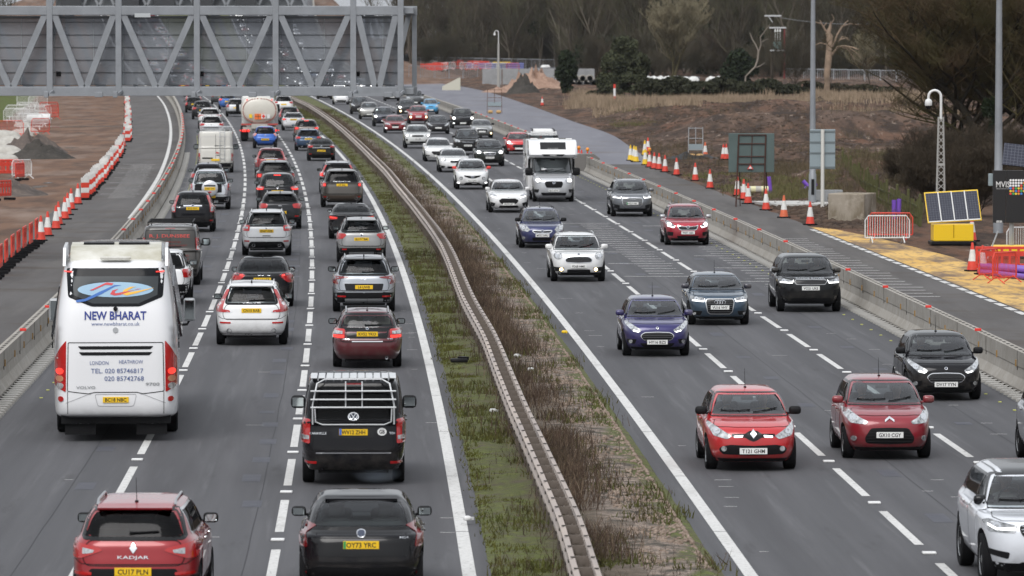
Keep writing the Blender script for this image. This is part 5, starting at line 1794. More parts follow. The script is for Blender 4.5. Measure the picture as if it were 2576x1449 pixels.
VT = [(.60, .50), (.68, .50), (.82, .25), (.97, .03), (.99, -.085), (.58, -.09), (.60, -.035), (.80, -.01), (.74, .22)]
xc60 = K('suv', L=4.69, W=1.90, H=1.66, wb=2.86, rails=paint(*WHITE), tail=VT, tz=.98, pz=.94, refl=(.72, .62, .14), bump=[(.90, .26), (.86, .33), (0, .33), (0, .26)], exh=(.62, .40, .07), gz=.70, spoil=.16, rw=.37, seatm=mat('beige_seat', (.3, .26, .2), .8), rtext=(('VOLVO', .035, 0, 1.13, .50), ('XC60', .035, -.58, .90, .16), ('D4', .035, .58, .90, .1)), gz_=1, spokes=10, aer='fin', rin=.78, brk=1)
car('xc60', xc60, 'R', WHITE, 'CN15 RAB', 634, 866, 'white estate SUV with tall red corner lights and plate CN15 RAB')
v40 = K('estate', L=4.48, W=1.72, H=1.43, wb=2.56, rails=M_SILVER, aer='whip', tail=[(.64, .115), (.98, .13), (1.0, -.10), (.98, -.12), (.64, -.115)], tz=.86, rev=[(.70, .06), (.95, .07), (.95, .0), (.70, -.0)], pz=.86, recess=(.62, .75, 1.0), strip=(.44, .665, .69, M_CHROME), exh=(.55, .27, .04, 1), gz=.66, lit=1, litp=[(.66, -.03), (.95, -.03), (.95, -.09), (.66, -.09)], seatm=mat('cream_seat', (.36, .32, .26), .8), grear=M_GLASS_R, badge=(.98, .03), rtext=(('VOLVO', .03, -.52, .73, .16), ('V40', .035, .55, .74, .14)))
car('v40', v40, 'R', ((.085, .006, .012), .1, .28), 'KV52 YKO', 923.7, 922, 'dark maroon estate with lit brake lights and plate KV52 YKO')
KIA = [(.46, .055), (.98, .085), (1.0, -.14), (.80, -.16), (.87, -.02), (.52, .025)]
spt = K('suv', L=4.51, W=1.865, H=1.65, rails=M_SILVER, aer='fin', tail=KIA, tlens=M_LENS_DKRED, tz=1.0, pz=.76, recess=(.62, .66, .86), bump=[(.97, .27), (.96, .58), (.60, .62), (.60, .60), (0, .60), (0, .27)], bumpm=M_BLACK, refl=(.70, .49, .12), strip=(.60, .34, .42, M_STEEL), spoil=.18, gz=.64, spokes=10, rtext=(('KIA', .05, 0, .99, .18), ('SPORTAGE', .03, -.52, .88, .2)), rin=.86, spm=M_BLACK_GL, ms=1.1)
car('spt', spt, 'R', ((.36, .38, .41), .5, .3), 'L4 UWB', 915.3, 783, 'silver grey SUV with black lower tailgate and plate L4 UWB')
vit = K('suv', L=4.18, W=1.775, H=1.61, wb=2.5, tail=[(.60, .04), (.64, .09), (.98, .11), (1.0, .0), (.96, -.12), (.74, -.08)], tz=.96, pz=.86, bump=[(.97, .28), (.96, .54), (0, .56), (0, .28)], refl=(.68, .50, .08), spoil=.12, strip=(.50, .33, .40, M_STEEL), gz=.60, rails=M_BLACK, badge=(1.0, .05), aer='whip')
car('vit', vit, 'R', ((.26, .26, .26), .4, .35), 'BU19 YBM', 909, 660, 'mid grey SUV with a black roof rack and plate BU19 YBM')
gc = K('saloon', L=4.64, W=1.825, H=1.40, tail=[(.60, .03), (.97, .09), (1.0, .0), (.94, -.08), (.62, -.05)], tz=.86, pz=.62, lit=1, litp=[(.64, .0), (.93, .04), (.93, -.02), (.64, -.02)], aer='fin', bump=[(.85, .24), (.8, .36), (0, .36), (0, .24)])
car('gc', gc, 'R', BLACKP, '', 884, 600, 'low black coupe saloon with lit red lights, behind the grey SUV with roof rack')
s60 = K('saloon', L=4.63, W=1.865, H=1.48, tail=[(.54, .07), (.66, .10), (.96, .11), (1.0, .0), (.97, -.16), (.80, -.14), (.62, .0)], tz=.90, pz=.84, aer='fin', gz=.62, rtext=(('VOLVO', .035, 0, .975, .5),), lit=1, litp=[(.62, .07), (.72, .08), (.72, .05), (.62, .04)], badge=None)
car('s60', s60, 'R', BLACKP, 'NL64 LFZ', 661, 770, 'black saloon with red corner lights, plate NL64 LFZ, half hidden by a white SUV')
kuga = K('suv', L=4.53, W=1.84, H=1.69, rails=paint(*WHITE), tail=[(.66, .09), (.72, .12), (.97, .12), (1.0, .0), (.93, -.10), (.68, -.09)], tz=1.02, rev=[(.74, .05), (.90, .06), (.90, .0), (.74, -.01)], pz=.93, bump=[(.76, .26), (.70, .46), (.62, .54), (0, .54), (0, .26)], refl=(.78, .56, .09), exh=(.52, .40, .06), spoil=.14, gz=.68, wip=1, strip=(.16, .74, .765, M_BLACK), spokes=10, badge=(1.03, .03), brk=1, aer='fin')
car('kuga', kuga, 'R', ((.62, .63, .64), .1, .3), 'EN67 XZE', 671, 642, 'silvery white SUV with dark lower bumper and plate EN67 XZE')
niro = K('suv', L=4.36, W=1.805, H=1.55, rails=M_SILVER, aer='fin', tail=[(.56, .05), (.62, .08), (.97, .10), (1.0, -.02), (.92, -.12), (.62, -.09)], tz=.98, pz=.70, bump=[(.92, .26), (.9, .48), (0, .5), (0, .26)], refl=(.76, .55, .08), spoil=.14, gz=.66, rtext=(('KIA', .045, 0, .98, .14),), grear=M_GLASS_P)
car('niro', niro, 'R', CHAR, '', 705, 575, 'charcoal crossover with silver roof rails, between the white SUV and black people carrier')
smax = K('suv', L=4.77, W=1.885, H=1.66, hl=.86, rbz=1.05, tail=[(.62, .05), (.66, .07), (.97, .12), (1.0, .0), (.98, -.08), (.66, -.06)], tz=.98, rev=[(.68, .02), (.95, .07), (.95, .03), (.68, .01)], pz=.84, bump=[(.95, .28), (.94, .44), (0, .44), (0, .28)], refl=(.7, .42, .08), grear=M_GLASS_R, gz=.60, badge=(1.0, .035), brk=2, k=1.03, litp=[(.70, -.0), (.97, .0), (.97, -.06), (.70, -.05)], lit=1)
car('smax', smax, 'R', BLACKP, 'BJ09 XPP', 698, 527, 'black people carrier with clear rear window and plate BJ09 XPP', k=1.03)
disc = K('big', L=4.60, W=1.90, H=1.72, tail=[(.66, .09), (.97, .10), (1.0, .0), (.97, -.10), (.68, -.09)], tz=1.0, rev=circ(.80, 0, .06, .06), pz=1.0, lit=1, litp=circ(.80, 0, .07, .06), bump=[(.97, .3), (.96, .5), (0, .5), (0, .3)], aer='fin', grear=M_GLASS_P, gz=.65, spoil=.1)
car('disc', disc, 'R', GREYD, 'Y777 FEE', 692.5, 492, 'grey off-road SUV with round lamp lights and plate beginning Y777', k=1.03)
crvr = K('suv', rin=.80, L=4.57, W=1.82, H=1.68, tail=[(.61, .52), (.70, .52), (.85, .22), (.98, -.02), (.98, -.15), (.80, -.14), (.78, .10)], tz=.98, rev=[(.84, .06), (.97, .02), (.97, -.1), (.84, -.1)], pz=.99, strip=(.40, 1.07, 1.095, M_CHROME), aer='fin', bump=[(.95, .28), (.94, .5), (0, .5), (0, .28)], gz=.65)
car('crvr', crvr, 'R', ((.20, .012, .016), .2, .3), 'YA64 SPC', 682, 448, 'dark red SUV with tall corner lights, two cars behind the blue city car', k=1.02)
aygo = K('hatch', L=3.41, W=1.63, H=1.48, wb=2.34, fo=.68, hl=.78, wsd=.75, rfd=1.45, rrd=.30, rbz=.98, tail=[(.66, .12), (.80, .16), (.98, .05), (.98, -.05), (.80, -.04)], tlens=mat('pink_lens', (.55, .22, .2), .15, coat=.8), tz=.86, pz=.60, gz=.5, badge=(.86, .04), brk=1, grear=M_GLASS_P)
car('aygo', aygo, 'R', ((.02, .11, .45), .1, .3), 'GY59 WNM', 667, 373, 'small bright blue city car directly behind the tanker', k=1.06)
rrs = K('big', L=4.85, W=1.985, H=1.80, tail=[(.74, .085), (.97, .10), (.985, -.0), (.97, -.10), (.76, -.085)], tz=1.08, pz=1.07, bump=[(.985, .30), (.97, .62), (.60, .62), (.56, .58), (0, .58), (0, .30)], bumpm=mat('dirty_grey', (.07, .055, .045), .7), refl=(.80, .52, .06), exh=(.66, .45, .07), aer='fin', rtext=(('RANGE ROVER', .04, 0, 1.22, .8),), lit=1, litp=[(.78, .04), (.86, .04), (.86, -.05), (.78, -.05)], spoil=.18, gz=.64, grear=M_GLASS_P, gside=M_GLASS_P, rw=.39, spokes=10, rin=.85)
car('rrs', rrs, 'R', BROWN, 'A9 SAL', 860, 521, 'big dirty brown grey luxury SUV with plate A9 SAL')
xcs = K('suv', L=4.7, W=1.88, H=1.66, rails=M_SILVER, aer='fin', tail=VT, tz=.98, pz=.9, lit=1, litp=[(.84, .1), (.95, .06), (.95, -.04), (.84, -.04)], grear=M_GLASS_P)
car('xcs', xcs, 'R', SILV, '', 850, 487, 'silver SUV mostly hidden behind the dirty brown luxury SUV', 1)
vec = K('saloon', L=4.5, W=1.78, H=1.42, tail=[(.58, .02), (.70, .09), (.97, .11), (1.0, .02), (.94, -.06), (.66, -.05)], tz=.92, strip=(.62, .835, .865, M_CHROME), pz=.66, aer=None, badge=(.95, .04), bump=[(.9, .24), (.88, .40), (0, .40), (0, .24)], refl=(.78, .46, .08))
car('vec', vec, 'R', ((.012, .012, .012), .1, .3), 'LA56 NPV', 808, 404.5, 'black coupe saloon with a chrome strip across its boot')
foc = K('hatch', L=4.38, W=1.825, H=1.47, wb=2.7, tail=[(.58, .03), (.64, .07), (.97, .09), (1.0, .0), (.94, -.07), (.64, -.05)], tz=.88, pz=.80, aer='fin', spoil=.14, bump=[(.8, .24), (.76, .36), (0, .36), (0, .24)], exh=(.5, .3, .06), rtext=(('FOCUS', .035, 0, .89, .4),), refl=(.92, .5, .05))
car('foc', foc, 'R', ((.02, .055, .12), .25, .3), 'RF70 XZA', 776, 379, 'dark blue hatchback behind the brown car with bright brake lights', k=1.03)
tig = K('suv', L=4.4, W=1.8, H=1.6, tail='wide', tz=.98, lit=1, brk=2, grear=M_GLASS_T)
car('tig', tig, 'R', ((.16, .13, .115), .3, .35), '', 771, 357, 'brownish grey hatchback with its high brake light glowing', 1, k=1.05)
a3 = K('saloon', L=4.46, W=1.80, H=1.42, tail=[(.60, .05), (.97, .08), (1.0, -.02), (.92, -.06), (.64, -.04)], tz=.88, pz=.86, lit=1, aer='fin', bump=[(.9, .22), (.86, .30), (0, .30), (0, .22)])
car('a3', a3, 'R', ((.66, .66, .67), .1, .3), 'BD66 UBC', 738, 328, 'white saloon ahead of the brownish grey hatchback in the fast lane', 1, k=1.06)
est = K('estate', L=4.6, W=1.8, H=1.50, tail='tall', tz=.86, rails=M_SILVER)
car('est', est, 'R', ((.03, .045, .045), .3, .3), '', 728, 313, 'dark green estate tucked behind the white saloon', 1, k=1.06)
qq = K('suv', tail='wide', tz=.98, grear=M_GLASS_P)
car('qq', qq, 'R', WHITE, '', 713, 284, 'white crossover half hidden by the right side of the tanker', 1, k=1.08)
x1 = K('suv', L=4.6, W=1.85, tail='block', tz=.98, grear=M_GLASS_P, bump=[(.95, .25), (.94, .5), (0, .5), (0, .25)])
car('x1', x1, 'R', SILV, '', 594, 293, 'silver SUV just left of the tanker', 1, k=1.06)
blu = K('suv', tail='wide', tz=1.0, W=1.75, lit=1)
car('blu', blu, 'R', ((.03, .12, .40), .1, .3), '', 572, 275, 'bright blue car under the gantry, left of the silver SUV', 1, k=1.05)
car('bl2', K('suv', tail='block'), 'R', GREYD, '', 552, 262, 'dark car almost hidden by the gantry beside the blue one', 1)
car('wh1', K('hatch', tail='tall', W=1.7), 'R', WHITE, '', 487, 268, 'white small hatchback in the left lane just under the gantry', 1, k=1.06)
car('bk1', K('hatch', tail='block', W=1.7, H=1.5, lit=0), 'R', BLACKP, '', 488, 283, 'black small hatchback in the left lane behind the white one', 1, k=1.06)
car('gy1', K('suv', tail='block', rails=M_BLACK), 'R', CHAR, '', 509, 300, 'charcoal SUV in the left lane in front of the white luxury SUV', 1, k=1.06)
vel = K('big', L=4.7, W=1.9, H=1.68, tail='slim', tz=1.05, spoil=.2, bump=[(.9, .3), (.88, .45), (0, .45), (0, .3)], grear=M_GLASS_P, aer='fin')
car('vel', vel, 'R', WHITE, 'KT21 VWS', 528, 324, 'white luxury SUV with slim lights, left lane near the gantry', 1, k=1.06)
p3 = K('suv', tail='slim', tz=1.0, aer='fin', grear=M_GLASS_P, rails=M_SILVER)
car('p3', p3, 'R', WHITE, '', 533, 346, 'white crossover two places ahead of the white van', 1, k=1.05)
p4 = K('hatch', tail='tall', tz=.95, aer='fin', W=1.75, H=1.55)
car('p4', p4, 'R', WHITE, '', 532, 372, 'white hatchback directly ahead of the white van', 1, k=1.05)
qsh = K('suv', L=4.4, W=1.80, H=1.60, tail=[(.66, .06), (.97, .1), (1.0, 0), (.94, -.1), (.7, -.06)], tz=1.0, rails=M_BLACK, aer='fin', grear=M_GLASS_P, ms=1.1)
car('qsh', qsh, 'R', NAVY, '', 524, 489, 'dark navy SUV between the white van and the silver off-roader', 1)
sho = K('big', L=4.9, W=1.875, H=1.86, wb=2.78, rails=M_SILVER, tail=[(.86, .18), (.985, .18), (1.0, -.14), (.87, -.14)], tz=1.05, rev=[(.88, -.02), (.98, -.02), (.98, -.12), (.88, -.12)], pz=.62, bump=[(.99, .36), (.98, .62), (0, .62), (0, .36)], bumpm=M_BLACK, grear=M_GLASS_R, wip=1, gz=.68, rin=.83, ms=1.2, nrs=(7,) * 12)
sh_o = car('sho', sho, 'R', ((.55, .57, .60), .45, .3), '', 529, 526, 'silver off-roader with a round spare wheel cover and plate SW07 THV')
ssh = body_of(sho)[1]
yb_ = ssh.proj('R', 0, 1.0)[0].y
mb = MB(); mb.lathe([(.33, 0), (.375, .05), (.38, .20), (.35, .235), (.20, .25), (.001, .255)], 30, 'Y', (0, yb_ - .02, 1.0))
sp_ = mb.obj('spare_wheel_cover', paint((.60, .61, .63), .5, .3), sh_o, smooth=50)
mb = MB(); mb.box((0, yb_ - .275, .99), (.50, .02, .14), bev=.004); pl_ = mb.obj('number_plate', M_PL_Y, sp_)
ob('lettering', text_flat('SW07 THV', .08, .42, .03), M_PL_T, pl_, (0, yb_ - .288, .99))
mb = MB(); mb.box((0, yb_ - .27, 1.13), (.52, .03, .06)); mb.obj('cover_slot', M_BLACK, sp_)
mb = MB(); mb.box((0, yb_ - .265, .83), (.14, .03, .06)); mb.obj('reflector', M_LENS_RED, sp_)
ob('tailgate_panel', patch(ssh, 'R', [(-.70, .80), (.55, .80), (.55, 1.17), (-.70, 1.17)], .007, .01, .08, .04), M_BLACK, sh_o)
crvb = K('suv', rin=.80, L=4.53, W=1.82, H=1.68, tail=[(.61, .52), (.71, .52), (.86, .22), (.98, -.02), (.98, -.17), (.78, -.16), (.77, .10)], tz=1.0, rev=[(.81, .06), (.97, .0), (.97, -.12), (.80, -.12)], pz=.99, strip=(.42, 1.07, 1.12, M_CHROME), aer='fin', bump=[(.97, .28), (.96, .46), (0, .46), (0, .28)], refl=(.84, .50, .07), gz=.62, rtext=(('CR-V', .045, -.60, 1.04, .18),), badge=(1.10, .05))
car('crvb', crvb, 'R', BLACKP, 'SP10 PHY', 486, 583, 'black SUV with red and white tall corner lights and plate SP10 PHY')
wsv = K('suv', L=4.4, W=1.84, H=1.64, tail='block', aer='fin', grear=M_GLASS_P, gside=M_GLASS_P, spokes=10, ms=1.15, bump=[(.99, .3), (.98, .62), (0, .62), (0, .3)], rw=.36)
car('wsv', wsv, 'R', WHITE, '', 405, 764, 'white SUV squeezed between the coach and the dark sign-written van')

# ---- right carriageway, nearest first (seen from the front)
clio = K('hatch', L=4.06, W=1.732, H=1.47, wb=2.59, fo=.85, hl=.78, bf=1.0, head=[(.46, -.10), (.56, -.16), (.84, -.10), (.955, .08), (.93, .14), (.78, .06), (.60, -.03)], grille=[(0, .0), (.09, -.01), (.18, -.06), (.47, -.06), (.47, -.11), (.17, -.13), (.08, -.18), (0, -.20)], bars=0, gr=.02,
         badge=(.72, .1, dia(.715, 1.1)), drl=[(.22, -.085), (.42, -.10), (.42, -.13), (.24, -.125)], lower=[(0, .50), (.50, .52), (.70, .48), (.74, .42), (.66, .34), (.0, .32)], fog=(.63, .445, .05), pz=.40, aer='whip', mirror=M_BLACK, lens='clear', rin=.82, ms=1.05, vent=None)
c_ = car('clio', clio, 'F', ((.46, .014, .018), .05, .28), 'T121 GHM', 1887, 1179, 'bright red hatchback with black mirrors and plate T121 GHM, nearest on the right')
person_in(c_, clio, 1, 'fair-haired driver in a pale coat inside the red hatchback with black mirrors', ('fair', (.45, .32, .18)), ('pale', (.42, .38, .33)))
person_in(c_, clio, -1, 'dark-haired passenger in a yellow jacket inside the red hatchback with black mirrors', ('dark', (.03, .02, .015)), ('yellow', (.55, .36, .05)))
c3 = K('hatch', L=3.94, W=1.728, H=1.52, wb=2.466, fo=.80, hl=.80, bf=1.03, wsd=.92, rfd=1.75, head=[(.47, -.05), (.52, -.10), (.84, -.08), (.955, .06), (.95, .17), (.86, .16), (.66, .03)], grille=[(0, -.16), (.42, -.17), (.56, -.36), (.52, -.46), (0, -.48)], gr=.05, bars=5, barm=M_BLACK, gmat=M_BLACK, badge=(.80, .06, [(-.09, .74), (0, .80), (.09, .74), (.09, .78), (0, .84), (-.09, .78)]), fog=(.78, .43, .05), pz=.50, aer='whip', mirror='body', ms=1.0)
c_ = car('c3', c3, 'F', ((.22, .008, .018), .1, .28), 'GX10 CGY', 2228, 1151, 'crimson hatchback with red mirrors, chevron badge and plate GX10 CGY')
person_in(c_, c3, -1, 'short-haired passenger in dark clothes inside the crimson hatchback with red mirrors', ('brown', (.08, .05, .03)), ('black', (.02, .02, .022)))
person_in(c_, c3, 1, 'driver in grey inside the crimson hatchback with red mirrors', ('grey', (.2, .19, .18)), ('grey', (.13, .13, .14)))
FHEAD = [(.46, -.10), (.54, -.17), (.70, -.14), (.90, .02), (.955, .14), (.86, .10), (.66, .0)]
FGR = [(0, -.15), (.38, -.16), (.50, -.24), (.42, -.34), (.28, -.38), (0, -.38)]
fst = K('hatch', L=3.97, W=1.722, H=1.47, wb=2.489, fo=.82, hl=.79, bf=.99, wsd=1.0, rfd=1.75, head=FHEAD, grille=FGR, gsur=M_CHROME, gsw=.016, bars=4, gr=.05, badge=(.735, .028), fog=(.77, .40, .045), vent=[(.60, .46), (.88, .46), (.86, .36), (.66, .34)], lower=[(0, .36), (.52, .36), (.42, .27), (0, .26)], pz=.385, aer='whip', mirror='body', drl=[(.50, -.13), (.56, -.16), (.70, -.13), (.69, -.10), (.57, -.13)])
c_ = car('fblu', fst, 'F', ((.017, .013, .105), .2, .28), 'HY16 BZS', 1649, 894, 'deep blue hatchback with chrome grille and plate HY16 BZS')
person_in(c_, fst, 1, 'driver in white inside the deep blue hatchback', ('fairb', (.35, .26, .16)), ('white', (.5, .48, .45)))
fst2 = dict(fst); fst2['mirror'] = M_BLACK
c_ = car('fblk', fst2, 'F', BLACKP, 'DV17 YYN', 2370, 1004, 'black hatchback with chrome grille and plate DV17 YYN, by the right barrier')
person_in(c_, fst2, 1, 'bald driver in grey inside the black hatchback by the right barrier', ('bald', (.35, .22, .16)), ('grey2', (.16, .16, .17)))
a1 = K('hatch', L=3.97, W=1.74, H=1.42, wb=2.47, fo=.80, hl=.78, head=[(.48, -.04), (.52, -.11), (.86, -.09), (.95, .02), (.90, .05), (.50, .0)], drl='low', lens='dark', grille=[(0, -.03), (.42, -.03), (.46, -.10), (.40, -.38), (.32, -.44), (0, -.44)], gsur=M_SILVER, gsw=.025, gr=.03, bars=6, rings=.665, fog=(.80, .34, .04), vent=[(.56, .42), (.90, .42), (.88, .32), (.62, .30)], pz=.52, aer='whip', mirror=paint((.01, .012, .03)), lower=[(0, .25), (.55, .26), (.5, .21), (0, .2)])
c_ = car('a1', a1, 'F', ((.022, .050, .085), .3, .28), 'VU16 VHY', 1806, 816, 'petrol blue hatchback with four ring badge and plate VU16 VHY')
person_in(c_, a1, 1, 'driver in dark clothes inside the petrol blue hatchback', ('brownb', (.10, .06, .035)), ('dark2', (.03, .03, .035)))
evo = K('big', L=4.37, W=1.904, H=1.65, wb=2.68, fo=.86, hl=.97, bf=1.10, wsd=1.15, rfd=1.85, head=[(.52, -.03), (.56, -.11), (.90, -.10), (.96, .0), (.90, .03)], lens='dark', drl='low', grille=[(0, .0), (.46, -.01), (.50, -.06), (.44, -.14), (0, -.15)], bars=3, gr=.02, gsur=M_STEEL, gsw=.015, lower=[(0, .44), (.55, .44), (.62, .36), (.5, .30), (0, .30)], vent=[(.70, .66), (.93, .70), (.93, .48), (.72, .50)], pz=.72, rw=.38, mirror='body', ftext=(('RANGE ROVER', .04, 1.00, 0),), ftw=.85, skh=.16, gside=M_GLASS_P)
c_ = car('evo', evo, 'F', ((.012, .013, .014), .2, .25), 'VO21 UKE', 2033, 783, 'glossy black compact luxury SUV with plate VO21 UKE')
person_in(c_, evo, 1, 'driver in grey inside the glossy black luxury SUV', ('brownc', (.12, .08, .05)), ('grey3', (.25, .24, .24)))
person_in(c_, evo, -1, 'passenger in pale clothes inside the glossy black luxury SUV', ('greyb', (.25, .24, .22)), ('pale2', (.40, .38, .36)))
mini = K('suv', L=4.30, W=1.822, H=1.56, wb=2.67, fo=.80, hl=.91, bf=1.04, wsd=1.05, rfd=1.65, rrd=.35, ws=(.87, .945, .985, 1., 1., .985, .945, .895, .81, .715, .62, .36), head=circ(.735, -.05, .15, .115), grille=[(0, -.06), (.36, -.07), (.50, -.16), (.46, -.26), (0, -.28)], gsur=M_CHROME, gsw=.022, gr=.07, bars=4, vent=[(.52, .48), (.90, .50), (.90, .36), (.56, .34)], fog=(.62, .42, .058, M_LAMP_W), lower=[(0, .42), (.42, .42), (.42, .30), (0, .30)], pz=.52, rails=M_SILVER, mirror='body', ms=1.1, clad=1, skh=.1, badge=(.90, .03))
c_ = car('mini', mini, 'F', WHITE, 'FD68 HMK', 1453, 707, 'white rounded crossover with lit yellowish fog lamps and plate FD68 HMK')
person_in(c_, mini, 1, 'driver in a cap inside the white rounded crossover', ('darkb', (.04, .03, .025)), ('dark3', (.05, .05, .06)))
person_in(c_, mini, -1, 'passenger in red inside the white rounded crossover', ('brownd', (.15, .09, .05)), ('red', (.25, .04, .04)))
jazz = K('hatch', L=4.05, W=1.725, H=1.55, wb=2.52, fo=.82, hl=.84, bf=1.02, wsd=.90, rfd=1.75, head=[(.56, -.09), (.62, -.16), (.88, -.10), (.955, .06), (.92, .14), (.74, .05)], lit=1, drl='low', lens='dark', grille=[(0, -.11), (.36, -.09), (.46, -.05), (.40, -.20), (.30, -.24), (0, -.24)], gsur=M_CHROME, gsw=.02, gr=.03, bars=3, badge=(.715, .05), vent=[(.64, .52), (.90, .54), (.88, .38), (.66, .38)], lower=[(0, .38), (.5, .38), (.45, .28), (0, .28)], pz=.50, rails=M_SILVER, mirror=paint(*SILV), clad=1, skh=.1)
c_ = car('jazz', jazz, 'F', ((.36, .012, .03), .2, .28), 'YN71 XSA', 1727, 616, 'red crossover hatchback with silver mirrors and plate YN71 XSA')
person_in(c_, jazz, -1, 'passenger in pale clothes inside the red car with silver mirrors', ('greyc', (.3, .28, .26)), ('pale3', (.4, .35, .33)))
q4 = K('suv', L=4.59, W=1.865, H=1.63, hl=.93, head=[(.52, -.04), (.56, -.11), (.90, -.08), (.96, .02), (.90, .03)], drl='low', lens='dark', grille=[(0, -.08), (.44, -.09), (.50, -.18), (.44, -.42), (.34, -.48), (0, -.48)], gmat=mat('grey_grille', (.16, .165, .17), .35, .5), gsur=M_CHROME, gsw=.025, bars=3, gr=.04, rings=.80, vent=[(.60, .52), (.93, .58), (.92, .40), (.62, .36)], lower=[(0, .38), (.74, .38), (.66, .28), (0, .28)], pz=.60, flash=M_GREEN, rails=M_SILVER, mirror='body', skh=.08)
car('q4', q4, 'F', ((.15, .16, .175), .5, .32), 'NG23 HBC', 1588, 544, 'grey electric SUV with four ring badge and green flash plate NG23 HBC')
ast = K('estate', L=4.52, W=1.753, H=1.50, wb=2.7, fo=.88, hl=.80, bf=.98, wsd=1.1, head=[(.52, -.08), (.62, -.17), (.88, -.12), (.95, .06), (.88, .12), (.70, .07)], grille=[(0, -.12), (.40, -.11), (.42, -.15), (.32, -.21), (0, -.22)], gsur=M_CHROME, gsw=.03, bars=1, gr=.03, badge=(.66, .05), lower=[(0, .42), (.44, .42), (.42, .30), (0, .30)], fog=(.80, .40, .05), pz=.50, rails=M_BLACK, mirror=M_BLACK, aer='whip')
c_ = car('ast', ast, 'F', ((.018, .024, .10), .2, .3), 'MT57 NFU', 1362, 623, 'dark blue estate with chrome grille bar and plate MT57 NFU')
person_in(c_, ast, 1, 'driver in a white top inside the dark blue estate', ('greyd', (.3, .29, .27)), ('white2', (.5, .5, .5)))
velr = K('big', L=4.80, W=1.93, H=1.66, wb=2.87, fo=.90, hl=.98, bf=1.12, wsd=1.3, rfd=2.0, head=[(.50, -.03), (.54, -.13), (.90, -.13), (.96, .01), (.88, .04)], lens='dark', drl=[(.52, -.09), (.80, -.10), (.90, -.05), (.90, -.02), (.80, -.07), (.53, -.06)], grille=[(0, -.0), (.46, -.02), (.48, -.08), (.42, -.19), (0, -.20)], bars=4, gmat=M_BLACK, barm=M_CHROME, lower=[(0, .42), (.46, .42), (.52, .34), (.5, .28), (0, .28)], vent=[(.62, .56), (.94, .60), (.94, .52), (.64, .46)], pz=.58, rw=.39, mirror=M_BLACK_GL, spokes=5, skh=.14, trim=M_BLACK_GL, rimm=M_SILVER, handle=paint(*WHITE), seatm=mat('beige_seat', (.3, .26, .2), .8))
c_ = car('velr', velr, 'F', ((.66, .68, .72), .05, .3), '', 2624, 1470, 'white luxury SUV with black mirror and black roof, cut by the bottom right corner')
person_in(c_, velr, 1, 'driver in a pale shirt inside the white luxury SUV in the corner', ('grey5', (.22, .21, .2)), ('pale5', (.40, .39, .37)))
ob('roof_panel', patch(body_of(velr)[1], 'T', [(-.60, .45), (.60, .45), (.60, -1.5), (-.60, -1.5)], .006, .008, .12, .08), M_BLACK_GL, c_)
gse = K('suv', head='slim', lens='clear', rails=M_SILVER, grille=[(0, -.05), (.4, -.05), (.4, -.25), (0, -.25)], gside=M_GLASS_P)
car('gse', gse, 'F', GREYL, '', 2722, 1180, 'grey car cut off by the right edge of the frame')
fwh = K('hatch', L=4.39, W=1.825, H=1.47, wb=2.7, fo=.88, hl=.80, bf=.99, wsd=1.1, head=[(.50, -.05), (.56, -.13), (.86, -.06), (.95, .07), (.86, .06), (.62, -.0)], drl='low', grille=[(0, -.15), (.34, -.14), (.50, -.24), (.42, -.34), (.30, -.40), (0, -.41)], gmat=M_BLACK, bars=3, barm=M_BLACK, gr=.04, badge=(.72, .028), vent=[(.66, .44), (.90, .50), (.88, .30), (.72, .30)], lower=[(0, .34), (.46, .33), (.5, .24), (0, .23)], pz=.40, mirror='body', skm=paint(*WHITE), skirt=0)
c_ = car('fwh', fwh, 'F', WHITE, 'VN70 JSY', 1278, 534, 'white hatchback with black hexagon grille and plate VN70 JSY')
person_in(c_, fwh, 1, 'driver inside the white hatchback with hexagon grille', ('browne', (.12, .08, .05)), ('pale4', (.38, .36, .34)))
juke = K('suv', L=4.13, W=1.765, H=1.57, wb=2.53, fo=.84, hl=.88, bf=1.04, wsd=.95, rfd=1.70, head=circ(.66, -.28, .11, .09), grille=[(0, -.17), (.20, -.16), (.50, -.13), (.44, -.21), (.20, -.28), (0, -.30)], gmat=M_BLACK, bars=0, gr=.02, badge=(.66, .06), drl=[(.74, -.50), (.88, -.49), (.88, -.545), (.74, -.55)], lower=[(0, .37), (.42, .37), (.52, .26), (0, .25)], pz=.47, mirror=M_RED, rimm=M_DARKRIM, skh=.05)
c_ = car('juke', juke, 'F', WHITE, 'FJ13 XAD', 1187, 476, 'white small crossover with red mirrors and plate FJ13 XAD')
ju = body_of(juke)[1]
for sx in (1, -1):
 pl = [(sx * .50, 1.00), (sx * .66, .98), (sx * .75, 1.02), (sx * .70, 1.07)]
 ob('indicator', patch(ju, 'F', pl if sx > 0 else pl[::-1], .012, .012, .06, .02), M_LENS_CLR, c_)
rfi = K('hatch', L=4.04, W=1.735, H=1.47, hl=.82, head=FHEAD, lit=2, grille=[(0, -.16), (.38, -.15), (.5, -.24), (.42, -.36), (0, -.38)], gmat=M_BLACK, gr=.05, bars=2, mirror='body', fog=(.78, .38, .05), pz=.40, lower=[(0, .32), (.5, .32), (.45, .24), (0, .24)])
car('rfi', rfi, 'F', REDB, '', 1304, 388, 'bright red hatchback half hidden by the motorhome', 1)
bm4 = K('saloon', L=4.64, W=1.825, H=1.38, hl=.76, bf=.93, head=[(.46, -.03), (.52, -.10), (.88, -.05), (.95, .03), (.86, .05), (.54, .02)], lit=1, grille=[(.03, -.06), (.22, -.05), (.26, -.10), (.20, -.20), (.05, -.20)], gmat=M_BLACK, gsur=M_CHROME, gsw=.015, bars=0, gr=.03, vent=[(.56, .38), (.90, .42), (.88, .26), (.62, .26)], lower=[(0, .36), (.4, .36), (.44, .25), (0, .24)], pz=.42, mirror=M_BLACK, skm=paint(*WHITE), skh=.03)
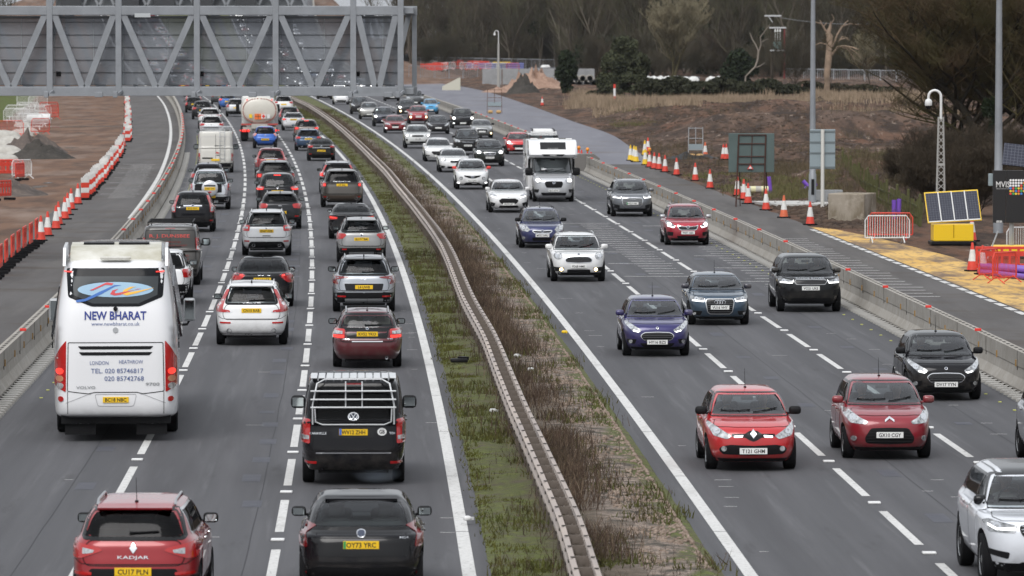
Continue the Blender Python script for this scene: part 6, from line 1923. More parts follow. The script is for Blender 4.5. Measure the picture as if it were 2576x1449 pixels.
car('bm4', bm4, 'F', WHITE, '', 1141, 433, 'white coupe with twin kidney grille, left of the small crossover with red mirrors', 1)
mon = K('saloon', L=4.87, W=1.85, H=1.48, hl=.82, bf=.98, head=[(.54, -.06), (.60, -.11), (.88, -.05), (.95, .03), (.60, .0)], lit=1, drl='low', grille=[(0, -.17), (.46, -.16), (.50, -.24), (.34, -.38), (0, -.39)], gmat=M_BLACK, bars=3, gr=.04, fog=(.75, .35, .05), pz=.36, mirror='body', vent=[(.62, .42), (.88, .44), (.86, .33), (.66, .33)], skm=paint(*WHITE), skh=.03)
car('mon', mon, 'F', WHITE, '', 1103, 406, 'white large hatchback ahead of the white coupe', 1)
ate = K('suv', L=4.38, W=1.84, H=1.61, hl=.92, head=[(.52, -.06), (.58, -.14), (.90, -.10), (.95, .03), (.54, -.0)], lit=2, grille=[(0, -.06), (.40, -.07), (.34, -.18), (.26, -.22), (0, -.22)], gsur=M_CHROME, gsw=.02, bars=3, gr=.03, badge=(.78, .05), lower=[(0, .40), (.6, .40), (.7, .34), (.5, .28), (0, .28)], pz=.54, rails=M_BLACK, vent=[(.7, .48), (.92, .5), (.9, .38), (.74, .36)])
car('ate', ate, 'F', ((.018, .022, .020), .2, .3), 'FX23 XTT', 1231, 418, 'dark green black SUV with bright headlights beside the motorhome', 2)
tuc = K('suv', L=4.32, W=1.80, H=1.68, hl=.94, head='block', grille=[(0, -.06), (.46, -.06), (.42, -.17), (0, -.18)], bars=2, barm=M_CHROME, lower=[(0, .46), (.55, .46), (.5, .32), (0, .32)], pz=.60, rails=M_BLACK, fog=(.80, .50, .05))
car('tuc', tuc, 'F', ((.012, .012, .013), .1, .35), 'FX07 UJF', 1176, 388, 'black boxy SUV with roof rails, behind the dark green one', 1)
mcl = K('hatch', L=3.84, W=1.727, H=1.42, hl=.84, bf=1.0, ws=mini['ws'], head=circ(.72, -.06, .15, .12), grille=[(0, -.12), (.44, -.13), (.52, -.24), (.4, -.36), (0, -.38)], gsur=M_CHROME, gsw=.03, bars=3, gr=.07, fog=(.80, .38, .06, M_LAMP_W), pz=.50, mirror=M_BLACK)
car('mcl', mcl, 'F', ((.22, .225, .22), .4, .3), '', 1212, 347, 'grey small rounded hatchback with one yellow fog lamp showing', 1)
evw = K('big', L=4.36, W=1.9, H=1.64, hl=.98, bf=1.12, head=[(.54, -.02), (.60, -.11), (.88, -.10), (.95, .0)], lit=1, grille=[(0, -.03), (.42, -.04), (.44, -.10), (.38, -.16), (0, -.17)], bars=2, gr=.02, lower=[(0, .50), (.6, .50), (.55, .36), (0, .36)], pz=.68, mirror='body', vent=[(.72, .66), (.88, .68), (.86, .56), (.74, .54)], gside=M_GLASS_P)
car('evw', evw, 'F', ((.60, .61, .60), .15, .3), 'YG63 XBM', 1050, 373, 'silver white compact luxury SUV, behind the white large hatchback', 1)
cay = K('big', L=4.8, W=1.94, H=1.70, hl=.90, bf=1.10, head=[(.60, -.05), (.66, -.14), (.84, -.12), (.94, .04), (.84, .08), (.68, .04)], lit=2, drl=[(.72, -.40), (.86, -.40), (.86, -.48), (.72, -.48)], lower=[(0, .58), (.62, .58), (.85, .52), (.8, .40), (0, .38)], pz=.46)
car('cay', cay, 'F', BLACKP, '', 1164, 323, 'black large SUV with bright headlights, nearest the far barrier', 1)
fdk = K('hatch', L=4.36, W=1.82, H=1.47, hl=.80, head='swept', grille=[(0, -.16), (.46, -.15), (.5, -.24), (.38, -.34), (0, -.35)], gmat=M_BLACK, bars=3, gr=.05, lower=[(0, .34), (.5, .34), (.45, .25), (0, .25)], pz=.50, fog=(.8, .38, .05))
car('fdk', fdk, 'F', ((.022, .022, .026), .2, .3), '', 1102, 337, 'dark grey hatchback right of the silver white luxury SUV', 1)
civ = K('hatch', L=4.3, W=1.77, H=1.46, hl=.78, bf=.98, head=[(.46, -.04), (.52, -.10), (.88, -.04), (.95, .06), (.6, .03)], grille=[(0, -.03), (.42, -.05), (.40, -.12), (.25, -.20), (0, -.22)], gmat=M_BLACK, bars=0, drl=[(.74, -.33), (.93, -.31), (.93, -.39), (.74, -.40)], lower=[(0, .34), (.6, .34), (.5, .25), (0, .25)], pz=.50, mirror='body')
car('civ', civ, 'F', ((.22, .010, .016), .15, .3), '', 994, 335, 'dark red hatchback with low daytime lights', 1)
f5x = K('suv', L=4.25, W=1.796, H=1.60, hl=.92, head=circ(.72, -.07, .13, .10), lit=0, fog=(.76, .60, .08, M_LAMP_W), lower=[(0, .44), (.45, .44), (.4, .34), (0, .34)], strip=None, pz=.62, mirror='body', grille=[(0, -.14), (.36, -.14), (.36, -.17), (0, -.17)], gmat=M_CHROME, bars=0)
car('f5x', f5x, 'F', ((.30, .010, .022), .1, .3), '', 1052, 311, 'crimson rounded crossover with warm lamps', 1)
spk = K('hatch', L=3.64, W=1.6, H=1.52, hl=.84, bf=1.02, wsd=.8, head='big', grille=[(0, -.06), (.35, -.06), (.3, -.14), (0, -.14)], lower=[(0, .48), (.5, .48), (.4, .3), (0, .3)], mirror='body', pz=.42)
car('spk', spk, 'F', ((.06, .32, .58), .1, .3), '', 1083, 287, 'sky blue small hatchback under the end of the gantry', 1)
bmx = K('big', L=4.7, W=1.9, H=1.68, hl=.94, bf=1.1, head=[(.52, -.06), (.58, -.13), (.88, -.1), (.95, .02)], lit=2, grille=[(.03, -.08), (.24, -.08), (.22, -.22), (.05, -.22)], gmat=M_BLACK, bars=0, lower=[(0, .42), (.7, .42), (.6, .28), (0, .28)], pz=.5)
car('bmx', bmx, 'F', NAVY, '', 966, 318, 'navy SUV with bright headlights, left of the dark red hatchback', 1)
epa = K('suv', L=4.4, W=1.85, H=1.6, hl=.92, head='slim', lit=1, drl='low', grille=[(0, -.32), (.3, -.32), (.3, -.42), (0, -.42)], bars=0, lower=[(0, .40), (.7, .40), (.6, .3), (0, .3)], pz=.48, flash=None)
car('epa', epa, 'F', ((.36, .355, .34), .4, .35), '', 929, 300, 'pale grey electric SUV, behind the navy SUV', 1)
kan = K('suv', L=4.3, W=1.82, H=1.72, hl=.95, bf=1.12, head='big', grille=[(0, -.1), (.4, -.1), (.35, -.2), (0, -.2)], pz=.5, gside=M_GLASS_P)
car('kan', kan, 'F', CHAR, '', 905, 287, 'charcoal people carrier with pale headlights near the reserve', 1)
wj = K('suv', head='block', lower=[(0, .5), (.6, .5), (.5, .34), (0, .34)], pz=.6, mirror='body')
car('wj', wj, 'F', WHITE, '', 858, 263, 'white SUV cut off by the gantry, oncoming side', 1)
car('dk9', K('saloon', head='slim'), 'F', BLACKP, '', 817, 250, 'black saloon showing only below the gantry, oncoming side', 1)
car('dk8', K('suv', head='round', lit=2, mirror=M_BLACK, fog=(.7, .5, .08, M_LAMP_W)), 'F', CHAR, '', 1024, 292, 'charcoal rounded crossover behind the crimson one', 1)
car('dk7', K('big', head='block', lower=[(0, .5), (.6, .5), (.5, .34), (0, .34)]), 'F', GREYD, '', 1044, 268, 'dark grey pickup fronted vehicle right under the gantry end', 1)
car('dk6', K('saloon', head='slim', lower=[(0, .4), (.7, .4), (.6, .3), (0, .3)]), 'F', BLACKP, '', 986, 254, 'black saloon below the gantry with only its bumper showing', 1)
# queue behind the gantry screens
cols = [WHITE, BLACKP, SILV, GREYD, REDM, WHITE, BLUEM, BLACKP, SILV, WHITE]
vq = [K('suv', tail='block', tz=.98, lit=1), K('hatch', tail='tall', tz=.9, lit=1), K('saloon', tail='wide', tz=.88)]
vo = [K('suv', head='slim', lit=2, lower=[(0, .45), (.6, .45), (.5, .3), (0, .3)]), K('hatch', head='swept', lit=2, lower=[(0, .4), (.6, .4), (.5, .3), (0, .3)])]
QL = 'car of the distant queue seen faintly through the gantry screens, driving away'
OL = 'oncoming distant car with lit lamps seen faintly through the gantry screens'
q = 0
for Y in range(700, 1400, 22):
 for fn, o in ((L12, -1.7), (L12, 1.5), (L23, 1.5)):
  if rnd.random() < .70:
   Yq = Y + rnd.uniform(-6, 6)
   p = dict(vq[q % 3]); p['name'] = 'distant_car'
   make_car(p, 'R', cols[(q * 7) % 10], '', fn(Yq) + o, Yq, QL, 0, 'car', 'distant queue beyond the gantry'); q += 1
 for fn, o in ((RE, 1.7), (RA, 1.5), (RB, 1.6)):
  if rnd.random() < .62:
   Yq = Y + rnd.uniform(-6, 6)
   p = dict(vo[q % 2]); p['name'] = 'distant_car'
   make_car(p, 'F', cols[(q * 3) % 10], '', fn(Yq) + o, Yq, OL, 0, 'car', 'oncoming distant cars beyond the gantry'); q += 1

# faint blue exhaust haze behind the black people carrier
m = bpy.data.materials.new('exhaust_smoke'); m.use_nodes = True; t = m.node_tree
for n_ in list(t.nodes): t.nodes.remove(n_)
o_ = t.nodes.new('ShaderNodeOutputMaterial'); pv = t.nodes.new('ShaderNodeVolumePrincipled'); pv.inputs['Color'].default_value = (.75, .86, 1, 1)
tc = t.nodes.new('ShaderNodeTexCoord').outputs['Object']; ln = t.nodes.new('ShaderNodeVectorMath'); ln.operation = 'LENGTH'; t.links.new(tc, ln.inputs[0])
mr = t.nodes.new('ShaderNodeMapRange'); mr.inputs[1].default_value = 1.0; mr.inputs[2].default_value = .0; mr.inputs[3].default_value = 0; mr.inputs[4].default_value = 1.1
t.links.new(ln.outputs['Value'], mr.inputs[0]); t.links.new(mr.outputs[0], pv.inputs['Density']); t.links.new(pv.outputs[0], o_.inputs['Volume'])
g = gp(945, 1216)
mb = MB(); mb.lathe([(math.sin(a), -math.cos(a)) for a in np.linspace(.02, math.pi - .02, 12)], 20); o = mb.obj('exhaust_smoke', m, smooth=90)
o.location = (g.x, g.y, .20); o.scale = (.5, .8, .2); tag(o, 'faint bluish exhaust smoke behind the black people carrier', 'smoke', kind='stuff')

# ================================================================== COACH, VANS, MOTORHOME, TANKER
def place_root(name, label, cat, x, y, fn, flip=False, group=None):
 rz = math.atan2(-dpoly(fn, y), 1.0) + (math.pi if flip else 0)
 return tag(empty(name, (x, y, 0), rz), label, cat, group)

def simple_shell(F, Rr, Wd, L, nf, nr, **k):
 rows = [(L / 2 - f[0], f[1], -L / 2 + r_[0], r_[1], w_, nf, nr) for f, r_, w_ in zip(F, Rr, Wd)]
 return Shell(rows, **k)

def shell_obj(sh, name, mt, parent, smooth=32):
 me = bpy.data.meshes.new(name); me.from_pydata(sh.V, [], sh.F)
 me.polygons.foreach_set('use_smooth', [True] * len(me.polygons)); me.set_sharp_from_angle(angle=R(smooth))
 me.update()
 return ob(name, me, mt, parent)

# ---- coach
g0 = gp(289, 984 + 0)                 # rear face stands at about 107 m
CW = paint((.76, .76, .77), 0, .35)
co = place_root('coach', 'tall white coach with NEW BHARAT lettering and an oval rainbow logo in its rear window', 'coach', (289 - CX) / FPX * 107.0, 107.0, L12)
co.rotation_euler.z += .034
co['group'] = GQ
HL = 6.1
Rr = [(.28, .50), (.08, .56), (.0, .85), (.0, 1.4), (.015, 2.0), (.07, 2.5), (.15, 2.85), (.28, 3.25), (.42, 3.52), (.62, 3.63), (1.3, 3.68)]
Ff = [(.20, .40), (.08, .50), (0, .9), (0, 1.4), (.06, 2.0), (.2, 2.5), (.32, 2.85), (.5, 3.25), (.65, 3.5), (.85, 3.63), (1.5, 3.68)]
Wc = [1.22, 1.255, 1.27, 1.275, 1.27, 1.235, 1.19, 1.125, 1.06, .98, .6]
csh = simple_shell(Ff, Rr, Wc, 12.2, 9, 10)
def off_y(o): o.location.y += HL; return o
def cp(nm, m_, mt, parent=co):
 o = ob(nm, m_, mt, parent)
 if parent is co: o.location.y = HL
 return o
b = shell_obj(csh, 'body', CW, co); b.location.y = HL
winp = [(-.985, 3.50), (-.95, 2.93), (-.48, 2.74), (.48, 2.74), (.95, 2.93), (.985, 3.50)]
wn = cp('rear_window', patch(csh, 'R', winp, .008, .014, .1, .05), mat('coach_glass', (.010, .011, .013), .1, spec=.12))
def on_w(nm, pl, mt, off=.014, r=.0): return ob(nm, patch(csh, 'R', pl, off, .004, .06, r), mt, wn)
on_w('inner_pane', [(-.86, 3.34), (-.84, 2.97), (-.46, 2.80), (.46, 2.80), (.84, 2.97), (.86, 3.34)], mat('coach_pane', (.05, .056, .06), .1, spec=.15), .011)
LB_ = mat('logo_pale_blue', (.27, .43, .57), .4)
on_w('logo', circ(.0, 3.075, .76, .15, 40), LB_, .016)
on_w('logo_stroke', [(-.80, 2.865), (-.62, 2.89), (-.30, 3.04), (-.02, 3.165), (.12, 3.16), (-.02, 3.13), (-.28, 2.985), (-.60, 2.845), (-.78, 2.82)], mat('logo_blue', (.02, .12, .42), .4), .022, .02)
on_w('logo_stroke', [(-.52, 3.06), (-.18, 3.215), (-.04, 3.20), (-.07, 3.16), (-.20, 3.17), (-.45, 3.06)], mat('logo_red', (.55, .03, .04), .4), .024, .01)
on_w('logo_stroke', [(-.06, 3.06), (-.11, 2.985), (-.02, 2.955), (.10, 2.97), (.45, 3.09), (.52, 3.09), (.12, 3.02), (.0, 3.0), (-.02, 3.03), (.06, 3.09)], MATS['logo_red'], .022, .01)
on_w('logo_stroke', [(.17, 3.07), (.12, 2.99), (.22, 2.955), (.42, 3.0), (.78, 3.11), (.50, 3.06), (.28, 3.02), (.24, 3.05), (.36, 3.12), (.42, 3.13), (.30, 3.13)], mat('logo_yellow', (.78, .42, .03), .4), .022, .01)
for sx in (-1, 1):
 on_w('marker_lamp', [(sx * .92 - .11, 3.415), (sx * .92 + .05, 3.42), (sx * .92 + .05, 3.44), (sx * .92 - .11, 3.435)], M_LENS_LIT, .016)
M_NAVYT = mat('navy_lettering', (.015, .035, .22), .5)
M_PALET = mat('slate_blue_lettering', (.10, .14, .30), .5)
def ct(s_, h_, x, z, w_, bold=.0, mt=M_PALET): cp('lettering', text_on(csh, 'R', s_, h_, (x, z), w_, bold, .012), mt)
ct('NEW BHARAT', .165, .0, 2.565, 1.24, .035, M_NAVYT)
ct('www.newbharat.co.uk', .075, .0, 2.40, .97, .0)
ct('LONDON', .078, -.33, 1.615, .37); ct('HEATHROW', .078, .31, 1.635, .48)
ct('TEL. 020 85746817', .095, .03, 1.455, 1.05, .004); ct('020 85742768', .095, .17, 1.30, .79, .004)
ct('VOLVO', .055, -.60, 1.12, .39, .03, M_STEEL); ct('9700', .06, .74, 1.185, .28, .03, M_STEEL)
cp('badge', patch(csh, 'R', circ(0, 2.27, .055), .014, .012, .04), M_STEEL)
cp('rear_camera', mesh_of('rear_camera', lambda m_: m_.lathe([(.045, 0), (.045, .06), (.03, .08), (.001, .08)], 12, 'Y', (0, csh.proj('R', 0, 2.70)[0].y, 2.70))), M_BLACK)
cp('engine_hatch_seam', seam(csh, 'R', [(-.95, 2.02), (.95, 2.02), (.97, 1.04), (.55, .99), (.42, 1.02), (-.42, 1.02), (-.55, .99), (-.97, 1.04)], .016, .006, True, .1, .03), M_BLACK)
for z, a in ((1.915, .76), (1.795, .74)):
 cp('vent', patch(csh, 'R', [(-a, z + .035), (a, z + .035), (a - .06, z - .03), (-a + .06, z - .03)], .008, .012, .08, .02), M_BLACK)
for sx in (1, -1):
 pl = [(sx * .99, 2.06), (sx * 1.10, 1.92), (sx * 1.22, 1.70), (sx * 1.235, 1.15), (sx * 1.0, 1.02)]
 if sx < 0: pl = pl[::-1]
 tl_ = cp('tail_light', patch(csh, 'R', pl, .014, .02, .07, .03), M_LENS_RED)
 for z, mt in ((1.44, M_LENS_LIT), (1.29, mat('orange_lens', (.5, .22, .12), .2)), (1.145, M_LENS_CLR)):
  ob('lamp', patch(csh, 'R', circ(sx * 1.115, z, .075, .062), .022, .012, .04), mt, tl_)
 cp('reflector', patch(csh, 'R', circ(sx * 1.10, .88, .055), .014, .012, .04), M_LENS_RED)
 cp('bumper_seam', seam(csh, 'R', [(sx * .965, 1.03), (sx * .965, .58)], .012, .006, False, .08), M_BLACK)
 cp('bumper_crease', seam(csh, 'R', [(sx * 1.0, .80), (sx * .55, .98), (sx * .5, .98)], .012, .006, False, .08), mat('soft_grey', (.4, .4, .41), .5))
 for yy in (-3.0, -1.7, 3.4):
  wo = ob('wheel', TYRE, M_RUBBER, co, (sx * 1.09, HL + yy, .50), (0, 0, 0 if sx > 0 else math.pi), (1.45, 1.52, 1.52)); ob('rim', RIMS[10], M_SILVER, wo)
 def mf(m_):
  m_.box((sx * .72, csh.proj('R', 0, .6)[0].y + .35, .33), (.62, .02, .38))
 fl_ = cp('mud_flap', mesh_of('mud_flap', mf), M_BLACK)
 ob('lettering', text_flat('VOLVO', .075, .42, .02), M_STEEL, fl_, (sx * .72, csh.proj('R', 0, .6)[0].y + .33, .40))
 def fin_(m_):
  m_.prism([(-5.75, 3.55), (-5.35, 3.90), (-3.2, 3.93), (-2.8, 3.6)], 'x', sx * 1.0, sx * 1.06)
 cp('roof_fin', mesh_of('roof_fin', fin_), CW)
 def slots(m_):
  for k in range(3): m_.box((sx * 1.272, -5.75, 2.30 - .17 * k), (.02, .30, .12))
 cp('side_grille', mesh_of('side_grille', slots), M_BLACK)
 mo = ob('mirror', mesh_of('mirror', lambda m_: m_.box((sx * 1.50, HL + 6.0, 2.05), (.26, .14, .52), bev=.05)), M_STEEL, co)
 ob('mirror_glass', mesh_of('mirror_glass', lambda m_: m_.box((sx * 1.50, HL + 5.925, 2.05), (.20, .012, .42))), M_MIRGL, mo)
 ob('mirror_arm', mesh_of('mirror_arm', lambda m_: m_.tube([(sx * 1.1, HL + 6.0, 1.7), (sx * 1.45, HL + 6.0, 1.72), (sx * 1.50, HL + 6.0, 1.82)], .03, 6)), M_BLACK, mo)
cp('underbody', mesh_of('underbody', lambda m_: m_.box((0, -2.5, .62), (2.2, 6.6, .5))), M_BLACK)
cp('side_window', mesh_of('side_window', lambda m_: [m_.box((sx * 1.235, .6, 2.55), (.05, 9.6, 1.05), M=Matrix.Rotation(sx * -.16, 3, 'Y')) for sx in (-1, 1)] and None), mat('coach_side_glass', (.02, .022, .025), .05, coat=1.0))
def ac_(m_):
 m_.prism([(-5.25, 3.60), (-5.0, 3.80), (-4.4, 3.90), (-2.9, 3.92), (-2.4, 3.62)], 'x', -.92, .92)
ac = cp('roof_unit', mesh_of('roof_unit', ac_, 30), mat('grubby_white', (.60, .59, .54), .5, noise_=(1.2, .3, (.36, .34, .26))))
ob('roof_vent', mesh_of('roof_vent', lambda m_: [m_.box((x, -3.6, 3.93), (.62, .7, .03)) for x in (-.36, .36)] and None), M_BLACK, ac)
cp('roof_hatch', mesh_of('roof_hatch', lambda m_: m_.box((0, -5.42, 3.70), (.62, .36, .05), bev=.015)), MATS['grubby_white'])
cp('number_plate', mesh_of('number_plate', lambda m_: m_.box((0, csh.proj('R', 0, .86)[0].y - .012, .87), (.52, .014, .115), bev=.003)), M_PL_Y)
cp('lettering', text_flat('BC18 NBC', .072, .43, .03), M_PL_T).location = (0, csh.proj('R', 0, .86)[0].y - .022 + HL, .87)
cp('plate_recess', seam(csh, 'R', [(-.42, .98), (.42, .98), (.36, .74), (-.36, .74)], .012, .006, True, .08, .05), MATS['soft_grey'])

# ---- sign-written dark van
tr = K('van', L=4.8, W=1.95, H=1.96, wb=3.1, blind=1, tail=[(.84, .34), (.985, .34), (1.0, -.06), (.86, -.06)], tz=1.22, rev=[(.88, .08), (.98, .08), (.99, -.04), (.88, -.04)], pz=.70, bump=[(.995, .34), (.99, .54), (0, .54), (0, .34)], gate=0, aer=None, ms=1.35, msz=1.25, brk=1, nodoor=1)
v = car('dun', tr, 'R', ((.050, .046, .042), .1, .45), '', 430, 716, 'dark grey panel van with red R. J. DUNSBEE lettering on its rear doors', name='van', cat='van')
vs_ = body_of(tr)[1]
M_REDT = mat('red_lettering', (.55, .06, .05), .5)
ob('lettering', text_on(vs_, 'R', 'R. J. DUNSBEE', .105, (-.02, 1.62), 1.30, .015, .010), M_REDT, v)
M_REDT2 = mat('faded_red_lettering', (.20, .035, .03), .6)
for s_, x, z, w_ in (('SERVICES', .1, 1.42, .5), ('CARPENTRY & JOINERY', .15, 1.31, .8), ('01564 430643', .25, .98, .7), ('07860 580417', .25, .86, .7)):
 ob('lettering', text_on(vs_, 'R', s_, .06, (x, z), w_, .0, .010), M_REDT2, v)
ob('door_seam', seam(vs_, 'R', [(0, 1.84), (0, .62)], .016, .006, False, .08), M_BLACK, v)
ob('door_seam', seam(vs_, 'R', [(-.80, 1.80), (.80, 1.80), (.84, .60), (-.84, .60)], .014, .006, True, .08, .08), M_BLACK, v)
ob('roof_rack', mesh_of('roof_rack', lambda m_: [m_.tube([(sx * .72, -2.2, 1.94), (sx * .72, -2.2, 2.06), (sx * .72, 1.0, 2.06), (sx * .72, 1.0, 1.94)], .02, 6) for sx in (-1, 1)] + [m_.tube([(-.72, y, 2.06), (.72, y, 2.06)], .018, 6) for y in (-2.2, -1.2, -.2, .8)] and None), M_BLACK, v)

# ---- white high van with ladder
ms_ = K('van', L=5.5, W=2.07, H=2.46, wb=3.68, bf=1.35, rbz=1.5, blind=1, tail=[(.88, .20), (.99, .20), (1.0, -.24), (.89, -.24)], tz=.95, rev=[(.90, -.02), (.985, -.02), (.985, -.12), (.90, -.12)], pz=.76, bump=[(.995, .36), (.99, .58), (0, .58), (0, .36)], gate=0, ms=1.5, msz=1.4, nodoor=1, ws=(.90, .95, .985, 1, 1, 1, .99, .98, .96, .93, .87, .5))
v = car('mas', ms_, 'R', ((.56, .545, .50), 0, .45), '', 543, 434, 'dirty white high roofed van with a ladder on its rear doors and a roof rack', name='van', cat='van')
vs_ = body_of(ms_)[1]
ob('door_seam', seam(vs_, 'R', [(0, 2.25), (0, .62)], .02, .006, False, .1), M_BLACK, v)
ob('door_seam', seam(vs_, 'R', [(-.86, 2.1), (.86, 2.1), (.9, .62), (-.9, .62)], .018, .006, True, .1, .12), mat('soft_grey', (.4, .4, .41)), v)
ob('brake_light', patch(vs_, 'R', [(.02, 1.24), (.24, 1.16), (.24, 1.13), (.02, 1.13)], .012, .012, .08), M_LENS_RED, v)
ob('handle', patch(vs_, 'R', [(.04, 1.05), (.26, 1.05), (.26, 1.01), (.04, 1.01)], .014, .012, .08), M_BLACK, v)
ob('plate_lamp', patch(vs_, 'R', [(-.80, .90), (-.15, .90), (-.18, .82), (-.77, .82)], .012, .012, .08), M_BLACK, v)
def lad_(m_):
 for x in (.24, .52): m_.tube([(x, vs_.proj('R', x, 1.0)[0].y - .07, .70), (x, vs_.proj('R', x, 2.0)[0].y - .09, 2.1), (x, vs_.proj('R', x, 2.3)[0].y + .05, 2.55)], .016, 5)
 for k in range(7): m_.tube([(.24, vs_.proj('R', .3, 1.0)[0].y - .07, .85 + .25 * k), (.52, vs_.proj('R', .3, 1.0)[0].y - .07, .85 + .25 * k)], .013, 5)
ob('ladder', mesh_of('ladder', lad_), M_STEEL, v)
ob('roof_rack', mesh_of('roof_rack', lambda m_: [m_.tube([(sx * .85, -2.5, 2.42), (sx * .85, -2.5, 2.66), (sx * .85, .4, 2.66)], .022, 5) for sx in (-1, 1)] + [m_.tube([(-.85, y, z), (.85, y, z)], .02, 5) for y in (-2.5, -1.5, -.5, .4) for z in (2.52, 2.66)] and None), M_STEEL, v)
ob('rack_tube', mesh_of('rack_tube', lambda m_: [m_.lathe([(.075, -1.2), (.075, 1.2)], 12, 'Y', (x, -1.2, 2.62)) for x in (.52, .70)] and None), M_STEEL, v)

# ---- tall white van with light bar, behind the motorhome
pk = K('van', L=5.4, W=1.98, H=2.40, wb=3.4, hl=1.15, bf=1.55, wsd=.85, rfd=1.35, head='block', lower=[(0, .6), (.6, .6), (.5, .4), (0, .4)], pz=.6, ms=1.3, msz=1.3, gfront=M_GLASS_T, rbz=1.45)
v = car('pk', pk, 'F', WHITE, '', 1369, 440, 'tall white van with roof rails and light bar, hidden behind the motorhome', 1, name='van', cat='van')
ob('light_bar', mesh_of('light_bar', lambda m_: [m_.box((0, 1.05, 2.43), (1.5, .22, .07), bev=.02)] + [m_.lathe([(.06, 0), (.06, .05), (.001, .05)], 10, 'Y', (x, 1.17, 2.44)) for x in (-.7, .7)] and None), M_WPL, v)
ob('roof_box', mesh_of('roof_box', lambda m_: m_.box((0, -.2, 2.50), (1.15, 1.9, .22), bev=.09), 50), M_WPL, v)
ob('roof_rail', mesh_of('roof_rail', lambda m_: [m_.tube([(sx * .66, .8, 2.38), (sx * .62, .7, 2.60), (sx * .62, -1.0, 2.62)], .03, 6) for sx in (-1, 1)] and None), M_BLACK, v)

# ---- motorhome
mp = gp(1391, 507)
cabp = K('van', L=5.0, W=2.02, H=2.30, wb=3.3, fo=.95, rw=.345, hl=1.08, bf=1.38, wsd=.80, rfd=1.45, head=[(.52, -.04), (.60, -.18), (.84, -.16), (.94, .06), (.86, .10), (.62, .06)], lit=2, grille=[(0, -.07), (.40, -.08), (.44, -.20), (.36, -.38), (0, -.39)], gmat=M_BLACK, bars=4, barm=M_BLACK, gr=.05, badge=(.93, .055), lower=[(0, .46), (.62, .46), (.55, .32), (0, .32)], vent=[(.70, .62), (.92, .62), (.90, .46), (.74, .46)], pz=.56, ms=1.7, msz=1.5, skirt=0, rbz=1.3, spokes=7, nodoor=1)
mh = car('mh', cabp, 'F', ((.52, .53, .55), .4, .32), 'FJ73 BYT', 1391, 507, 'white motorhome with overcab bed pod, silver cab and plate FJ73 BYT', 2, name='motorhome', cat='motorhome')
person_in(mh, cabp, 1, 'driver in dark clothes inside the motorhome cab', ('greye', (.3, .29, .28)), ('dark4', (.05, .05, .06)))
person_in(mh, cabp, -1, 'passenger in a pale top inside the motorhome cab', ('brownf', (.12, .08, .05)), ('pale6', (.42, .36, .33)))
def house_(m_):
 m_.box((0, -2.6, 1.72), (2.32, 5.0, 2.46), bev=.10)
 # overcab pod as a shaped prism
 prof = [(-.3, 2.12), (.95, 2.10), (1.55, 2.14), (1.72, 2.28), (1.62, 2.48), (1.05, 2.86), (.7, 2.96), (-.3, 2.97)]
 n = len(prof); vs = []
 for x, k in ((-1.16, .0), (-1.06, .14), (1.06, .14), (1.16, .0)):
  for (y, z) in prof: vs.append((x, y + (k if y > .9 else 0), z))
 fs = [tuple(range(n))[::-1], tuple(range(3 * n, 4 * n))]
 for i in range(3):
  for j in range(n):
   l = (j + 1) % n; fs.append((i * n + j, i * n + l, (i + 1) * n + l, (i + 1) * n + j))
 m_.add(vs, fs)
ho = ob('living_body', mesh_of('living_body', house_, 35), paint((.74, .74, .74), 0, .35), mh)
ob('pod_window', mesh_of('pod_window', lambda m_: m_.prism([(1.665, 2.52), (1.22, 2.845), (1.24, 2.87), (1.695, 2.54)], 'x', -.62, .62)), M_BLACK_GL, ho)
ob('lettering', text_flat('BAILEY', .07, .50, .0, 1), M_WPL, ho, (0, 1.665, 2.565), (R(0), 0, 0))
ob('pod_stripe', mesh_of('pod_stripe', lambda m_: m_.prism([(-.56, 2.30), (.56, 2.30), (.46, 2.20), (-.46, 2.20)], 'y', 1.80, 1.862)), M_BLACK, ho)
ob('lettering', text_flat('ADAMO', .07, .34, .02, 1), M_WPL, ho, (0, 1.866, 2.25))
ob('side_window', mesh_of('side_window', lambda m_: [m_.box((sx * 1.16, -2.0, 2.0), (.03, 1.2, .55), bev=.01) for sx in (-1, 1)] and None), M_BLACK_GL, ho)
ob('corner_panel', mesh_of('corner_panel', lambda m_: [m_.prism([(sx * 1.03, 1.50), (sx * 1.14, 1.62), (sx * 1.14, 2.02), (sx * 1.03, 2.06)], 'y', -.12, -.07) for sx in (-1, 1)] and None), M_BLACK_GL, ho)
ob('roof_light', mesh_of('roof_light', lambda m_: [m_.box((0, .2, 3.0), (.7, .6, .10), bev=.04), m_.box((.85, -.1, 3.0), (.35, .5, .06), bev=.02), m_.box((-.85, .0, 3.0), (.3, .3, .06), bev=.02)] and None), M_WPL, ho)

# ---- tanker
tp = gp(652, 353)
ta = place_root('tanker_lorry', 'cream white fuel tanker lorry with orange hazard plate and a ring of red dashes', 'tanker', (653 - CX) / FPX * 398, 398, L23, group=GQ)
M_TANK = mat('cream_tank', (.62, .59, .52), .4, coat=.3, noise_=(.6, .15, None))
RX, RZ, TZ = 1.36, .98, 2.32
def tank_(m_):
 prof = [(.001, -.22), (.35, -.20), (.75, -.13), (.94, -.03), (1.0, .06), (1.0, 10.4), (.9, 10.6), (.001, 10.75)]
 seg = 40; vs, fs = [], []
 for r_, y in prof:
  for k in range(seg):
   a = 2 * math.pi * k / seg
   ca, sa = math.cos(a), math.sin(a)
   vs.append((RX * r_ * math.copysign(abs(ca) ** .85, ca), y, TZ + RZ * r_ * math.copysign(abs(sa) ** .85, sa)))
 for i in range(len(prof) - 1):
  for k in range(seg):
   l = (k + 1) % seg; fs.append((i * seg + k, i * seg + l, (i + 1) * seg + l, (i + 1) * seg + k))
 m_.add(vs, fs)
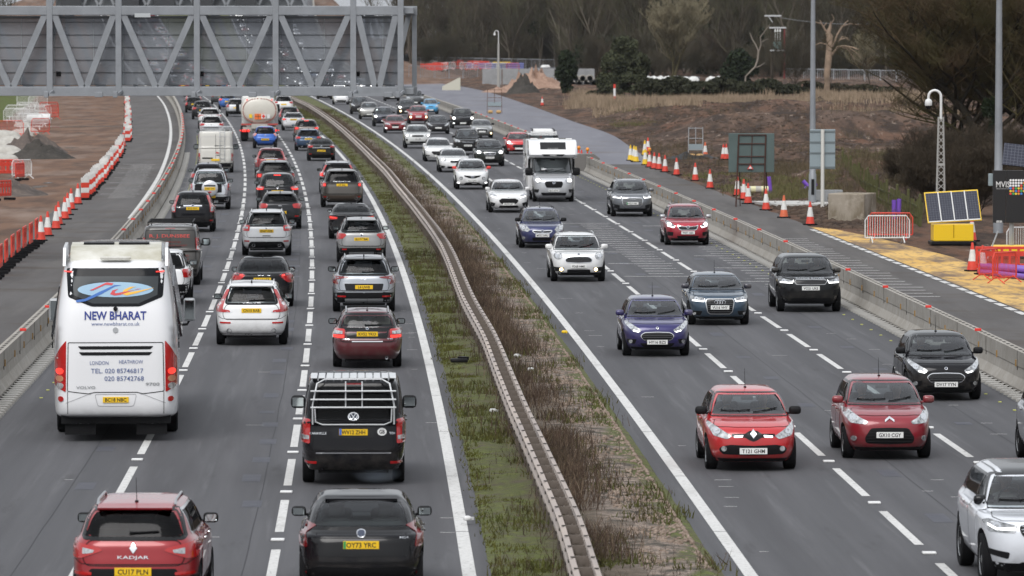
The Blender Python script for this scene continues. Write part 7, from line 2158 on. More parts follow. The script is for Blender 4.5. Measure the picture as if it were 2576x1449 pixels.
tk = ob('tank', mesh_of('tank', tank_, 40), M_TANK, ta)
def dash_(m_):
 for k in range(40):
  a = 2 * math.pi * (k + .5) / 40
  if -2.6 < a - 2 * math.pi < -.55 and math.sin(a) < -.93: continue
  ca, sa = math.cos(a), math.sin(a)
  c = (RX * .90 * math.copysign(abs(ca) ** .85, ca), -.075, TZ + RZ * .90 * math.copysign(abs(sa) ** .85, sa))
  m_.box(c, (.05, .03, .13), M=Matrix.Rotation(-a if False else (math.pi / 2 - a) * -1 + math.pi / 2, 3, 'Y').inverted() if False else Matrix.Rotation(-(a), 3, 'Y'))
ob('reflective_band', mesh_of('reflective_band', dash_), mat('dull_red_tape', (.30, .05, .04), .5), tk)
def hz(nm, x, z, w_, h_, mt, d=.27): return ob(nm, mesh_of(nm, lambda m_: m_.box((x, -d, z), (w_, .03, h_))), mt, tk)
h1 = hz('hazard_plate', .02, 1.86, .78, .42, M_ORANGE)
ob('plate_line', mesh_of('plate_line', lambda m_: [m_.box((.0 - .04, -.29, 1.86), (.62, .012, .03)), m_.box((-.1, -.29, 1.86), (.03, .012, .38))] and None), M_PL_T, h1)
hz('warning_label', -.66, 1.90, .22, .28, M_YEL)
h2 = hz('hazard_panel', .30, 1.88, .34, .34, M_WPL, .30)
ob('hazard_diamond', mesh_of('hazard_diamond', lambda m_: m_.prism([(.30 - .14, 1.88), (.30, 1.74), (.44, 1.88), (.30, 2.02)], 'y', -.335, -.32)), M_RED, h2)
hz('white_label', .66, 1.88, .24, .30, M_WPL)
def ch_(m_):
 m_.box((0, 4.5, 1.15), (1.2, 10, .35)); m_.box((0, .1, .95), (2.5, .3, .28))
ob('chassis', mesh_of('chassis', ch_), mat('cream_frame', (.42, .40, .36), .6), ta)
ob('rear_bar', mesh_of('rear_bar', lambda m_: m_.box((0, -.08, 1.28), (2.74, .14, .12))), mat('red_bar', (.40, .05, .04), .5), ta)
for sx in (-1, 1):
 lo = ob('lamp_cluster', mesh_of('lamp_cluster', lambda m_: m_.box((sx * 1.02, -.10, .80), (.62, .08, .22), bev=.02)), M_LENS_RED, ta)
 ob('lamp', mesh_of('lamp', lambda m_: [m_.lathe([(.085, 0), (.085, .02), (.001, .03)], 12, 'Y', (sx * (1.02 + q), -.13, .80)) for q in (-.2, .05, .22)] and None), M_LENS_LIT, lo)
 ob('marker_lamp', mesh_of('marker_lamp', lambda m_: m_.box((sx * 1.42, -.05, .82), (.08, .08, .08))), M_LENS_LIT, ta)
 ob('marker_lamp', mesh_of('marker_lamp', lambda m_: m_.box((sx * .93, -.10, TZ + .80), (.09, .06, .09))), M_LENS_LIT, ta)
 for yy in (.9, 2.2, 3.5, 9.5):
  wo = ob('wheel', TYRE, M_RUBBER, ta, (sx * 1.12, yy, .52), (0, 0, 0 if sx > 0 else math.pi), (2.2, 1.57, 1.57)); ob('rim', RIMS[10], M_SILVER, wo)
 ob('mud_flap', mesh_of('mud_flap', lambda m_: m_.box((sx * 1.1, .25, .42), (.55, .03, .5))), M_BLACK, ta)
def cab_(m_): m_.box((0, 12.4, 1.95), (2.5, 2.3, 2.7), bev=.2)
cb = ob('cab', mesh_of('cab', cab_, 40), paint((.6, .6, .58), 0, .35), ta)
for sx in (-1, 1): ob('mirror', mesh_of('mirror', lambda m_: m_.box((sx * 1.55, 13.3, 2.3), (.28, .15, .6), bev=.05)), M_BLACK, cb)

# ================================================================== GANTRIES
GY = 188.0
gx = lambda x: (x - CX) / FPX * GY
gz_ = lambda y: CAM_H + (YH - y) / FPX * GY
ga = tag(empty('gantry', (0, 0, 0)), 'big grey steel truss gantry with dull see-through screens over the left carriageway', 'gantry')
def gbox(mb, x0, x1, z0, z1, y0, y1): mb.box(((x0 + x1) / 2, (y0 + y1) / 2, (z0 + z1) / 2), (x1 - x0, y1 - y0, z1 - z0), bev=.015)
XL = gx(-260)
for nm, z0, z1 in (('top_chord', gz_(38), gz_(15)), ('bottom_chord', gz_(241), gz_(218))):
 mb = MB(); gbox(mb, XL, gx(1014), z0, z1, GY, GY + .26); mb.obj(nm, M_GALV, ga)
 mb = MB(); gbox(mb, XL, gx(1047), z0, z1, GY + 2.0, GY + 2.26); mb.obj(nm, M_GALV, ga)
 mb = MB(); gbox(mb, gx(1015), gx(1040), z0 + .05, z1 - .05, GY + .26, GY + 2.0); mb.obj('end_beam', M_GALV, ga)
posts = [-70, 126, 299, 496, 694, 889, 1008]
for x in posts:
 mb = MB(); gbox(mb, gx(x - 7.5), gx(x + 7.5), gz_(232), gz_(-75), GY - .02, GY - .0 + .24); mb.obj('upright', M_GALV, ga)
 mb = MB(); gbox(mb, gx(x + 26), gx(x + 38), gz_(230), gz_(28), GY + 2.03, GY + 2.22); mb.obj('upright', M_GALV, ga)
 mb = MB(); mb.bar((gx(x), GY + .1, gz_(226)), (gx(x + 30), GY + 2.1, gz_(226)), .14, .14); mb.bar((gx(x), GY + .1, gz_(26)), (gx(x + 30), GY + 2.1, gz_(26)), .14, .14); mb.obj('cross_beam', M_GALV, ga)
 mb = MB()     # hanging bracket under the chord
 gbox(mb, gx(x - 13), gx(x - 2), gz_(245), gz_(230), GY - .30, GY - .14); mb.bar((gx(x - 2), GY - .2, gz_(238)), (gx(x + 9), GY - .02, gz_(228)), .08, .08); mb.obj('bracket', M_GALV, ga)
for a, c in zip(posts[:-1], posts[1:]):
 m_ = (a + c) / 2
 for xa, xb in ((a + 12, m_ - 5), (c - 12, m_ + 5)):
  mb = MB(); mb.bar((gx(xa), GY + .13, gz_(37)), (gx(xb), GY + .13, gz_(219)), .22, .20, (0, 1, 0)); mb.obj('diagonal', M_GALV, ga)
  mb = MB(); mb.bar((gx(xa + 30), GY + 2.13, gz_(37)), (gx(xb + 30), GY + 2.13, gz_(219)), .18, .16, (0, 1, 0)); mb.obj('diagonal', M_GALV, ga)
for a, c in ((126, 299), (496, 694), (889, 1008)):
 mb = MB(); mb.bar((gx(a), GY - .24, gz_(238)), (gx(c), GY - .24, gz_(238)), .07, .09); gbox(mb, gx(a + .66 * (c - a)), gx(a + .66 * (c - a) + 20), gz_(244), gz_(231), GY - .32, GY - .20); mb.obj('service_rail', M_GALV, ga)
# see-through screens
m = bpy.data.materials.new('screen_sheet'); m.use_nodes = True; t = m.node_tree
for n_ in list(t.nodes): t.nodes.remove(n_)
o_ = t.nodes.new('ShaderNodeOutputMaterial'); tr_ = t.nodes.new('ShaderNodeBsdfTransparent'); tr_.inputs[0].default_value = (.80, .82, .86, 1)
df = t.nodes.new('ShaderNodeBsdfPrincipled'); df.inputs['Base Color'].default_value = (.29, .305, .325, 1); df.inputs['Roughness'].default_value = .35
mx = t.nodes.new('ShaderNodeMixShader'); mx.inputs[0].default_value = .52
t.links.new(tr_.outputs[0], mx.inputs[1]); t.links.new(df.outputs[0], mx.inputs[2]); t.links.new(mx.outputs[0], o_.inputs[0])
M_SCREEN = m
zs = [gz_(214 - 31.6 * k) for k in range(6)] + [gz_(44)]
for a, c in zip(posts[:-1], posts[1:]):
 mb = MB()
 mb.box(((gx(a) + gx(c)) / 2 + .05, GY + .55, (zs[0] + zs[-1]) / 2), (gx(c) - gx(a) + .02, .008, zs[-1] - zs[0])); so = mb.obj('screen', M_SCREEN, ga)
 mb = MB()
 for z in zs: mb.box(((gx(a) + gx(c)) / 2 + .05, GY + .53, z), (gx(c) - gx(a), .03, .022))
 mb.obj('screen_batten', mat('batten', (.06, .065, .07), .5), so)
 mb = MB()
 for q in (.05, .62): mb.box((gx(a) + q * (gx(c) - gx(a)), GY + .535, (zs[0] + zs[-1]) / 2), (.022, .02, zs[-1] - zs[0]))
 mb.obj('screen_stud', mat('stud_grey', (.25, .27, .28), .5), so)
 mb = MB(); gbox(mb, gx(a) + .1, gx(c) - .1, gz_(46), gz_(40), GY + .40, GY + .62); mb.obj('head_rail', mat('head_rail', (.12, .13, .14), .5), so)
for x in (145, 505, 898):
 mb = MB(); mb.lathe([(.06, 0), (.06, .05), (.04, .05), (.001, .03)], 14, 'Y', (gx(x), GY + .50, gz_(186))); mb.box((gx(x), GY + .525, gz_(186)), (.17, .02, .17)); mb.obj('socket', M_BLACK, ga)
mb = MB(); mb.box((gx(360), GY - .03, gz_(39)), (.56, .02, .14), bev=.009); mb.obj('lozenge_plate', mat('pale_plate', (.42, .44, .45), .5), ga)
mb = MB(); gbox(mb, XL - .5, XL + .2, 0, gz_(-60), GY + .6, GY + 1.6); mb.obj('column', M_GALV, ga)
# farther portal gantry
FY = 690.0
fx = lambda x: (x - CX) / FPX * FY
fz = lambda y: CAM_H + (YH - y) / FPX * FY
gb_ = tag(empty('gantry', (0, 0, 0)), 'farther gantry with dark signal boxes seen above the near gantry', 'gantry')
mb = MB(); gbox(mb, fx(120), fx(770), fz(20), fz(15), FY, FY + 2); gbox(mb, fx(120), fx(770), fz(-30), fz(-25), FY, FY + 2); mb.obj('chord', M_GALV, gb_)
mb = MB()
for k in range(16):
 x = 130 + k * 40
 mb.bar((fx(x), FY, fz(17)), (fx(x + 20), FY, fz(-28)), .3, .25, (0, 1, 0)); mb.bar((fx(x + 40), FY, fz(17)), (fx(x + 20), FY, fz(-28)), .3, .25, (0, 1, 0))
mb.obj('lattice', M_GALV, gb_)
mb = MB(); gbox(mb, fx(140), fx(765), fz(18), fz(-28), FY + .9, FY + 1.0); mb.obj('screen', mat('far_screen', (.16, .17, .18), .6), gb_)
for x in (155, 300, 390, 485, 595):
 mb = MB(); gbox(mb, fx(x), fx(x + 52), fz(19), fz(-40), FY - 1.0, FY - .4); mb.obj('signal_box', mat('signal_black', (.03, .032, .036), .5), gb_)
for x in (122, 768):
 mb = MB(); gbox(mb, fx(x) - .3, fx(x) + .3, 0, fz(-30), FY + .6, FY + 1.4); mb.obj('column', M_GALV, gb_)

# ================================================================== CONES, BARRIERS, SITE FURNITURE
def make_cone(red, label, hh=1.0):
 t_ = empty('traffic_cone'); tag(t_, label, 'traffic cone')
 mb = MB(); mb.box((0, 0, .03), (.46, .46, .06), bev=.02); mb.obj('base', M_RUBBER, t_)
 rr = lambda z: .20 - .165 * (z / hh)
 mb = MB(); mb.lathe([(rr(.06), .06), (rr(.36 * hh), .36 * hh)], 16); mb.lathe([(rr(.76 * hh), .76 * hh), (rr(hh) + .0, hh), (.001, hh)], 16); mb.obj('body', red, t_, smooth=40)
 mb = MB(); mb.lathe([(rr(.36 * hh) + .002, .36 * hh), (rr(.76 * hh) + .002, .76 * hh)], 16); mb.obj('sleeve', M_CONE_WHITE, t_, smooth=40)
 return t_
GC = 'cones along the right hard shoulder'
cone0 = make_cone(M_CONE_RED, '')
coneO = make_cone(M_CONE_ORG, '')
coneY = make_cone(M_CONE_YEL, '')
used = set()
def put_cone(src, x, y, label, group=GC, rz=None):
 p = gp(x, y); z = 0.0
 if p.x > edge_lo(p.y) + .5: z = max(0, terr(p.x, p.y))
 a = rnd.uniform(0, 6) if rz is None else rz
 if id(src) not in used:
  used.add(id(src)); src.location = (p.x, p.y, z); src.rotation_euler = (0, 0, a); tag(src, label, 'traffic cone', group); return src
 return dup(src, (p.x, p.y, z), a, label=label, cat='traffic cone', group=group)
put_cone(cone0, 2038, 566, 'red and white cone standing by the start of the yellow lay-by')
put_cone(coneO, 1972, 548, 'faded orange cone second along from the yellow lay-by')
put_cone(cone0, 1927, 529, 'red and white cone third along from the yellow lay-by, below the grey sign back')
put_cone(cone0, 1882, 513, 'front cone of the pair standing below the dark green sign back')
put_cone(cone0, 1871, 502, 'rear cone of the pair standing below the dark green sign back')
put_cone(cone0, 1855, 493, 'red and white cone at the left leg of the dark green sign back')
put_cone(cone0, 1786, 474, 'red and white cone alone on the grass patch left of the green sign back')
put_cone(cone0, 1749, 455, 'red and white cone at the top end of the grass patch on the shoulder edge')
put_cone(cone0, 1702, 441, 'red and white cone below the empty sign frame beside the shoulder')
RL = 'red and white cone in the tight row at the end of the new road strip'
for x, y in ((1673, 433), (1658, 427), (1646, 425), (1634, 421)): put_cone(cone0, x, y, RL, 'tight row of red cones')
YL = 'yellow and white cone grouped at the end of the new road strip'
for x, y in ((1586, 404), (1600, 408), (1595, 406), (1623, 415), (1622, 391)): put_cone(coneY, x, y, YL, 'yellow cones')
put_cone(cone0, 1630, 383, 'red and white cone rising behind the yellow cones')
put_cone(cone0, 1820, 405, 'left one of two close cones just left of the dark green sign back')
put_cone(cone0, 1827, 405, 'right one of two close cones touching the dark green sign back')
put_cone(coneO, 1774, 398, 'faded orange cone behind the empty sign frame')
put_cone(cone0, 1364, 266, 'single small cone standing far off near the dirt heap')
put_cone(cone0, 2446, 683, 'red and white cone standing on the yellow lay-by')
put_cone(cone0, 2472, 691, 'red and white cone touching the red barriers on the lay-by')
put_cone(cone0, 2445, 607, 'red and white cone behind the solar trailer')
BL_ = 'red and white cone in the gap of the barrier beside the motorhome'
for x, y in ((1449, 413), (1456, 416), (1463, 418), (1478, 421), (1487, 424)): put_cone(cone0, x, y, BL_, 'cones in the barrier gap')
lampm = MB(); lampm.lathe([(.07, 0), (.075, .03), (.10, .06), (.11, .14), (.06, .22), (.001, .23)], 14)
lme = lampm.mesh('warning_lamp', 50)
for x, y, l in ((1456, 416, 'amber warning lamp on a cone beside the motorhome'), (1478, 421, 'amber warning lamp on the cone nearest the dark barrier end'), (1634, 421, 'amber warning lamp on a cone at the end of the new road strip')):
 p = gp(x, y); o = ob('warning_lamp', lme, mat('amber_lamp', (.75, .26, .02), .3), None, (p.x, p.y, .97)); tag(o, l, 'warning lamp')

# left line of cones and upright red-white barrier boards
GL = 'cones along the closed left lane'
for k, (x, y) in enumerate([(103, 606), (120, 594), (141, 577), (147, 566), (163, 552), (170, 541), (179, 528), (196, 514)]):
 put_cone(cone0, x, y, ['red and white cone in the left row nearest the red plastic fence', 'second red and white cone after the red plastic fence', 'third red and white cone after the red plastic fence'][k] if k < 3 else 'red and white cone midway along the closed left lane row', GL)
def make_board(label):
 t_ = empty('barrier_board'); tag(t_, label, 'barrier')
 mb = MB(); mb.box((0, 0, .06), (.60, .30, .10), bev=.03); mb.box((0, .0, .06), (.25, .55, .08), bev=.03); mb.obj('foot', M_RUBBER, t_)
 for k in range(4):
  mb = MB(); mb.box((0, 0, .22 + .25 * k), (.42, .05, .246), bev=.012); mb.obj('panel', (M_CONE_RED, M_CONE_WHITE)[k % 2], t_)
 return t_
bd0 = make_board('')
first = True
PTS = [(214, 503), (222, 494), (231, 487), (236, 478), (243, 468), (252, 462), (259, 453), (264, 445), (271, 437), (276, 430), (283, 420), (290, 410), (297, 398), (303, 388), (307, 378), (321, 358), (325, 351), (317, 346), (324, 338), (320, 329), (326, 322), (322, 314), (325, 307), (320, 300), (324, 294), (321, 288), (323, 282), (320, 276), (322, 270), (319, 264), (321, 258), (318, 253), (320, 248)]
PTS = [q for a, b in zip(PTS, PTS[1:] + PTS[-1:]) for q in (a, ((a[0] + b[0]) / 2 - 1, (a[1] + b[1]) / 2))][:-1]
for i, (x, y) in enumerate(PTS):
 p = gp(x, y)
 l = 'red and white upright board in the long row edging the closed left lane'
 if i % 6 == 5: put_cone(cone0, x - 3, y, 'red and white cone among the upright boards of the left row', 'cones among boards'); continue
 if first: bd0.location = (p.x, p.y, 0); bd0.rotation_euler = (0, 0, .5); tag(bd0, l, 'barrier', 'upright boards on the left'); first = False
 else: dup(bd0, (p.x, p.y, 0), rnd.uniform(-.2, 1.0), label=l, cat='barrier', group='upright boards on the left')
# red plastic pedestrian barriers
def make_ped(label, mt, wd=1.9):
 t_ = empty('plastic_barrier'); tag(t_, label, 'barrier')
 mb = MB(); mb.box((0, 0, .95), (wd, .05, .10), bev=.015); mb.box((0, 0, .30), (wd, .05, .16), bev=.015)
 for k in range(7): mb.box((-wd / 2 + .05 + (wd - .1) * k / 6, 0, .62), (.09, .05, .56))
 mb.box((0, 0, .74), (wd * .96, .03, .18)); mb.obj('panel', mt, t_)
 mb = MB()
 for sx in (-1, 1): mb.box((sx * wd * .42, 0, .08), (.16, .60, .12), bev=.03)
 mb.obj('foot', M_RUBBER, t_); return t_
pb0 = make_ped('', M_CONE_RED)
PB = [(92, 614), (78, 626), (62, 636), (47, 648), (32, 660), (16, 674), (2, 688), (-14, 702)]
for i, (x, y) in enumerate(PB):
 p = gp(x, y); q = gp(*PB[min(i + 1, 7)]) if i < 7 else p; q0 = gp(*PB[max(i - 1, 0)])
 a = math.atan2(q.y - q0.y, q.x - q0.x)
 l = 'red plastic fence panel in the row by the left edge of the closed lane'
 if i == 0: pb0.location = p; pb0.rotation_euler = (0, 0, a); tag(pb0, l, 'barrier', 'red plastic fence panels')
 else: dup(pb0, p, a, label=l, cat='barrier', group='red plastic fence panels')
for i, (x, y, a) in enumerate([(6, 505, 1.2), (22, 446, .6), (50, 455, 1.4), (5, 445, .2)]):
 p = gp(x, y); dup(pb0, p, a, label=['red plastic fence panel alone at the left edge of the dirt', 'red plastic fence panel by the grey heap', 'red plastic fence panel leaning near the white railing', 'red plastic fence panel end-on at the frame edge'][i], cat='barrier', group='loose red fence panels')

# metal crowd barriers
def make_crowd(label, mt, wd=2.1):
 t_ = empty('crowd_barrier'); tag(t_, label, 'barrier')
 mb = MB(); r_ = .12
 loop = [(-wd / 2, 0, .22), (-wd / 2, 0, 1.0 - r_), (-wd / 2 + r_, 0, 1.06), (wd / 2 - r_, 0, 1.06), (wd / 2, 0, 1.0 - r_), (wd / 2, 0, .22), (wd / 2 - .03, 0, .20), (-wd / 2 + .03, 0, .20)]
 mb.tube(loop, .026, 6, closed=True); mb.obj('frame', mt, t_)
 mb = MB()
 for k in range(17): x = -wd / 2 + wd * (k + 1) / 18; mb.tube([(x, 0, .2), (x, 0, 1.05)], .011, 4)
 mb.obj('bars', mt, t_)
 for sx in (-1, 1):
  mb = MB(); mb.tube([(sx * wd * .36, -.34, .01), (sx * wd * .36, 0, .24), (sx * wd * .36, .34, .01)], .022, 5); mb.obj('foot', mt, t_)
 return t_
cw0 = make_crowd('white metal crowd barrier beside the concrete block on the lay-by', M_WPL, 1.75)
p = gp(2232, 611); cw0.location = p; cw0.rotation_euler = (0, 0, .1)
cr0 = make_crowd('red metal crowd barrier behind the white one by the concrete block', M_CONE_RED, 1.75); p = gp(2240, 603); cr0.location = p; cr0.rotation_euler = (0, 0, -.1)
for i, (x, y, a, src, l) in enumerate([(2527, 712, 1.0, cr0, 'red metal crowd barrier over the purple pipes, right one'), (2487, 703, 1.1, cr0, 'red metal crowd barrier over the purple pipes, left one'), (2585, 640, .3, cw0, 'grey metal crowd barrier under the black notice trailer')]):
 dup(src, gp(x, y), a, label=l, cat='barrier', scale=.95)
pr = dup(pb0, gp(2520, 690), .0, label='red plastic fence panel beside the purple pipes', cat='barrier', scale=.95)
WL = 'white metal crowd barrier in the jumbled heap on the far left'
for x, y, a, tl in ((68, 268, .2, 0), (95, 272, .5, .1), (70, 292, .15, .0), (45, 300, .1, .1), (85, 305, .3, .15), (108, 300, .9, 0), (62, 312, .2, .2), (90, 318, .4, .1), (75, 326, .2, .1), (40, 310, .1, .1)):
 o = dup(cw0, gp(x, y), a, scale=1.25, label=WL, cat='barrier', group='white crowd barriers heaped on the left'); o.rotation_euler.x = tl
RLb = 'red metal crowd barrier in the jumbled heap on the far left'
for x, y, a, tl in ((130, 300, 1.0, 0), (122, 290, .6, .1), (28, 345, .5, 0), (100, 338, .9, .1)):
 o = dup(cr0, gp(x, y), a, scale=1.2, label=RLb, cat='barrier', group='red crowd barriers heaped on the left'); o.rotation_euler.x = tl
o = dup(cw0, gp(55, 450), 1.0, scale=1.0, label='white metal railing standing alone on the left dirt', cat='barrier')

# heaps and bags on the left
def heap(name, x, y, rx, ry, h_, mt, label, cat='heap', seed=0, z0=0.0):
 bag = cat == 'bag'
 p = gp(x, y); vs, fs = [], []
 n, m_ = 28, 10
 for i in range(m_ + 1):
  r_ = i / m_
  for k in range(n):
   a = 2 * math.pi * k / n
   rr = r_ * (1 + .18 * noise.noise((math.cos(a) * 1.3, math.sin(a) * 1.3, seed)))
   xx, yy = rx * rr * math.cos(a), ry * rr * math.sin(a)
   z = h_ * ((1 - r_ ** 3) ** .6 if bag else (1 - r_ ** 1.4) ** 1.3) + (.35 if bag else .75) * h_ * noise.fractal((xx * 1.3, yy * 1.1, seed), .9, 2, 5) * (1 - r_) - (.05 if i == m_ else 0)
   vs.append((xx, yy, z + z0))
 for i in range(m_):
  for k in range(n):
   l = (k + 1) % n; fs.append((i * n + k, (i + 1) * n + k, (i + 1) * n + l, i * n + l))
 fs.append(tuple(range(n))[::-1])
 mb = MB(); mb.add(vs, fs); o = mb.obj(name, mt, smooth=60); o.location = (p.x, p.y, 0)
 return tag(o, label, cat)
M_GRV = ground_mat('grey_brown_gravel', [((.07, .06, .055), .8, .45, .65, None), ((.16, .13, .11), 3, .5, .72, None)], (.11, .09, .08), .95, .8, 6, .05)
M_SANDH = ground_mat('pink_gravel', [((.24, .15, .11), .5, .4, .65, None), ((.36, .25, .19), 3, .5, .7, None)], (.30, .20, .15), .95, .6, 5, .06)
M_DARKH = ground_mat('dark_spoil', [((.04, .037, .033), .8, .4, .65, None), ((.09, .08, .07), 3, .55, .72, None)], (.06, .054, .048), .95, .9, 5, .08)
heap('spoil_heap', 105, 398, 2.4, 3.0, 1.0, M_DARKH, 'dark tarry spoil heap on the left dirt', seed=1)
heap('gravel_heap', 75, 385, 2.6, 3.5, 1.2, M_GRV, 'brown gravel heap beside the dark spoil on the left', seed=2)
heap('gravel_heap', 20, 490, 2.2, 3.0, .7, M_GRV, 'low gravel heap at the left edge of the frame', seed=3)
WB = 'crumpled white bulk bag dumped among the left railings'
for x, y, s_ in ((12, 350, 1.3), (30, 362, 1.1), (8, 375, 1.2), (52, 342, 1.0), (20, 388, 1.1), (70, 335, .9), (40, 395, .8), (12, 405, .9), (58, 318, .8)):
 o = heap('bulk_bag', x, y, 1.0 * s_, .9 * s_, .5 * s_, M_WBAG, WB, 'bag', seed=x); o['group'] = 'white bulk bags on the left'
mb = MB(); mb.lathe([(.45, -1.0), (.45, 1.0), (.40, 1.0), (.40, -1.0)], 20, 'X'); o = mb.obj('drum', M_WPL, smooth=50); p = gp(98, 313); o.location = (p.x, p.y, .5); tag(o, 'white cable drum pipe lying between the left crowd barriers', 'drum')

# --- right: lamp columns
def lamp_col(x, y, wpx, label, hgt=13):
 p = gp(x, y); s_ = FPX / p.y; r_ = wpx / 2 / s_
 t_ = empty('lamp_column', p); tag(t_, label, 'lamp column')
 mb = MB(); mb.lathe([(r_ * 1.25, 0), (r_ * 1.25, 1.45), (r_ * 1.05, 1.5), (r_ * .95, 4), (r_ * .6, hgt), (.001, hgt)], 16); mb.obj('pole', M_GALV, t_, smooth=40)
 mb = MB(); mb.box((0, -r_ * 1.22, .85), (r_ * 1.0, .03, .75)); mb.obj('door', M_BLACK, t_)
 mb = MB(); mb.tube([(0, 0, hgt), (-.4, 0, hgt + .2), (-1.6, 0, hgt + .3)], .05, 8); mb.obj('arm', M_GALV, t_)
 mb = MB(); mb.box((-1.9, 0, hgt + .3), (.7, .3, .12), bev=.05); mb.obj('lantern', M_GALV, t_)
lamp_col(2044, 515, 15, 'grey lamp column beside the grey sign back')
lamp_col(2511, 586, 20, 'grey lamp column behind the black notice trailer')

# --- sign backs
p = gp(1890, 520); s_ = FPX / p.y
sg = tag(empty('sign', p), 'large dark green sign back on a rusty frame with small warning triangle', 'sign')
px = lambda x: (x - 1890) / s_
pz = lambda y, b=p: CAM_H + (YH - y) / FPX * b.y
mb = MB(); mb.box((0, -.0, (pz(335) + pz(433)) / 2), (px(1948) - px(1833), .05, pz(335) - pz(433)), bev=.02); mb.obj('panel', M_SIGNGRN, sg)
mb = MB()
for x0, x1 in ((1858, 1851), (1926, 1921)): mb.bar((px(x0), -.07, pz(338)), (px(x1), -.15, 0), .05, .05)
for y in (339, 361, 393, 412): mb.bar((px(1857), -.06, pz(y)), (px(1926), -.06, pz(y)), .045, .045)
mb.bar((px(1892), -.06, pz(339)), (px(1889), -.06, pz(412)), .04, .04)
for x in (1864, 1931): mb.bar((px(x - 5), .05, pz(345)), (px(x), .9, 0), .045, .045)
mb.obj('frame', mat('rusty_frame', (.075, .042, .035), .8), sg)
mb = MB(); mb.prism([(px(1879), pz(425)), (px(1895), pz(425)), (px(1887), pz(414))], 'y', -.10, -.08); tr1 = mb.obj('warning_triangle', M_RED, sg)
mb = MB(); mb.prism([(px(1882.5), pz(423.6)), (px(1891.5), pz(423.6)), (px(1887), pz(417))], 'y', -.115, -.10); mb.obj('triangle_centre', M_WPL, tr1)
p = gp(2069, 524); s_ = FPX / p.y
sg = tag(empty('sign', p), 'pale grey sign back on a single white post', 'sign')
z = lambda y: CAM_H + (YH - y) / FPX * p.y
mb = MB(); mb.box((0, .1, (z(325) + z(425)) / 2), (64 / s_, .04, z(325) - z(425)), bev=.015); mb.obj('panel', M_SIGNGRY, sg)
mb = MB()
for y in (330, 357, 384, 420): mb.box((0, .065, z(y)), (63 / s_, .04, .07))
mb.obj('channel', mat('dark_channel', (.15, .18, .19), .5), sg)
mb = MB(); mb.lathe([(.085, 0), (.085, z(325)), (.001, z(325))], 14); mb.obj('post', mat('white_post', (.58, .57, .53), .5), sg, smooth=40)
for x, y, w_, h_, l in ((1750, 400, 37, 80, 'empty grey sign frame with sandbags behind the cone row'), (1244, 286, 37, 62, 'empty rusty sign frame with sandbags standing on the new road strip')):
 p = gp(x, y); s_ = FPX / p.y; W_, H_ = w_ / s_, h_ / s_
 t_ = tag(empty('sign_stand', p), l, 'sign frame')
 mb = MB()
 for sx in (-1, 1): mb.bar((sx * W_ / 2, 0, 0), (sx * W_ / 2 * .95, 0, H_), .05, .05)
 for k in (.30, .65, .97): mb.bar((-W_ / 2, 0, H_ * k), (W_ / 2, 0, H_ * k), .045, .045)
 mb.bar((0, 0, H_ * .45), (0, 0, H_), .04, .04); mb.obj('frame', M_STEEL if x > 1500 else mat('rusty_frame2', (.12, .07, .05), .8), t_)
 mb = MB(); mb.box((0, .01, H_ * .37), (W_ * .92, .02, H_ * .2)); mb.obj('panel', M_SIGNGRY, t_)
 for sx in (-.28, .28):
  mb = MB(); mb.box((sx * W_, -.1, .18), (.5, .4, .34), bev=.14); o = mb.obj('sandbag', M_SAND, None, smooth=60); o.location = p
  tag(o, 'sandbag at the foot of the %s' % l.split(' with')[0], 'sandbag', 'sandbags of the %s' % l.split(' with')[0])

# --- camera masts
def cctv(x, yb, ytop, label, near=True):
 p = gp(x, yb); s_ = FPX / p.y; H_ = CAM_H + (YH - ytop) / s_
 t_ = tag(empty('camera_mast', p), label, 'camera mast')
 mb = MB()
 hs = H_ - 1.15 if near else H_ - 1.8
 if near:
  for sx in (-1, 1):
   for sy in (-1, 1): mb.bar((sx * .19, sy * .19, 0), (sx * .10, sy * .10, hs), .045, .045)
  n = 16
  for k in range(n):
   for sx in (-1, 1):
    a, b_ = k / n, (k + 1) / n
    wa, wb = .19 - .09 * a, .19 - .09 * b_
    mb.bar((-wa * sx, -wa, hs * a), (wb * sx, -wb, hs * b_), .018, .03); mb.bar((sx * wa, -wa, hs * a), (sx * wb, wb, hs * b_), .018, .03)
  mb.box((0, 0, hs * .55), (.34, .34, .10))
 else: mb.lathe([(.20, 0), (.20, hs * .5), (.16, hs * .52), (.14, hs)], 12)
 mb.obj('mast', mat('mast_grey', (.34, .33, .31), .5), t_)
 r_ = .27; q = [(0, 0, hs - .1), (0, 0, H_ - r_)] + [(-r_ + r_ * math.cos(a), 0, H_ - r_ + r_ * math.sin(a)) for a in np.linspace(.3, math.pi, 8)] + [(-2 * r_, 0, H_ - r_ - .12)]
 mb = MB(); mb.tube(q, .055, 10); mb.obj('hook', M_WPL, t_, smooth=60)
 mb = MB(); mb.lathe([(.05, .05), (.13, 0), (.155, -.10), (.155, -.22), (.14, -.25), (.001, -.25)], 14, 'Z', (-2 * r_, 0, H_ - r_ - .14)); hd_ = mb.obj('housing', M_WPL, t_, smooth=50)
 mb = MB(); mb.lathe([(.13, 0), (.12, -.09), (.07, -.15), (.001, -.17)], 14, 'Z', (-2 * r_, 0, H_ - r_ - .39)); mb.obj('dome', M_BLACK_GL, hd_, smooth=60)
cctv(2366, 560, 227, 'lattice camera mast with white hook and dome behind the solar trailer')
cctv(1254, 225, 77, 'far camera mast with hooked white head above the concrete walls', False)

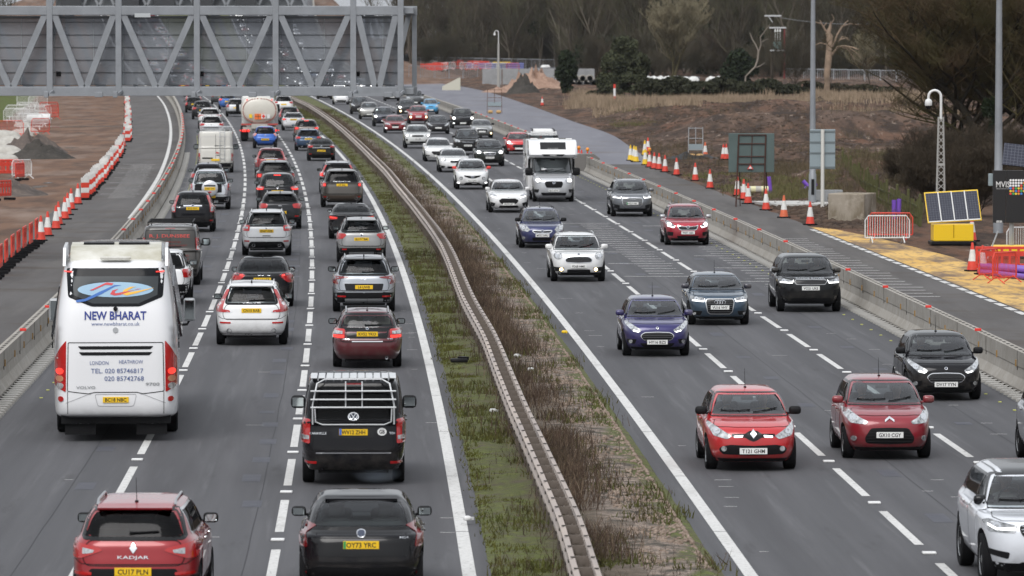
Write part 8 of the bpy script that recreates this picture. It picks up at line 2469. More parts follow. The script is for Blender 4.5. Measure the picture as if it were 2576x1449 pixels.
# --- solar trailer
p = gp(2396, 617); s_ = FPX / p.y
t_ = tag(empty('solar_trailer', p, .05), 'yellow solar trailer with four tilted dark panels', 'solar trailer')
mb = MB(); mb.box((0, .1, .10), (1.75, 1.1, .14), bev=.03); mb.obj('skid', M_BLACK, t_)
mb = MB(); mb.box((0, .1, .50), (1.55, .9, .66), bev=.03); mb.obj('cabinet', M_YEL, t_)
mb = MB(); mb.box((0, .1, .56), (.03, .93, .5)); mb.obj('door_seam', mat('dark_yellow', (.35, .22, .01)), t_)
T = Matrix.Translation((-.0, -.05, 1.50)) @ Matrix.Scale(.77, 4) @ Matrix.Rotation(R(-28), 4, 'X') @ Matrix.Rotation(R(-3.5), 4, 'Y')
mb = MB(); mb.box((0, 0, 0), (2.72, .06, 1.72), bev=.01); fr = mb.obj('panel_frame', M_YEL, t_); fr.matrix_local = T
M_CELL = bpy.data.materials.new('solar_cells'); M_CELL.use_nodes = True; t = M_CELL.node_tree; b = t.nodes['Principled BSDF']
tc = t.nodes.new('ShaderNodeTexCoord').outputs['Object']; br = t.nodes.new('ShaderNodeTexBrick'); br.offset = 0
br.inputs['Color1'].default_value = (.012, .014, .028, 1); br.inputs['Color2'].default_value = (.016, .018, .034, 1); br.inputs['Mortar'].default_value = (.085, .09, .115, 1)
br.inputs['Scale'].default_value = 1; br.inputs['Mortar Size'].default_value = .006; br.inputs['Brick Width'].default_value = .128; br.inputs['Row Height'].default_value = .128
sp3 = t.nodes.new('ShaderNodeSeparateXYZ'); cb3 = t.nodes.new('ShaderNodeCombineXYZ')
t.links.new(tc, sp3.inputs[0]); t.links.new(sp3.outputs[0], cb3.inputs[0]); t.links.new(sp3.outputs[2], cb3.inputs[1]); t.links.new(cb3.outputs[0], br.inputs['Vector'])
t.links.new(br.outputs['Color'], b.inputs['Base Color']); b.inputs['Roughness'].default_value = .15
for k in range(4):
 mb = MB(); mb.box((-1.005 + .67 * k, -.036, 0), (.62, .02, 1.58)); mb.obj('solar_panel', M_CELL, fr)
mb = MB()
for k in range(1, 4): mb.box((-1.34 + .67 * k, -.045, 0), (.05, .02, 1.64))
mb.box((0, -.045, -.80), (2.6, .02, .05)); mb.obj('white_strip', M_WPL, fr)
# --- black notice trailer with its panel
p = gp(2545, 650); s_ = FPX / p.y
t_ = tag(empty('notice_trailer', p), 'black notice board trailer lettered MVIS with coloured dots, right edge', 'notice trailer')
z = lambda y: CAM_H + (YH - y) / FPX * p.y
X_ = lambda x: (x - 2545) / s_
for nm, x0, x1 in (('leaf', 2497, 2529), ('leaf', 2530, 2610)):
 mb = MB(); mb.box(((X_(x0) + X_(x1)) / 2, 0, (z(428) + z(560)) / 2), (X_(x1) - X_(x0), .12, z(428) - z(560)), bev=.01); lf = mb.obj(nm, mat('board_black', (.012, .012, .013), .4), t_)
o = ob('lettering', text_flat('MVIS', .22, 35 / s_, .01), M_WPL, t_, (X_(2522), -.075, z(463)))
o = ob('lettering', text_flat('Mobile Visual Information Systems', .03, 34 / s_), M_WPL, t_, (X_(2522), -.075, z(474)))
o = ob('number_label', mesh_of('number_label', lambda m_: m_.box((0, 0, 0), (.20, .01, .07))), M_WPL, t_, (X_(2513), -.07, z(557)))
ob('lettering', text_flat('281', .05, .15), M_PL_T, o, (0, -.01, 0))
DC = [(.75, .75, .75), (.70, .06, .05), (.75, .30, .03), (.05, .35, .10), (.05, .20, .60), (.75, .55, .05)]
for r_ in range(6):
 for c_ in range(7):
  if c_ + r_ > 9: continue
  dc = DC[0] if r_ < 3 - (c_ > 3) * (c_ - 3) else DC[1 + (c_ * 2 + r_) % 5]
  ob('dot', cached(('dot',), lambda: mesh_of('dot', lambda m_: m_.lathe([(.042, 0), (.042, .012), (.001, .014)], 12, 'Y'))), mat('dot_%d' % DC.index(dc), dc, .5), t_, (X_(2541) + .098 * c_, -.062, z(453) - .098 * r_))
T = Matrix.Translation((X_(2570), .2, z(392))) @ Matrix.Rotation(R(-35), 4, 'X') @ Matrix.Rotation(R(8), 4, 'Y')
mb = MB(); mb.box((0, 0, 0), (1.35, .04, .95)); fr = mb.obj('solar_panel', M_CELL, t_); fr.matrix_local = T
mb = MB(); mb.box((.3, .2, .35), (2.0, .9, .25), bev=.03); mb.obj('chassis', M_YEL, t_)
mb = MB(); mb.bar((0, .1, .4), (0, .1, z(430)), .12, .12); mb.obj('mast', M_STEEL, t_)
mb = MB(); mb.box((X_(2492), .15, z(452)), (.16, .2, .45), bev=.02); mb.obj('junction_box', M_SIGNGRY, t_)
mb = MB(); mb.tube([(-.9, -.2, 0), (-.5, 0, 1.0)], .03, 6); mb.obj('leg', M_STEEL, t_)

# --- concrete block, slab, pipes, stakes
p = gp(2147, 556); s_ = FPX / p.y
mb = MB(); mb.box((0, .9, .58), (95 / s_, 1.9, 1.22), rz=-.35, bev=.04); o = mb.obj('concrete_block', M_BLOCK); o.location = p; tag(o, 'big stained concrete block left of the white crowd barrier', 'concrete block')
p = gp(2080, 520)
mb = MB(); mb.box((0, 0, .05), (4.6, 5.0, .12), rz=.2); o = mb.obj('slab', mat('new_slab', (.48, .47, .45), .8), location=(p.x - .6, p.y + 3, .0)); tag(o, 'pale new concrete slab under the grey sign post', 'slab')
mb = MB(); mb.box((0, 0, .3), (1.6, .9, .5)); o = mb.obj('chamber', M_CONC_D, location=(p.x + .2, p.y + 4.5, .1)); tag(o, 'small grey block chamber at the lamp column foot', 'chamber')
def pipe(a, b_, r_, mt, label, cat='pipe', group=None):
 mb = MB(); mb.tube([a, b_], r_, 14, cap=False); mb.tube([b_, a], r_ * .82, 14, cap=False); o = mb.obj('pipe', mt, smooth=50, fix=False); return tag(o, label, cat, group)
p = gp(1939, 489); pipe(p, p + Vector((-.1, 0, .9)), .10, M_PURPLE, 'purple duct standing upright by the dark green sign back')
p = gp(2028, 487); pipe(p + Vector((-.4, 0, .1)), p + Vector((.5, -.3, .5)), .10, M_PURPLE, 'purple duct leaning by the lamp column foot')
p = gp(2020, 487); pipe(p + Vector((.5, 0, .1)), p + Vector((0, 0, .65)), .10, M_PURPLE, 'purple duct crossing another by the lamp column foot')
p = gp(2249, 555); pipe(p, p + Vector((0, 0, .9)), .10, M_PURPLE, 'purple duct standing upright behind the crowd barriers', group='twin upright ducts'); pipe(p + Vector((.2, 0, 0)), p + Vector((.22, 0, .95)), .10, M_PURPLE, 'purple duct standing upright behind the crowd barriers', group='twin upright ducts')
p = gp(2505, 690)
for k in range(9):
 a = Vector((-.55 + .22 * (k % 5), -.5, .11 + .19 * (k // 5)))
 pipe(p + a, p + a + Vector((1.5 + .15 * (k % 3), -5.0, .0)), .10, M_PURPLE, 'purple duct lying in the bundle on the yellow lay-by', group='bundle of purple ducts')
p0, p1 = gp(2120, 470), gp(2315, 570)
f0 = tag(empty('paling_fence'), 'leaning mossy wooden paling fence behind the concrete block', 'fence')
mb = MB()
n = 60
for k in range(n):
 q = p0.lerp(p1, k / (n - 1)); mb.bar((q.x, q.y, terr(q.x, q.y) * .6), (q.x + rnd.uniform(-.05, .12), q.y, terr(q.x, q.y) * .6 + rnd.uniform(.9, 1.15)), .09, .03, (0, 1, 0))
tag(mb.obj('paling', M_WOODP, f0), kind='stuff')
mb = MB()
for z in (.35, .8): mb.bar((p0.x, p0.y + .05, z), (p1.x, p1.y + .05, z), .03, .08)
mb.obj('fence_rail', M_WOODP, f0)
for k in range(9):
 q = p0.lerp(p1, k / 8); mb = MB(); mb.lathe([(.07, 0), (.065, 1.35), (.001, 1.4)], 8); mb.obj('post', M_WOODP, f0, location=(q.x, q.y + .1, terr(q.x, q.y) * .5))
p = gp(1546, 272); s_ = FPX / p.y; H_ = 60 / s_
t_ = tag(empty('marker_post', p), 'tall thin red and white marker post far off on the dirt', 'marker post')
for k in range(6):
 mb = MB(); mb.lathe([(.13, 0), (.13, H_ / 6)], 10, c=(0, 0, H_ * k / 6)); mb.obj('band', (M_WPL, M_CONE_RED)[k == 5 or k == 2], t_, smooth=40)
# plastic sheet and foam rolls
heap('plastic_sheet', 1735, 400, 2.2, 2.0, .35, M_BLACK, 'crumpled black plastic sheet under the empty sign frame', 'sheet', 9)
for k, x in enumerate((1862, 1872, 1884, 1896, 1908, 1922)):
 p = gp(x, 492); mb = MB(); mb.lathe([(.16, -.22), (.18, -.1), (.17, .22)], 12, 'X'); o = mb.obj('wrapped_roll', mat('cream_foam', (.60, .57, .36), .8) if k % 2 else M_WBAG, smooth=50); o.location = (p.x, p.y, .30); tag(o, 'pale wrapped roll lying below the dark green sign back', 'roll', 'wrapped rolls below the sign')
# litter on the reserve
for i, (x, y, c_, l) in enumerate([(1155, 922, M_BLACK, 'black strip of tyre rubber on the mossy verge'), (1292, 1087, mat('lilac', (.35, .22, .60), .5), 'lilac plastic bag under the guardrail'), (1160, 900, M_BLACK, ''), (1240, 1045, M_WPL, 'white scrap of litter beside the guardrail'), (1335, 940, M_WPL, 'white scrap of litter in the dead weeds'), (1175, 1320, M_WPL, 'white scrap of litter low on the mossy verge'), (1300, 905, M_WPL, 'white scrap of litter behind the guardrail'), (1420, 845, M_YEL, 'yellow wrapper on the gravel band')]):
 if not l: continue
 p = gp(x, y); mb = MB()
 if i == 0: mb.box((0, 0, .10), (.42, .25, .10), rz=.1, bev=.03); mb.box((.1, .1, .15), (.2, .2, .08), rz=.7)
 else: mb.box((0, 0, .06), (.14, .12, .08), rz=i, bev=.03); mb.box((.05, .03, .05), (.12, .06, .05), rz=i * 2)
 o = mb.obj('litter', c_, smooth=50); o.location = (p.x, p.y, .05); tag(o, l, 'litter')

# ================================================================== FAR WORKS COMPOUND
def wall_seg(x0, x1, y0, yt, label, mt=M_CONC_D):
 a, b_ = gp(x0, y0), gp(x1, y0); s_ = FPX / a.y
 mb = MB(); H_ = (y0 - yt) / s_
 mb.box(((a.x + b_.x) / 2, a.y, H_ / 2), (b_.x - a.x - .04, .5, H_), bev=.02)
 for k in range(1, 4): mb.box(((a.x + b_.x) / 2, a.y - .255, H_ * k / 4), (b_.x - a.x - .04, .012, .03))
 o = mb.obj('concrete_wall', mt); tag(o, label, 'wall')
for x0, x1, l in ((1213, 1262, 'leftmost of the far grey concrete wall blocks'), (1264, 1305, 'second of the far grey concrete wall blocks from the left'), (1306, 1352, 'far grey concrete wall block behind the pink gravel heap top'), (1353, 1395, 'far grey concrete wall block left of the dark ivy tree'), (1396, 1440, 'far grey concrete wall block behind the dark ivy tree'), (1441, 1496, 'rightmost of the far grey concrete wall blocks, above the pipes')):
 wall_seg(x0, x1, 214, 173, l)
heap('gravel_heap', 1342, 228, 5.2, 8, 2.6, M_SANDH, 'broad pink gravel heap before the far concrete walls', seed=4)
heap('spoil_heap', 1315, 236, 2.5, 4, 2.2, M_DARKH, 'grey brown spoil heap in front of the pink gravel', seed=5)
heap('gravel_heap', 1255, 232, 2.5, 4, .6, M_SANDH, 'low pink gravel spread left of the spoil heap', seed=6)
for i, (x, y) in enumerate([(1448, 219), (1466, 219), (1484, 219), (1442, 219), (1457, 219), (1477, 219), (1494, 219)]):
 p = gp(x, y); s_ = FPX / p.y; r_ = 9.5 / s_; z = (219 - 206) / s_ if i < 3 else r_
 mb = MB(); mb.lathe([(r_, 0), (r_, 2.2), (r_ * .72, 2.2), (r_ * .72, 0)], 22, 'Y');
 vs = mb.v; o = mb.obj('concrete_pipe', M_CONC if i < 3 else M_DARKRIM, smooth=40); o.location = (p.x, p.y + 2.2, z + (r_ * .9 if i < 3 else 0))
 tag(o, ['left pale concrete pipe of the top row, right of the ivy tree', 'middle pale concrete pipe of the top row, right of the ivy tree', 'right pale concrete pipe of the top row, right of the ivy tree'][i] if i < 3 else 'dark pipe in the row beneath the pale concrete pipes', 'pipe', 'stacked far pipes')
p = gp(1135, 227); s_ = FPX / p.y
mb = MB(); mb.prism([(-23 / s_, 0), (23 / s_, 0), (23 / s_, 31 / s_), (19 / s_, 31 / s_), (-22 / s_, 10 / s_)], 'y', 0, 2.5); o = mb.obj('barrier_ramp', mat('cream_concrete', (.52, .50, .42), .8)); o.location = p; tag(o, 'cream wedge shaped concrete end block beside the new road strip', 'end block')
# mesh fences, red barrier clutter, cabins
fg = 'mesh fence panels of the far compound'
pn = MB(); pn.tube([(-1.75, 0, 0), (-1.75, 0, 2.0), (1.75, 0, 2.0), (1.75, 0, 0)], .045, 5); pn.tube([(-1.75, 0, .2), (1.75, 0, .2)], .035, 4)
for k in range(14): pn.tube([(-1.75 + 3.5 * (k + 1) / 15, 0, .2), (-1.75 + 3.5 * (k + 1) / 15, 0, 2.0)], .012, 3)
pnm = pn.mesh('mesh_fence')
for x, y, a in [(1062, 172, .9), (1085, 170, .2), (1115, 171, -.1), (1150, 172, -.1), (1186, 173, -.1), (1222, 174, -.1), (1258, 175, -.1), (1294, 176, -.1), (1330, 177, -.1), (1365, 178, -.1), (1060, 200, .5), (1093, 200, 0), (1130, 200, 0), (1166, 200, 0), (1200, 200, 0)]:
 p = gp(x, y); o = ob('mesh_fence', pnm, M_GALV, None, (p.x, p.y, 0), (0, 0, a), (1.35, 1, 1.15)); tag(o, 'grey mesh fence panel standing in the far compound', 'fence', fg)
for x, y, a in [(2060, 205, 0), (2095, 206, 0), (2135, 207, 0), (2175, 208, .05), (2215, 209, 0), (2255, 210, 0), (2010, 204, 0), (2295, 211, 0)]:
 p = gp(x, y); o = ob('mesh_fence', pnm, M_STEEL, None, (p.x, p.y, 0), (0, 0, a), (1.4, 1, 1.0)); tag(o, 'grey mesh fence panel far off beyond the bleached dead tree', 'fence', 'mesh fence panels beyond the dead tree')
for x, y, a, src, l in [(1090, 172, .2, cw0, 'white'), (1110, 178, -.2, cw0, 'white'), (1130, 176, .3, cw0, 'white'), (1172, 176, .1, cw0, 'white'), (1205, 176, 0, cw0, 'white'), (1238, 178, 0, cw0, 'white'), (1265, 178, .1, cw0, 'white'), (1150, 175, .3, cr0, 'red'), (1185, 178, .1, cr0, 'red'), (1098, 180, .2, cr0, 'red'), (1290, 178, 0, cr0, 'red'), (1220, 176, .1, cr0, 'red')]:
 o = dup(src, gp(x, y), a, scale=1.5, label='%s crowd barrier in the clutter of the far compound' % l, cat='barrier', group='%s crowd barriers in the far compound' % l)
for x, y, a in [(1078, 182, .1), (1095, 181, .0), (1108, 178, .2), (1180, 172, 0), (1196, 173, 0), (1212, 174, 0), (1168, 170, 0)]:
 dup(pb0, gp(x, y), a, scale=1.7, label='red plastic fence panel in the far compound', cat='barrier', group='red fence panels in the far compound')
for x, y, c_, l in [(1240, 174, mat('dull_blue_pipe', (.10, .12, .38), .5), 'blue pipe stack in the far compound'), (1280, 174, MATS['dull_blue_pipe'], 'blue pipe stack near the white drum in the far compound'), (1212, 173, MATS['dull_blue_pipe'], 'blue pipe stack left of the far camera mast')]:
 p = gp(x, y); mb = MB()
 for k in range(9): mb.lathe([(.22, -3.2), (.22, 3.2)], 8, 'X', (0, .46 * (k % 3), .25 + .42 * (k // 3)))
 o = mb.obj('pipe_stack', c_); o.location = p; tag(o, l, 'pipe stack')
p = gp(1262, 173); s_ = FPX / p.y
t_ = tag(empty('solar_trailer', p), 'distant yellow framed solar panels above the concrete walls', 'solar trailer')
mb = MB(); mb.box((0, 0, .85), (45 / s_, .2, 15 / s_)); mb.obj('panel_frame', M_YEL, t_)
mb = MB()
for k in range(4): mb.box((-1.15 + .78 * k, -.12, .80), (.68, .05, .62))
mb.obj('solar_panel', M_CELL, t_)
p = gp(1372, 178); mb = MB(); mb.box((0, 0, .6), (2.0, 1.5, 1.2), bev=.4); mb.box((.2, -.76, .75), (.6, .05, .4)); o = mb.obj('cement_mixer', M_WPL, smooth=50); o.location = p; tag(o, 'white rounded mixer machine at the right of the far compound', 'machine')
for x0, x1, y, l in ((1330, 1470, 181, 'long black pipe lying above the far concrete walls'), (1470, 1530, 183, 'short black pipe lying right of the long black one'), (1620, 1760, 206, 'long black pipe behind the brambles')):
 a, b_ = gp(x0, y), gp(x1, y); mb = MB(); mb.tube([(a.x, a.y, .5), (b_.x, b_.y, .5)], .38, 10); o = mb.obj('pipe', M_DARKRIM, smooth=50); tag(o, l, 'pipe')
for x, y in ((1615, 206), (1630, 206), (1645, 206), (1660, 206), (1680, 206), (1700, 206), (1722, 207), (1745, 207), (1790, 207), (1808, 207), (1850, 207)):
 o = heap('bulk_bag', x, y, 1.0, 1.0, .9, mat('bright_white_bag', (.58, .58, .56), .8), 'white bulk bag in the row behind the brambles', 'bag', x); o['group'] = 'white bags behind the brambles'
# power pole with transformer
p = gp(1953, 204); s_ = FPX / p.y
t_ = tag(empty('power_pole', p), 'twin post electricity transformer platform before the wood', 'power pole')
zz = lambda y: (204 - y) / s_
for x, mt in ((-13, M_BARK), (20, mat('red_brown_pole', (.16, .04, .04), .7))):
 mb = MB(); mb.lathe([(.15, 0), (.12, zz(69)), (.001, zz(69))], 8); mb.obj('post', mt, t_, location=(x / s_, 0, 0))
for y, x0, x1, nm in ((70, -18, 24, 'crossarm'), (127, -16, 22, 'platform'), (40, -30, 12, 'crossarm')):
 mb = MB(); mb.box(((x0 + x1) / 2 / s_, 0, zz(y)), ((x1 - x0) / s_, .4, .22)); mb.obj(nm, M_GALV_W, t_)
mb = MB(); mb.box((2 / s_, 0, zz(114)), (20 / s_, .8, 18 / s_), bev=.05); mb.obj('transformer', mat('transformer_green', (.10, .15, .14), .5), t_)
mb = MB()
for k in range(3): mb.tube([((-3 + 6 * k) / s_, 0, zz(72)), ((-3 + 6 * k) / s_, 0, zz(102))], .03, 4); mb.lathe([(.16, 0), (.10, .45)], 8, c=((-3 + 6 * k) / s_, 0, zz(80)))
mb.obj('insulator', M_WPL, t_)
mb = MB(); mb.bar((-10 / s_, 0, zz(56)), (-20 / s_, 0, zz(42)), .12, .12); mb.obj('brace', M_GALV_W, t_)
mb = MB(); q = [Vector((-9 / s_, 0, zz(41))).lerp(Vector((330 / s_, 8, zz(52))), k / 12) - Vector((0, 0, .9 * (1 - (2 * k / 12 - 1) ** 2))) for k in range(13)]; mb.tube(q, .035, 4); mb.obj('wire', M_GALV, t_)
mb = MB(); mb.bar((-9 / s_, 0.3, 0), (-9 / s_, .3, zz(40)), .2, .2); mb.obj('post', M_BARK, t_)

# ================================================================== TREES
def branch_tree(seed, height, spread=.5, levels=4, nb=(9, 7, 6, 5), up=.35, r0=.018, trunk_to=.35, lenf=(.55, .5, .5, .5), wob=.12, forks=1, minr=.012):
 """bare tree skeleton -> (trunk polylines, twig polylines); each polyline is list of (point, radius)"""
 r_ = random.Random(seed)
 trunk, twigs = [], []
 def grow(p, d, L, rad, lev):
  n = 5 if lev == 0 else (4 if lev < 3 else 2)
  pts = [(p.copy(), rad)]
  q = p.copy(); dd = d.copy()
  for k in range(n):
   dd = (dd + Vector((r_.gauss(0, wob), r_.gauss(0, wob), r_.gauss(0, wob) * .6 + up * .12 * (lev > 0)))).normalized()
   q = q + dd * L / n
   pts.append((q.copy(), max(minr * .5, rad * (1 - .72 * (k + 1) / n))))
  (trunk if lev <= 1 else twigs).append(pts)
  if lev >= levels: return
  for k in range(nb[lev]):
   t_ = (trunk_to if lev == 0 else .2) + (1 - (trunk_to if lev == 0 else .2)) * (k + r_.random()) / nb[lev]
   i = min(n - 1, int(t_ * n)); f = t_ * n - i
   b0 = pts[i][0].lerp(pts[i + 1][0], f); br = pts[i][1] * (1 - f) + pts[i + 1][1] * f
   a = r_.uniform(0, 6.283); side = Vector((math.cos(a), math.sin(a), r_.uniform(-.1, .5)))
   nd = (dd * (1 - spread) + side * spread + Vector((0, 0, up * .5))).normalized()
   grow(b0, nd, L * lenf[lev] * r_.uniform(.7, 1.25) * (1.15 - .5 * t_), max(minr, br * .62), lev + 1)
 for k in range(forks):
  d = Vector((r_.gauss(0, .06 + .10 * (forks > 1)), r_.gauss(0, .06), 1)).normalized()
  grow(Vector((r_.uniform(-.1, .1) * (forks > 1), 0, -.1)), d, height * .78, height * r0, 0)
 return trunk, twigs

def sticks(polys, sides=3):
 """polylines -> vertex and quad arrays"""
 V, F = [], []
 for pl in polys:
  n = len(pl); base = len(V)
  d0 = (pl[-1][0] - pl[0][0]); d0 = d0.normalized() if d0.length > 1e-6 else Vector((0, 0, 1))
  u = d0.orthogonal().normalized(); q = d0.cross(u)
  for p, r_ in pl:
   for k in range(sides):
    a = 2 * math.pi * k / sides
    V.append(p + (u * math.cos(a) + q * math.sin(a)) * r_)
  for i in range(n - 1):
   for k in range(sides):
    l = (k + 1) % sides
    F.append((base + i * sides + k, base + i * sides + l, base + (i + 1) * sides + l, base + (i + 1) * sides + k))
 return np.array(V, dtype=np.float32), np.array(F, dtype=np.int32)

def leafcloud(seed, n, shape, size, hollow=0.0):
 """n small leaf quads spread through a lumpy volume; shape(random) -> point"""
 r_ = np.random.RandomState(seed); rr = random.Random(seed)
 C = np.array([shape(rr) for _ in range(n)])
 s_ = r_.uniform(.5, 1.3, n)[:, None] * size
 a = r_.normal(0, 1, (n, 3)); a /= np.linalg.norm(a, axis=1)[:, None]
 b_ = r_.normal(0, 1, (n, 3)); b_ -= a * (a * b_).sum(1)[:, None]; b_ /= np.linalg.norm(b_, axis=1)[:, None]
 V = np.stack([C - a * s_, C + b_ * s_ * .55, C + a * s_, C - b_ * s_ * .55], 1).reshape(-1, 3)
 F = np.arange(4 * n).reshape(-1, 4)
 return V, F

def blob_shape(lobes):
 """lobes: (cx, cy, cz, rx, ry, rz)"""
 wt = [l[3] * l[5] for l in lobes]
 def f(r_):
  l = r_.choices(lobes, wt)[0]
  while True:
   p = Vector((r_.gauss(0, 1), r_.gauss(0, 1), r_.gauss(0, 1))).normalized() * (r_.random() ** .42)
   q = (l[0] + p.x * l[3], l[1] + p.y * l[4], l[2] + p.z * l[5])
   if q[2] > .0 and noise.noise((q[0] * .55, q[1] * .55, q[2] * .55)) > -.28: return q
 return f

def tree_thing(name, label, loc, tr, tw, tmat, wmat, rz=0, cat='tree'):
 t_ = tag(empty(name, loc, rz), label, cat)
 V, F = sticks(tr, 7); link(bpy.data.objects.new('trunk', np_mesh('trunk', V, F, tmat, True)), t_)
 if tw:
  V, F = sticks(tw, 3); link(bpy.data.objects.new('crown', np_mesh('crown', V, F, wmat)), t_)
 return t_

# --- the wood behind: one mass built from a few tree kinds
kinds_ = []
for s_ in range(7):
 tr, tw = branch_tree(50 + s_, 19 + 2 * (s_ % 3), .48, 4, (11, 6, 5, 4), .45, .011, .18, (.42, .52, .55, .6), .13, 1 + (s_ % 3 == 0), .022)
 kinds_.append((sticks(tr, 5), sticks(tw, 3)))
shr = []
for s_ in range(3):
 tr, tw = branch_tree(80 + s_, 6.5, .55, 3, (9, 8, 7), .4, .006, .05, (.6, .6, .6), .18, 5, .016)
 shr.append(sticks(tr + tw, 3))
rw = random.Random(12)
def mass(name, label, items, mt):
 VV, FF, n = [], [], 0
 for (V, F), loc, a, sc_ in items:
  c, s_ = math.cos(a), math.sin(a)
  Q = V @ np.array([[c, s_, 0], [-s_, c, 0], [0, 0, 1]], dtype=np.float32) * sc_ + np.array(loc, dtype=np.float32)
  VV.append(Q); FF.append(F + n); n += len(V)
 o = bpy.data.objects.new(name, np_mesh(name, np.concatenate(VV), np.concatenate(FF), mt)); link(o)
 return tag(o, label, 'woodland', kind='stuff')
A, B, Cc, D = [], [], [], []
for k in range(380):
 xx = rw.uniform(1000, 2620)
 Y = (930 if xx > 1440 else 1150) + 230 * rw.random() ** 1.2
 x = (xx - CX) / FPX * Y
 z = max(0, (Y - 1190) / 11)
 q = rw.choice(kinds_); a = rw.uniform(0, 6.28); sc_ = rw.uniform(.75, 1.2)
 A.append((q[0], (x, Y, z), a, sc_)); (B if rw.random() < .6 else Cc).append((q[1], (x, Y, z), a, sc_))
for k in range(40):
 Y = 930 + 260 * rw.random(); xx = rw.uniform(-400, 100); x = LC(Y) - 20 - 60 * rw.random(); q = rw.choice(kinds_); a = rw.uniform(0, 6.28)
 A.append((q[0], (x, Y, 0), a, 1)); B.append((q[1], (x, Y, 0), a, 1))
for k in range(420):
 xx = rw.uniform(1000, 2620); Y = (915 if xx > 1440 else 1150) + 200 * rw.random(); D.append((rw.choice(shr), ((xx - CX) / FPX * Y, Y, max(0, (Y - 1190) / 11)), rw.uniform(0, 6.28), rw.uniform(.6, 1.3)))
mass('wood_trunks', 'crowded bare trunks and boughs of the dark winter wood', A, mat('wood_bark', (.15, .128, .10), .95, noise_=(.06, .5, (.085, .073, .058))))
mass('wood_twigs', 'brown twiggy crowns of the dark winter wood', B, M_TWIG)
mass('wood_twigs', 'olive twiggy crowns among the dark winter wood', Cc, mat('olive_twigs', (.105, .10, .062), .95))
mass('undergrowth', 'brown thicket of saplings at the foot of the wood', D, mat('thicket', (.10, .078, .06), .95, noise_=(.05, .5, (.07, .07, .045))))
# ivy clumps in the wood
lob = []
for k in range(70):
 xx = rw.uniform(1040, 2500); Y = (935 if xx > 1440 else 1155) + 120 * rw.random(); lob.append(((xx - CX) / FPX * Y, Y, rw.uniform(1, 9), rw.uniform(.8, 2.2), rw.uniform(1, 2), rw.uniform(1.2, 4.0)))
V, F = leafcloud(3, 22000, blob_shape(lob), .28)
o = bpy.data.objects.new('ivy', np_mesh('ivy', V, F, M_IVY)); link(o); tag(o, 'dark ivy clumps climbing through the wood', 'ivy', kind='stuff')

# --- single trees in front of the wood
p = gp(1692, 205)
tr, tw = branch_tree(5, 13.5, .62, 4, (13, 9, 7, 6), .55, .016, .22, (.62, .5, .5, .55), .12, 2, .034)
tree_thing('bare_tree', 'large round bare tree with pale greenish twigs in front of the wood', (p.x, p.y, 0), tr, tw, mat('lichen_bark', (.13, .115, .065), .95, noise_=(.6, .4, None)), M_TWIG_G)
p = gp(2190, 215)
tr, tw = branch_tree(9, 7.5, .6, 4, (10, 7, 6, 5), .5, .012, .15, (.65, .5, .5, .55), .14, 2, .02)
tree_thing('bare_tree', 'smaller grey bare tree right of the bleached dead trunk', (p.x, p.y, 0), tr, tw, M_BARK, M_TWIG_G)
def leafy(name, label, x, y, lobes, n, size, mt, cat='tree', trunk=None, seed=1):
 p = gp(x, y); s_ = FPX / p.y
 t_ = tag(empty(name, (p.x, p.y, 0)), label, cat)
 L = [((a - x) / s_, dy, (y - b_) / s_, rx / s_, rx / s_ * .8, rz / s_) for a, b_, rx, rz, dy in lobes]
 V, F = leafcloud(seed, n, blob_shape(L), size)
 link(bpy.data.objects.new('foliage', np_mesh('foliage', V, F, mt)), t_)
 mb = MB()
 for k in range(trunk or 3):
  l = L[k % len(L)]; mb.tube([((k - 1) * .15, 0, -.1), (l[0] * .5, l[1] * .5, l[2] * .5), (l[0], l[1], l[2] + .3 * l[5])], [.22, .16, .05], 6)
 mb.obj('trunk', M_BARK, t_)
 return t_
leafy('ivy_tree', 'slim dark ivy clad tree before the far concrete walls', 1424, 240, [(1424, 150, 19, 25, 0), (1420, 185, 24, 25, 0), (1434, 175, 20, 28, 0), (1426, 212, 16, 22, 0), (1424, 228, 9, 14, 0)], 5200, .26, M_IVY, trunk=3, seed=2)
leafy('evergreen_tree', 'broad dark evergreen tree right of the stacked pipes', 1568, 238, [(1572, 120, 36, 30, 0), (1550, 160, 40, 36, 0), (1600, 165, 38, 36, 0), (1535, 205, 38, 30, 0), (1580, 205, 48, 34, 0), (1612, 205, 30, 30, 0), (1565, 225, 60, 16, -1)], 22000, .20, mat('evergreen_leaves', (.085, .092, .052), .95, spec=.1, noise_=(.4, .5, (.035, .04, .024))), seed=3)
leafy('ivy_bush', 'dark rounded ivy bush with bleached branches sticking out', 1862, 214, [(1858, 150, 30, 28, 0), (1845, 180, 34, 30, 0), (1882, 175, 28, 34, 0), (1862, 200, 42, 18, 0)], 6000, .27, M_IVY, 'bush', seed=4)
leafy('bramble', 'low bramble thicket below the dark evergreen tree', 1760, 246, [(1640, 222, 42, 24, 0), (1700, 218, 46, 26, 0), (1760, 226, 50, 22, -2), (1820, 220, 48, 26, 0), (1880, 226, 44, 22, -2), (1930, 222, 44, 24, 0), (1990, 230, 44, 18, 0)], 26000, .26, M_BUSH, 'bush', seed=5)
leafy('bush', 'dark small bush left of the bramble thicket near the pipes', 1530, 246, [(1500, 238, 26, 10, 0), (1530, 232, 30, 14, 0), (1570, 236, 30, 12, 0)], 4200, .24, M_BUSH, 'bush', seed=6)
leafy('bush', 'grey brown bush behind the bleached dead trunk', 2100, 240, [(2040, 222, 40, 18, 3), (2100, 226, 50, 16, 3), (2180, 228, 50, 15, 3), (2240, 232, 50, 13, 3)], 9000, .24, mat('brown_bush', (.060, .050, .035), .9, noise_=(.4, .5, (.035, .035, .02))), 'bush', seed=7)
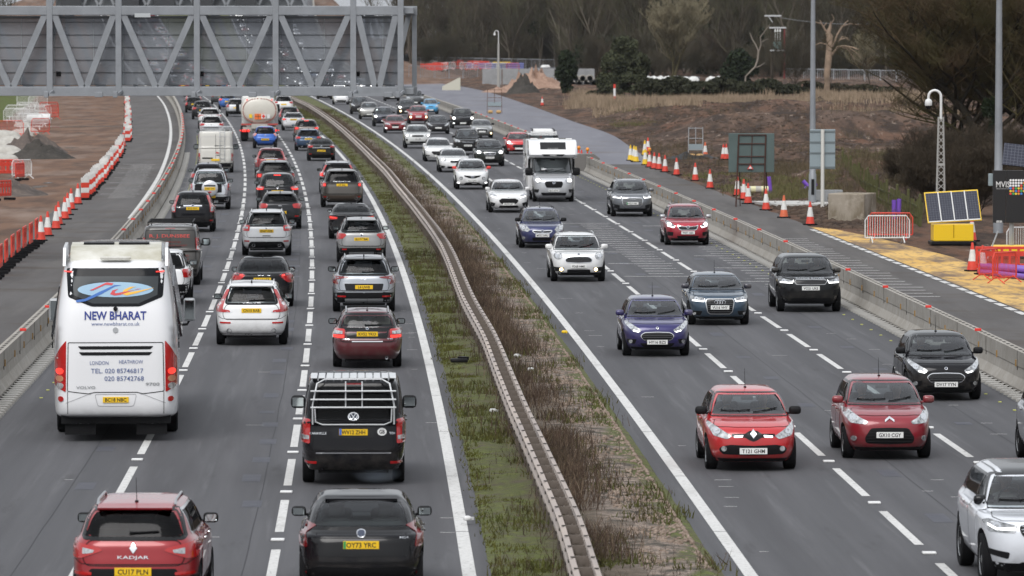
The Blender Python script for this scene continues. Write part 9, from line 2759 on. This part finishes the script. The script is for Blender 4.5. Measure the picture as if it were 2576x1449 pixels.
tr, tw = branch_tree(31, 7.5, .55, 3, (9, 8, 8), .4, .006, .05, (.6, .6, .6), .18, 5, .016)
p = gp(2000, 225); tree_thing('shrub', 'leafless brown shrub left of the lamp column by the wood', (p.x, p.y, 0), tr, tw, M_BARK, M_TWIG, cat='bush')
p = gp(1500, 205); tree_thing('shrub', 'leafless brown shrub behind the stacked pipes', (p.x, p.y, 0), tr, tw, M_BARK, M_TWIG, 1.5, cat='bush')

# dead bleached tree traced from the photograph, with depth of its own
def limbs(name, label, x, y, lines, mt, seed):
 p = gp(x, y); s_ = FPX / p.y; r_ = random.Random(seed)
 mb = MB();
 t_ = tag(empty(name, (p.x, p.y, 0)), label, 'tree')
 for i, (dy, pts) in enumerate(lines):
  q = []; rad = []
  for k, (a, b_, w_) in enumerate(pts):
   q.append(((a - x) / s_, dy * k * .35 + r_.uniform(-.04, .04), (y - b_) / s_)); rad.append(w_ * .4 / s_)
  mb.tube(q, rad, 7)
  if i == 0: mb.obj('trunk', mt, t_, smooth=70); mb = MB()
 mb.obj('branches', mt, t_, smooth=70)
 return t_
limbs('dead_tree', 'tall bleached dead tree with broken crooked branches', 2083, 240, [
 (0, [(2083, 243, 11), (2082, 215, 16), (2080, 190, 21), (2084, 150, 22), (2086, 120, 20), (2087, 92, 22), (2083, 82, 17), (2088, 70, 11), (2090, 55, 6)]),
 (.6, [(2092, 118, 8), (2100, 104, 7), (2106, 88, 6), (2112, 78, 6), (2120, 66, 5), (2140, 60, 4.5), (2165, 63, 3), (2188, 66, 2)]), (.3, [(2120, 66, 4), (2128, 56, 3), (2134, 52, 2)]),
 (-.8, [(2092, 138, 9), (2108, 118, 8), (2124, 116, 6), (2146, 120, 5), (2160, 126, 3)]), (.5, [(2124, 116, 5), (2138, 132, 4), (2150, 152, 2.5)]), (-.4, [(2130, 118, 4), (2150, 130, 3), (2166, 146, 1.8)]), (.4, [(2110, 118, 4), (2135, 124, 3), (2150, 138, 2)]),
 (-.5, [(2084, 86, 8), (2074, 74, 6), (2068, 64, 5), (2062, 52, 3)]), (.4, [(2076, 78, 5), (2072, 66, 4), (2080, 58, 3)]), (-.3, [(2066, 60, 4), (2050, 56, 3), (2044, 44, 2)]), (.3, [(2090, 62, 4), (2098, 48, 2.5), (2092, 36, 1.6)]),
 (.5, [(2078, 112, 4), (2064, 108, 3), (2050, 114, 1.8)]), (-.4, [(2112, 100, 4), (2126, 96, 3), (2136, 102, 2)]), (.6, [(2108, 108, 4), (2118, 92, 3), (2134, 96, 2)]), (.3, [(2080, 200, 9), (2074, 225, 6), (2068, 236, 4)])], M_BARK_DEAD, 1)
limbs('dead_branch', 'bleached forked dead branch sticking up from the ivy bush', 1876, 238, [
 (0, [(1872, 238, 5), (1876, 192, 5), (1890, 178, 6), (1900, 168, 6), (1906, 150, 6), (1908, 128, 6)]), (.5, [(1908, 130, 5), (1902, 115, 4), (1892, 98, 3), (1886, 82, 2)]), (-.5, [(1908, 132, 5), (1914, 112, 4), (1912, 94, 4), (1922, 80, 3), (1936, 62, 2)]), (.3, [(1916, 106, 3), (1926, 100, 2), (1934, 98, 1.4)]), (.4, [(1896, 172, 4), (1912, 166, 3), (1924, 158, 2)])], mat('grey_dead_wood', (.22, .19, .16), .9), 2)
limbs('dead_branch', 'small bleached snag left of the lamp column', 1985, 262, [(0, [(1985, 264, 3), (1990, 252, 3.5), (2004, 244, 3), (2020, 232, 2)]), (.3, [(2004, 244, 3), (2016, 238, 2.4), (2026, 236, 1.6)])], M_BARK_DEAD, 3)
limbs('dead_branch', 'crooked bleached snag in the tan grass near the small tree', 2240, 268, [(0, [(2236, 268, 3), (2230, 248, 3), (2222, 238, 3), (2224, 222, 2)])], M_BARK_DEAD, 4)
limbs('dead_branch', 'leaning bleached snag in the tan grass beyond the earthworks', 2155, 275, [(0, [(2150, 276, 5), (2160, 262, 4), (2168, 244, 3), (2172, 236, 2)]), (.2, [(2150, 276, 4), (2180, 272, 3), (2192, 268, 2)])], M_BARK_DEAD, 5)
heap('root_plate', 2066, 268, 1.6, 1.4, 1.0, mat('dark_root', (.06, .045, .035), .95), 'dark upturned root stump behind the lamp column', 'stump', 12)

# --- big twiggy tree on the right and its neighbours
p = gp(2500, 440)
tr, tw = branch_tree(17, 15, .66, 5, (18, 9, 7, 6, 4), .25, .018, .10, (.72, .55, .52, .55, .6), .15, 2, .010)
tree_thing('big_tree', 'big dense leafless tree with reddish twigs behind the notice trailer', (p.x, p.y, 0), tr, tw, mat('dark_bark', (.040, .034, .026), .95, noise_=(1, .4, None)), M_TWIG_R)
p = gp(2385, 420)
tr, tw = branch_tree(23, 13, .68, 5, (17, 9, 7, 6, 4), .22, .016, .06, (.75, .55, .52, .55, .6), .16, 2, .010)
tree_thing('big_tree', 'twiggy olive brown tree leaning over the earthworks, left of the big dense one', (p.x, p.y, 0), tr, tw, MATS['dark_bark'], mat('olive_red_twigs', (.060, .046, .026), .95, noise_=(.3, .5, (.048, .034, .024))))
p = gp(2600, 425)
tr, tw = branch_tree(29, 14.5, .66, 5, (17, 9, 7, 6, 4), .22, .018, .08, (.72, .55, .52, .55, .6), .15, 2, .010)
tree_thing('big_tree', 'twiggy tree at the right edge behind the notice trailer', (p.x, p.y, 0), tr, tw, MATS['dark_bark'], M_TWIG_R, 2.0)
leafy('ivy_bush', 'ivy on the trunk of the big dense tree', 2500, 440, [(2496, 300, 14, 60, -.4), (2510, 360, 18, 50, -.4), (2480, 270, 12, 26, -.4), (2500, 420, 24, 24, -.5)], 5000, .13, M_IVY, 'ivy', seed=9)
tr, tw = branch_tree(37, 3.2, .6, 4, (10, 9, 8, 5), .3, .008, .02, (.75, .6, .6, .6), .2, 6, .007)
for x, y, s_, a, l in ((2420, 520, 1.0, 0, 'tangled leafless shrub behind the solar trailer'), (2370, 505, 1.0, 1.2, 'tangled leafless shrub at the lattice mast foot'), (2460, 545, .9, 2.4, 'tangled leafless shrub between solar trailer and notice trailer'), (2330, 520, .8, 3.3, 'tangled leafless shrub at the end of the paling fence'), (2555, 520, 1.1, 4, 'tangled leafless shrub behind the right edge trailer'), (2280, 495, .7, 5, 'tangled leafless shrub above the paling fence')):
 p = gp(x, y)
 if s_ == 1.0 and a == 0: sh0 = tree_thing('shrub', l, (p.x, p.y, 0), tr, tw, MATS['dark_bark'], mat('shrub_twigs', (.085, .067, .048), .95, noise_=(.4, .4, None)), cat='bush')
 else: dup(sh0, (p.x, p.y, 0), a, s_, label=l, cat='bush')

# thin winter air over the whole place
mb = MB(); mb.box((0, 2700, 44), (5200, 5800, 92))
m = bpy.data.materials.new('haze_air'); m.use_nodes = True; t = m.node_tree
for n_ in list(t.nodes): t.nodes.remove(n_)
o_ = t.nodes.new('ShaderNodeOutputMaterial'); pv = t.nodes.new('ShaderNodeVolumePrincipled')
pv.inputs['Color'].default_value = (.86, .90, .96, 1); pv.inputs['Density'].default_value = .000022; pv.inputs['Anisotropy'].default_value = .2
t.links.new(pv.outputs[0], o_.inputs['Volume'])
tag(mb.obj('haze', m), kind='stuff')
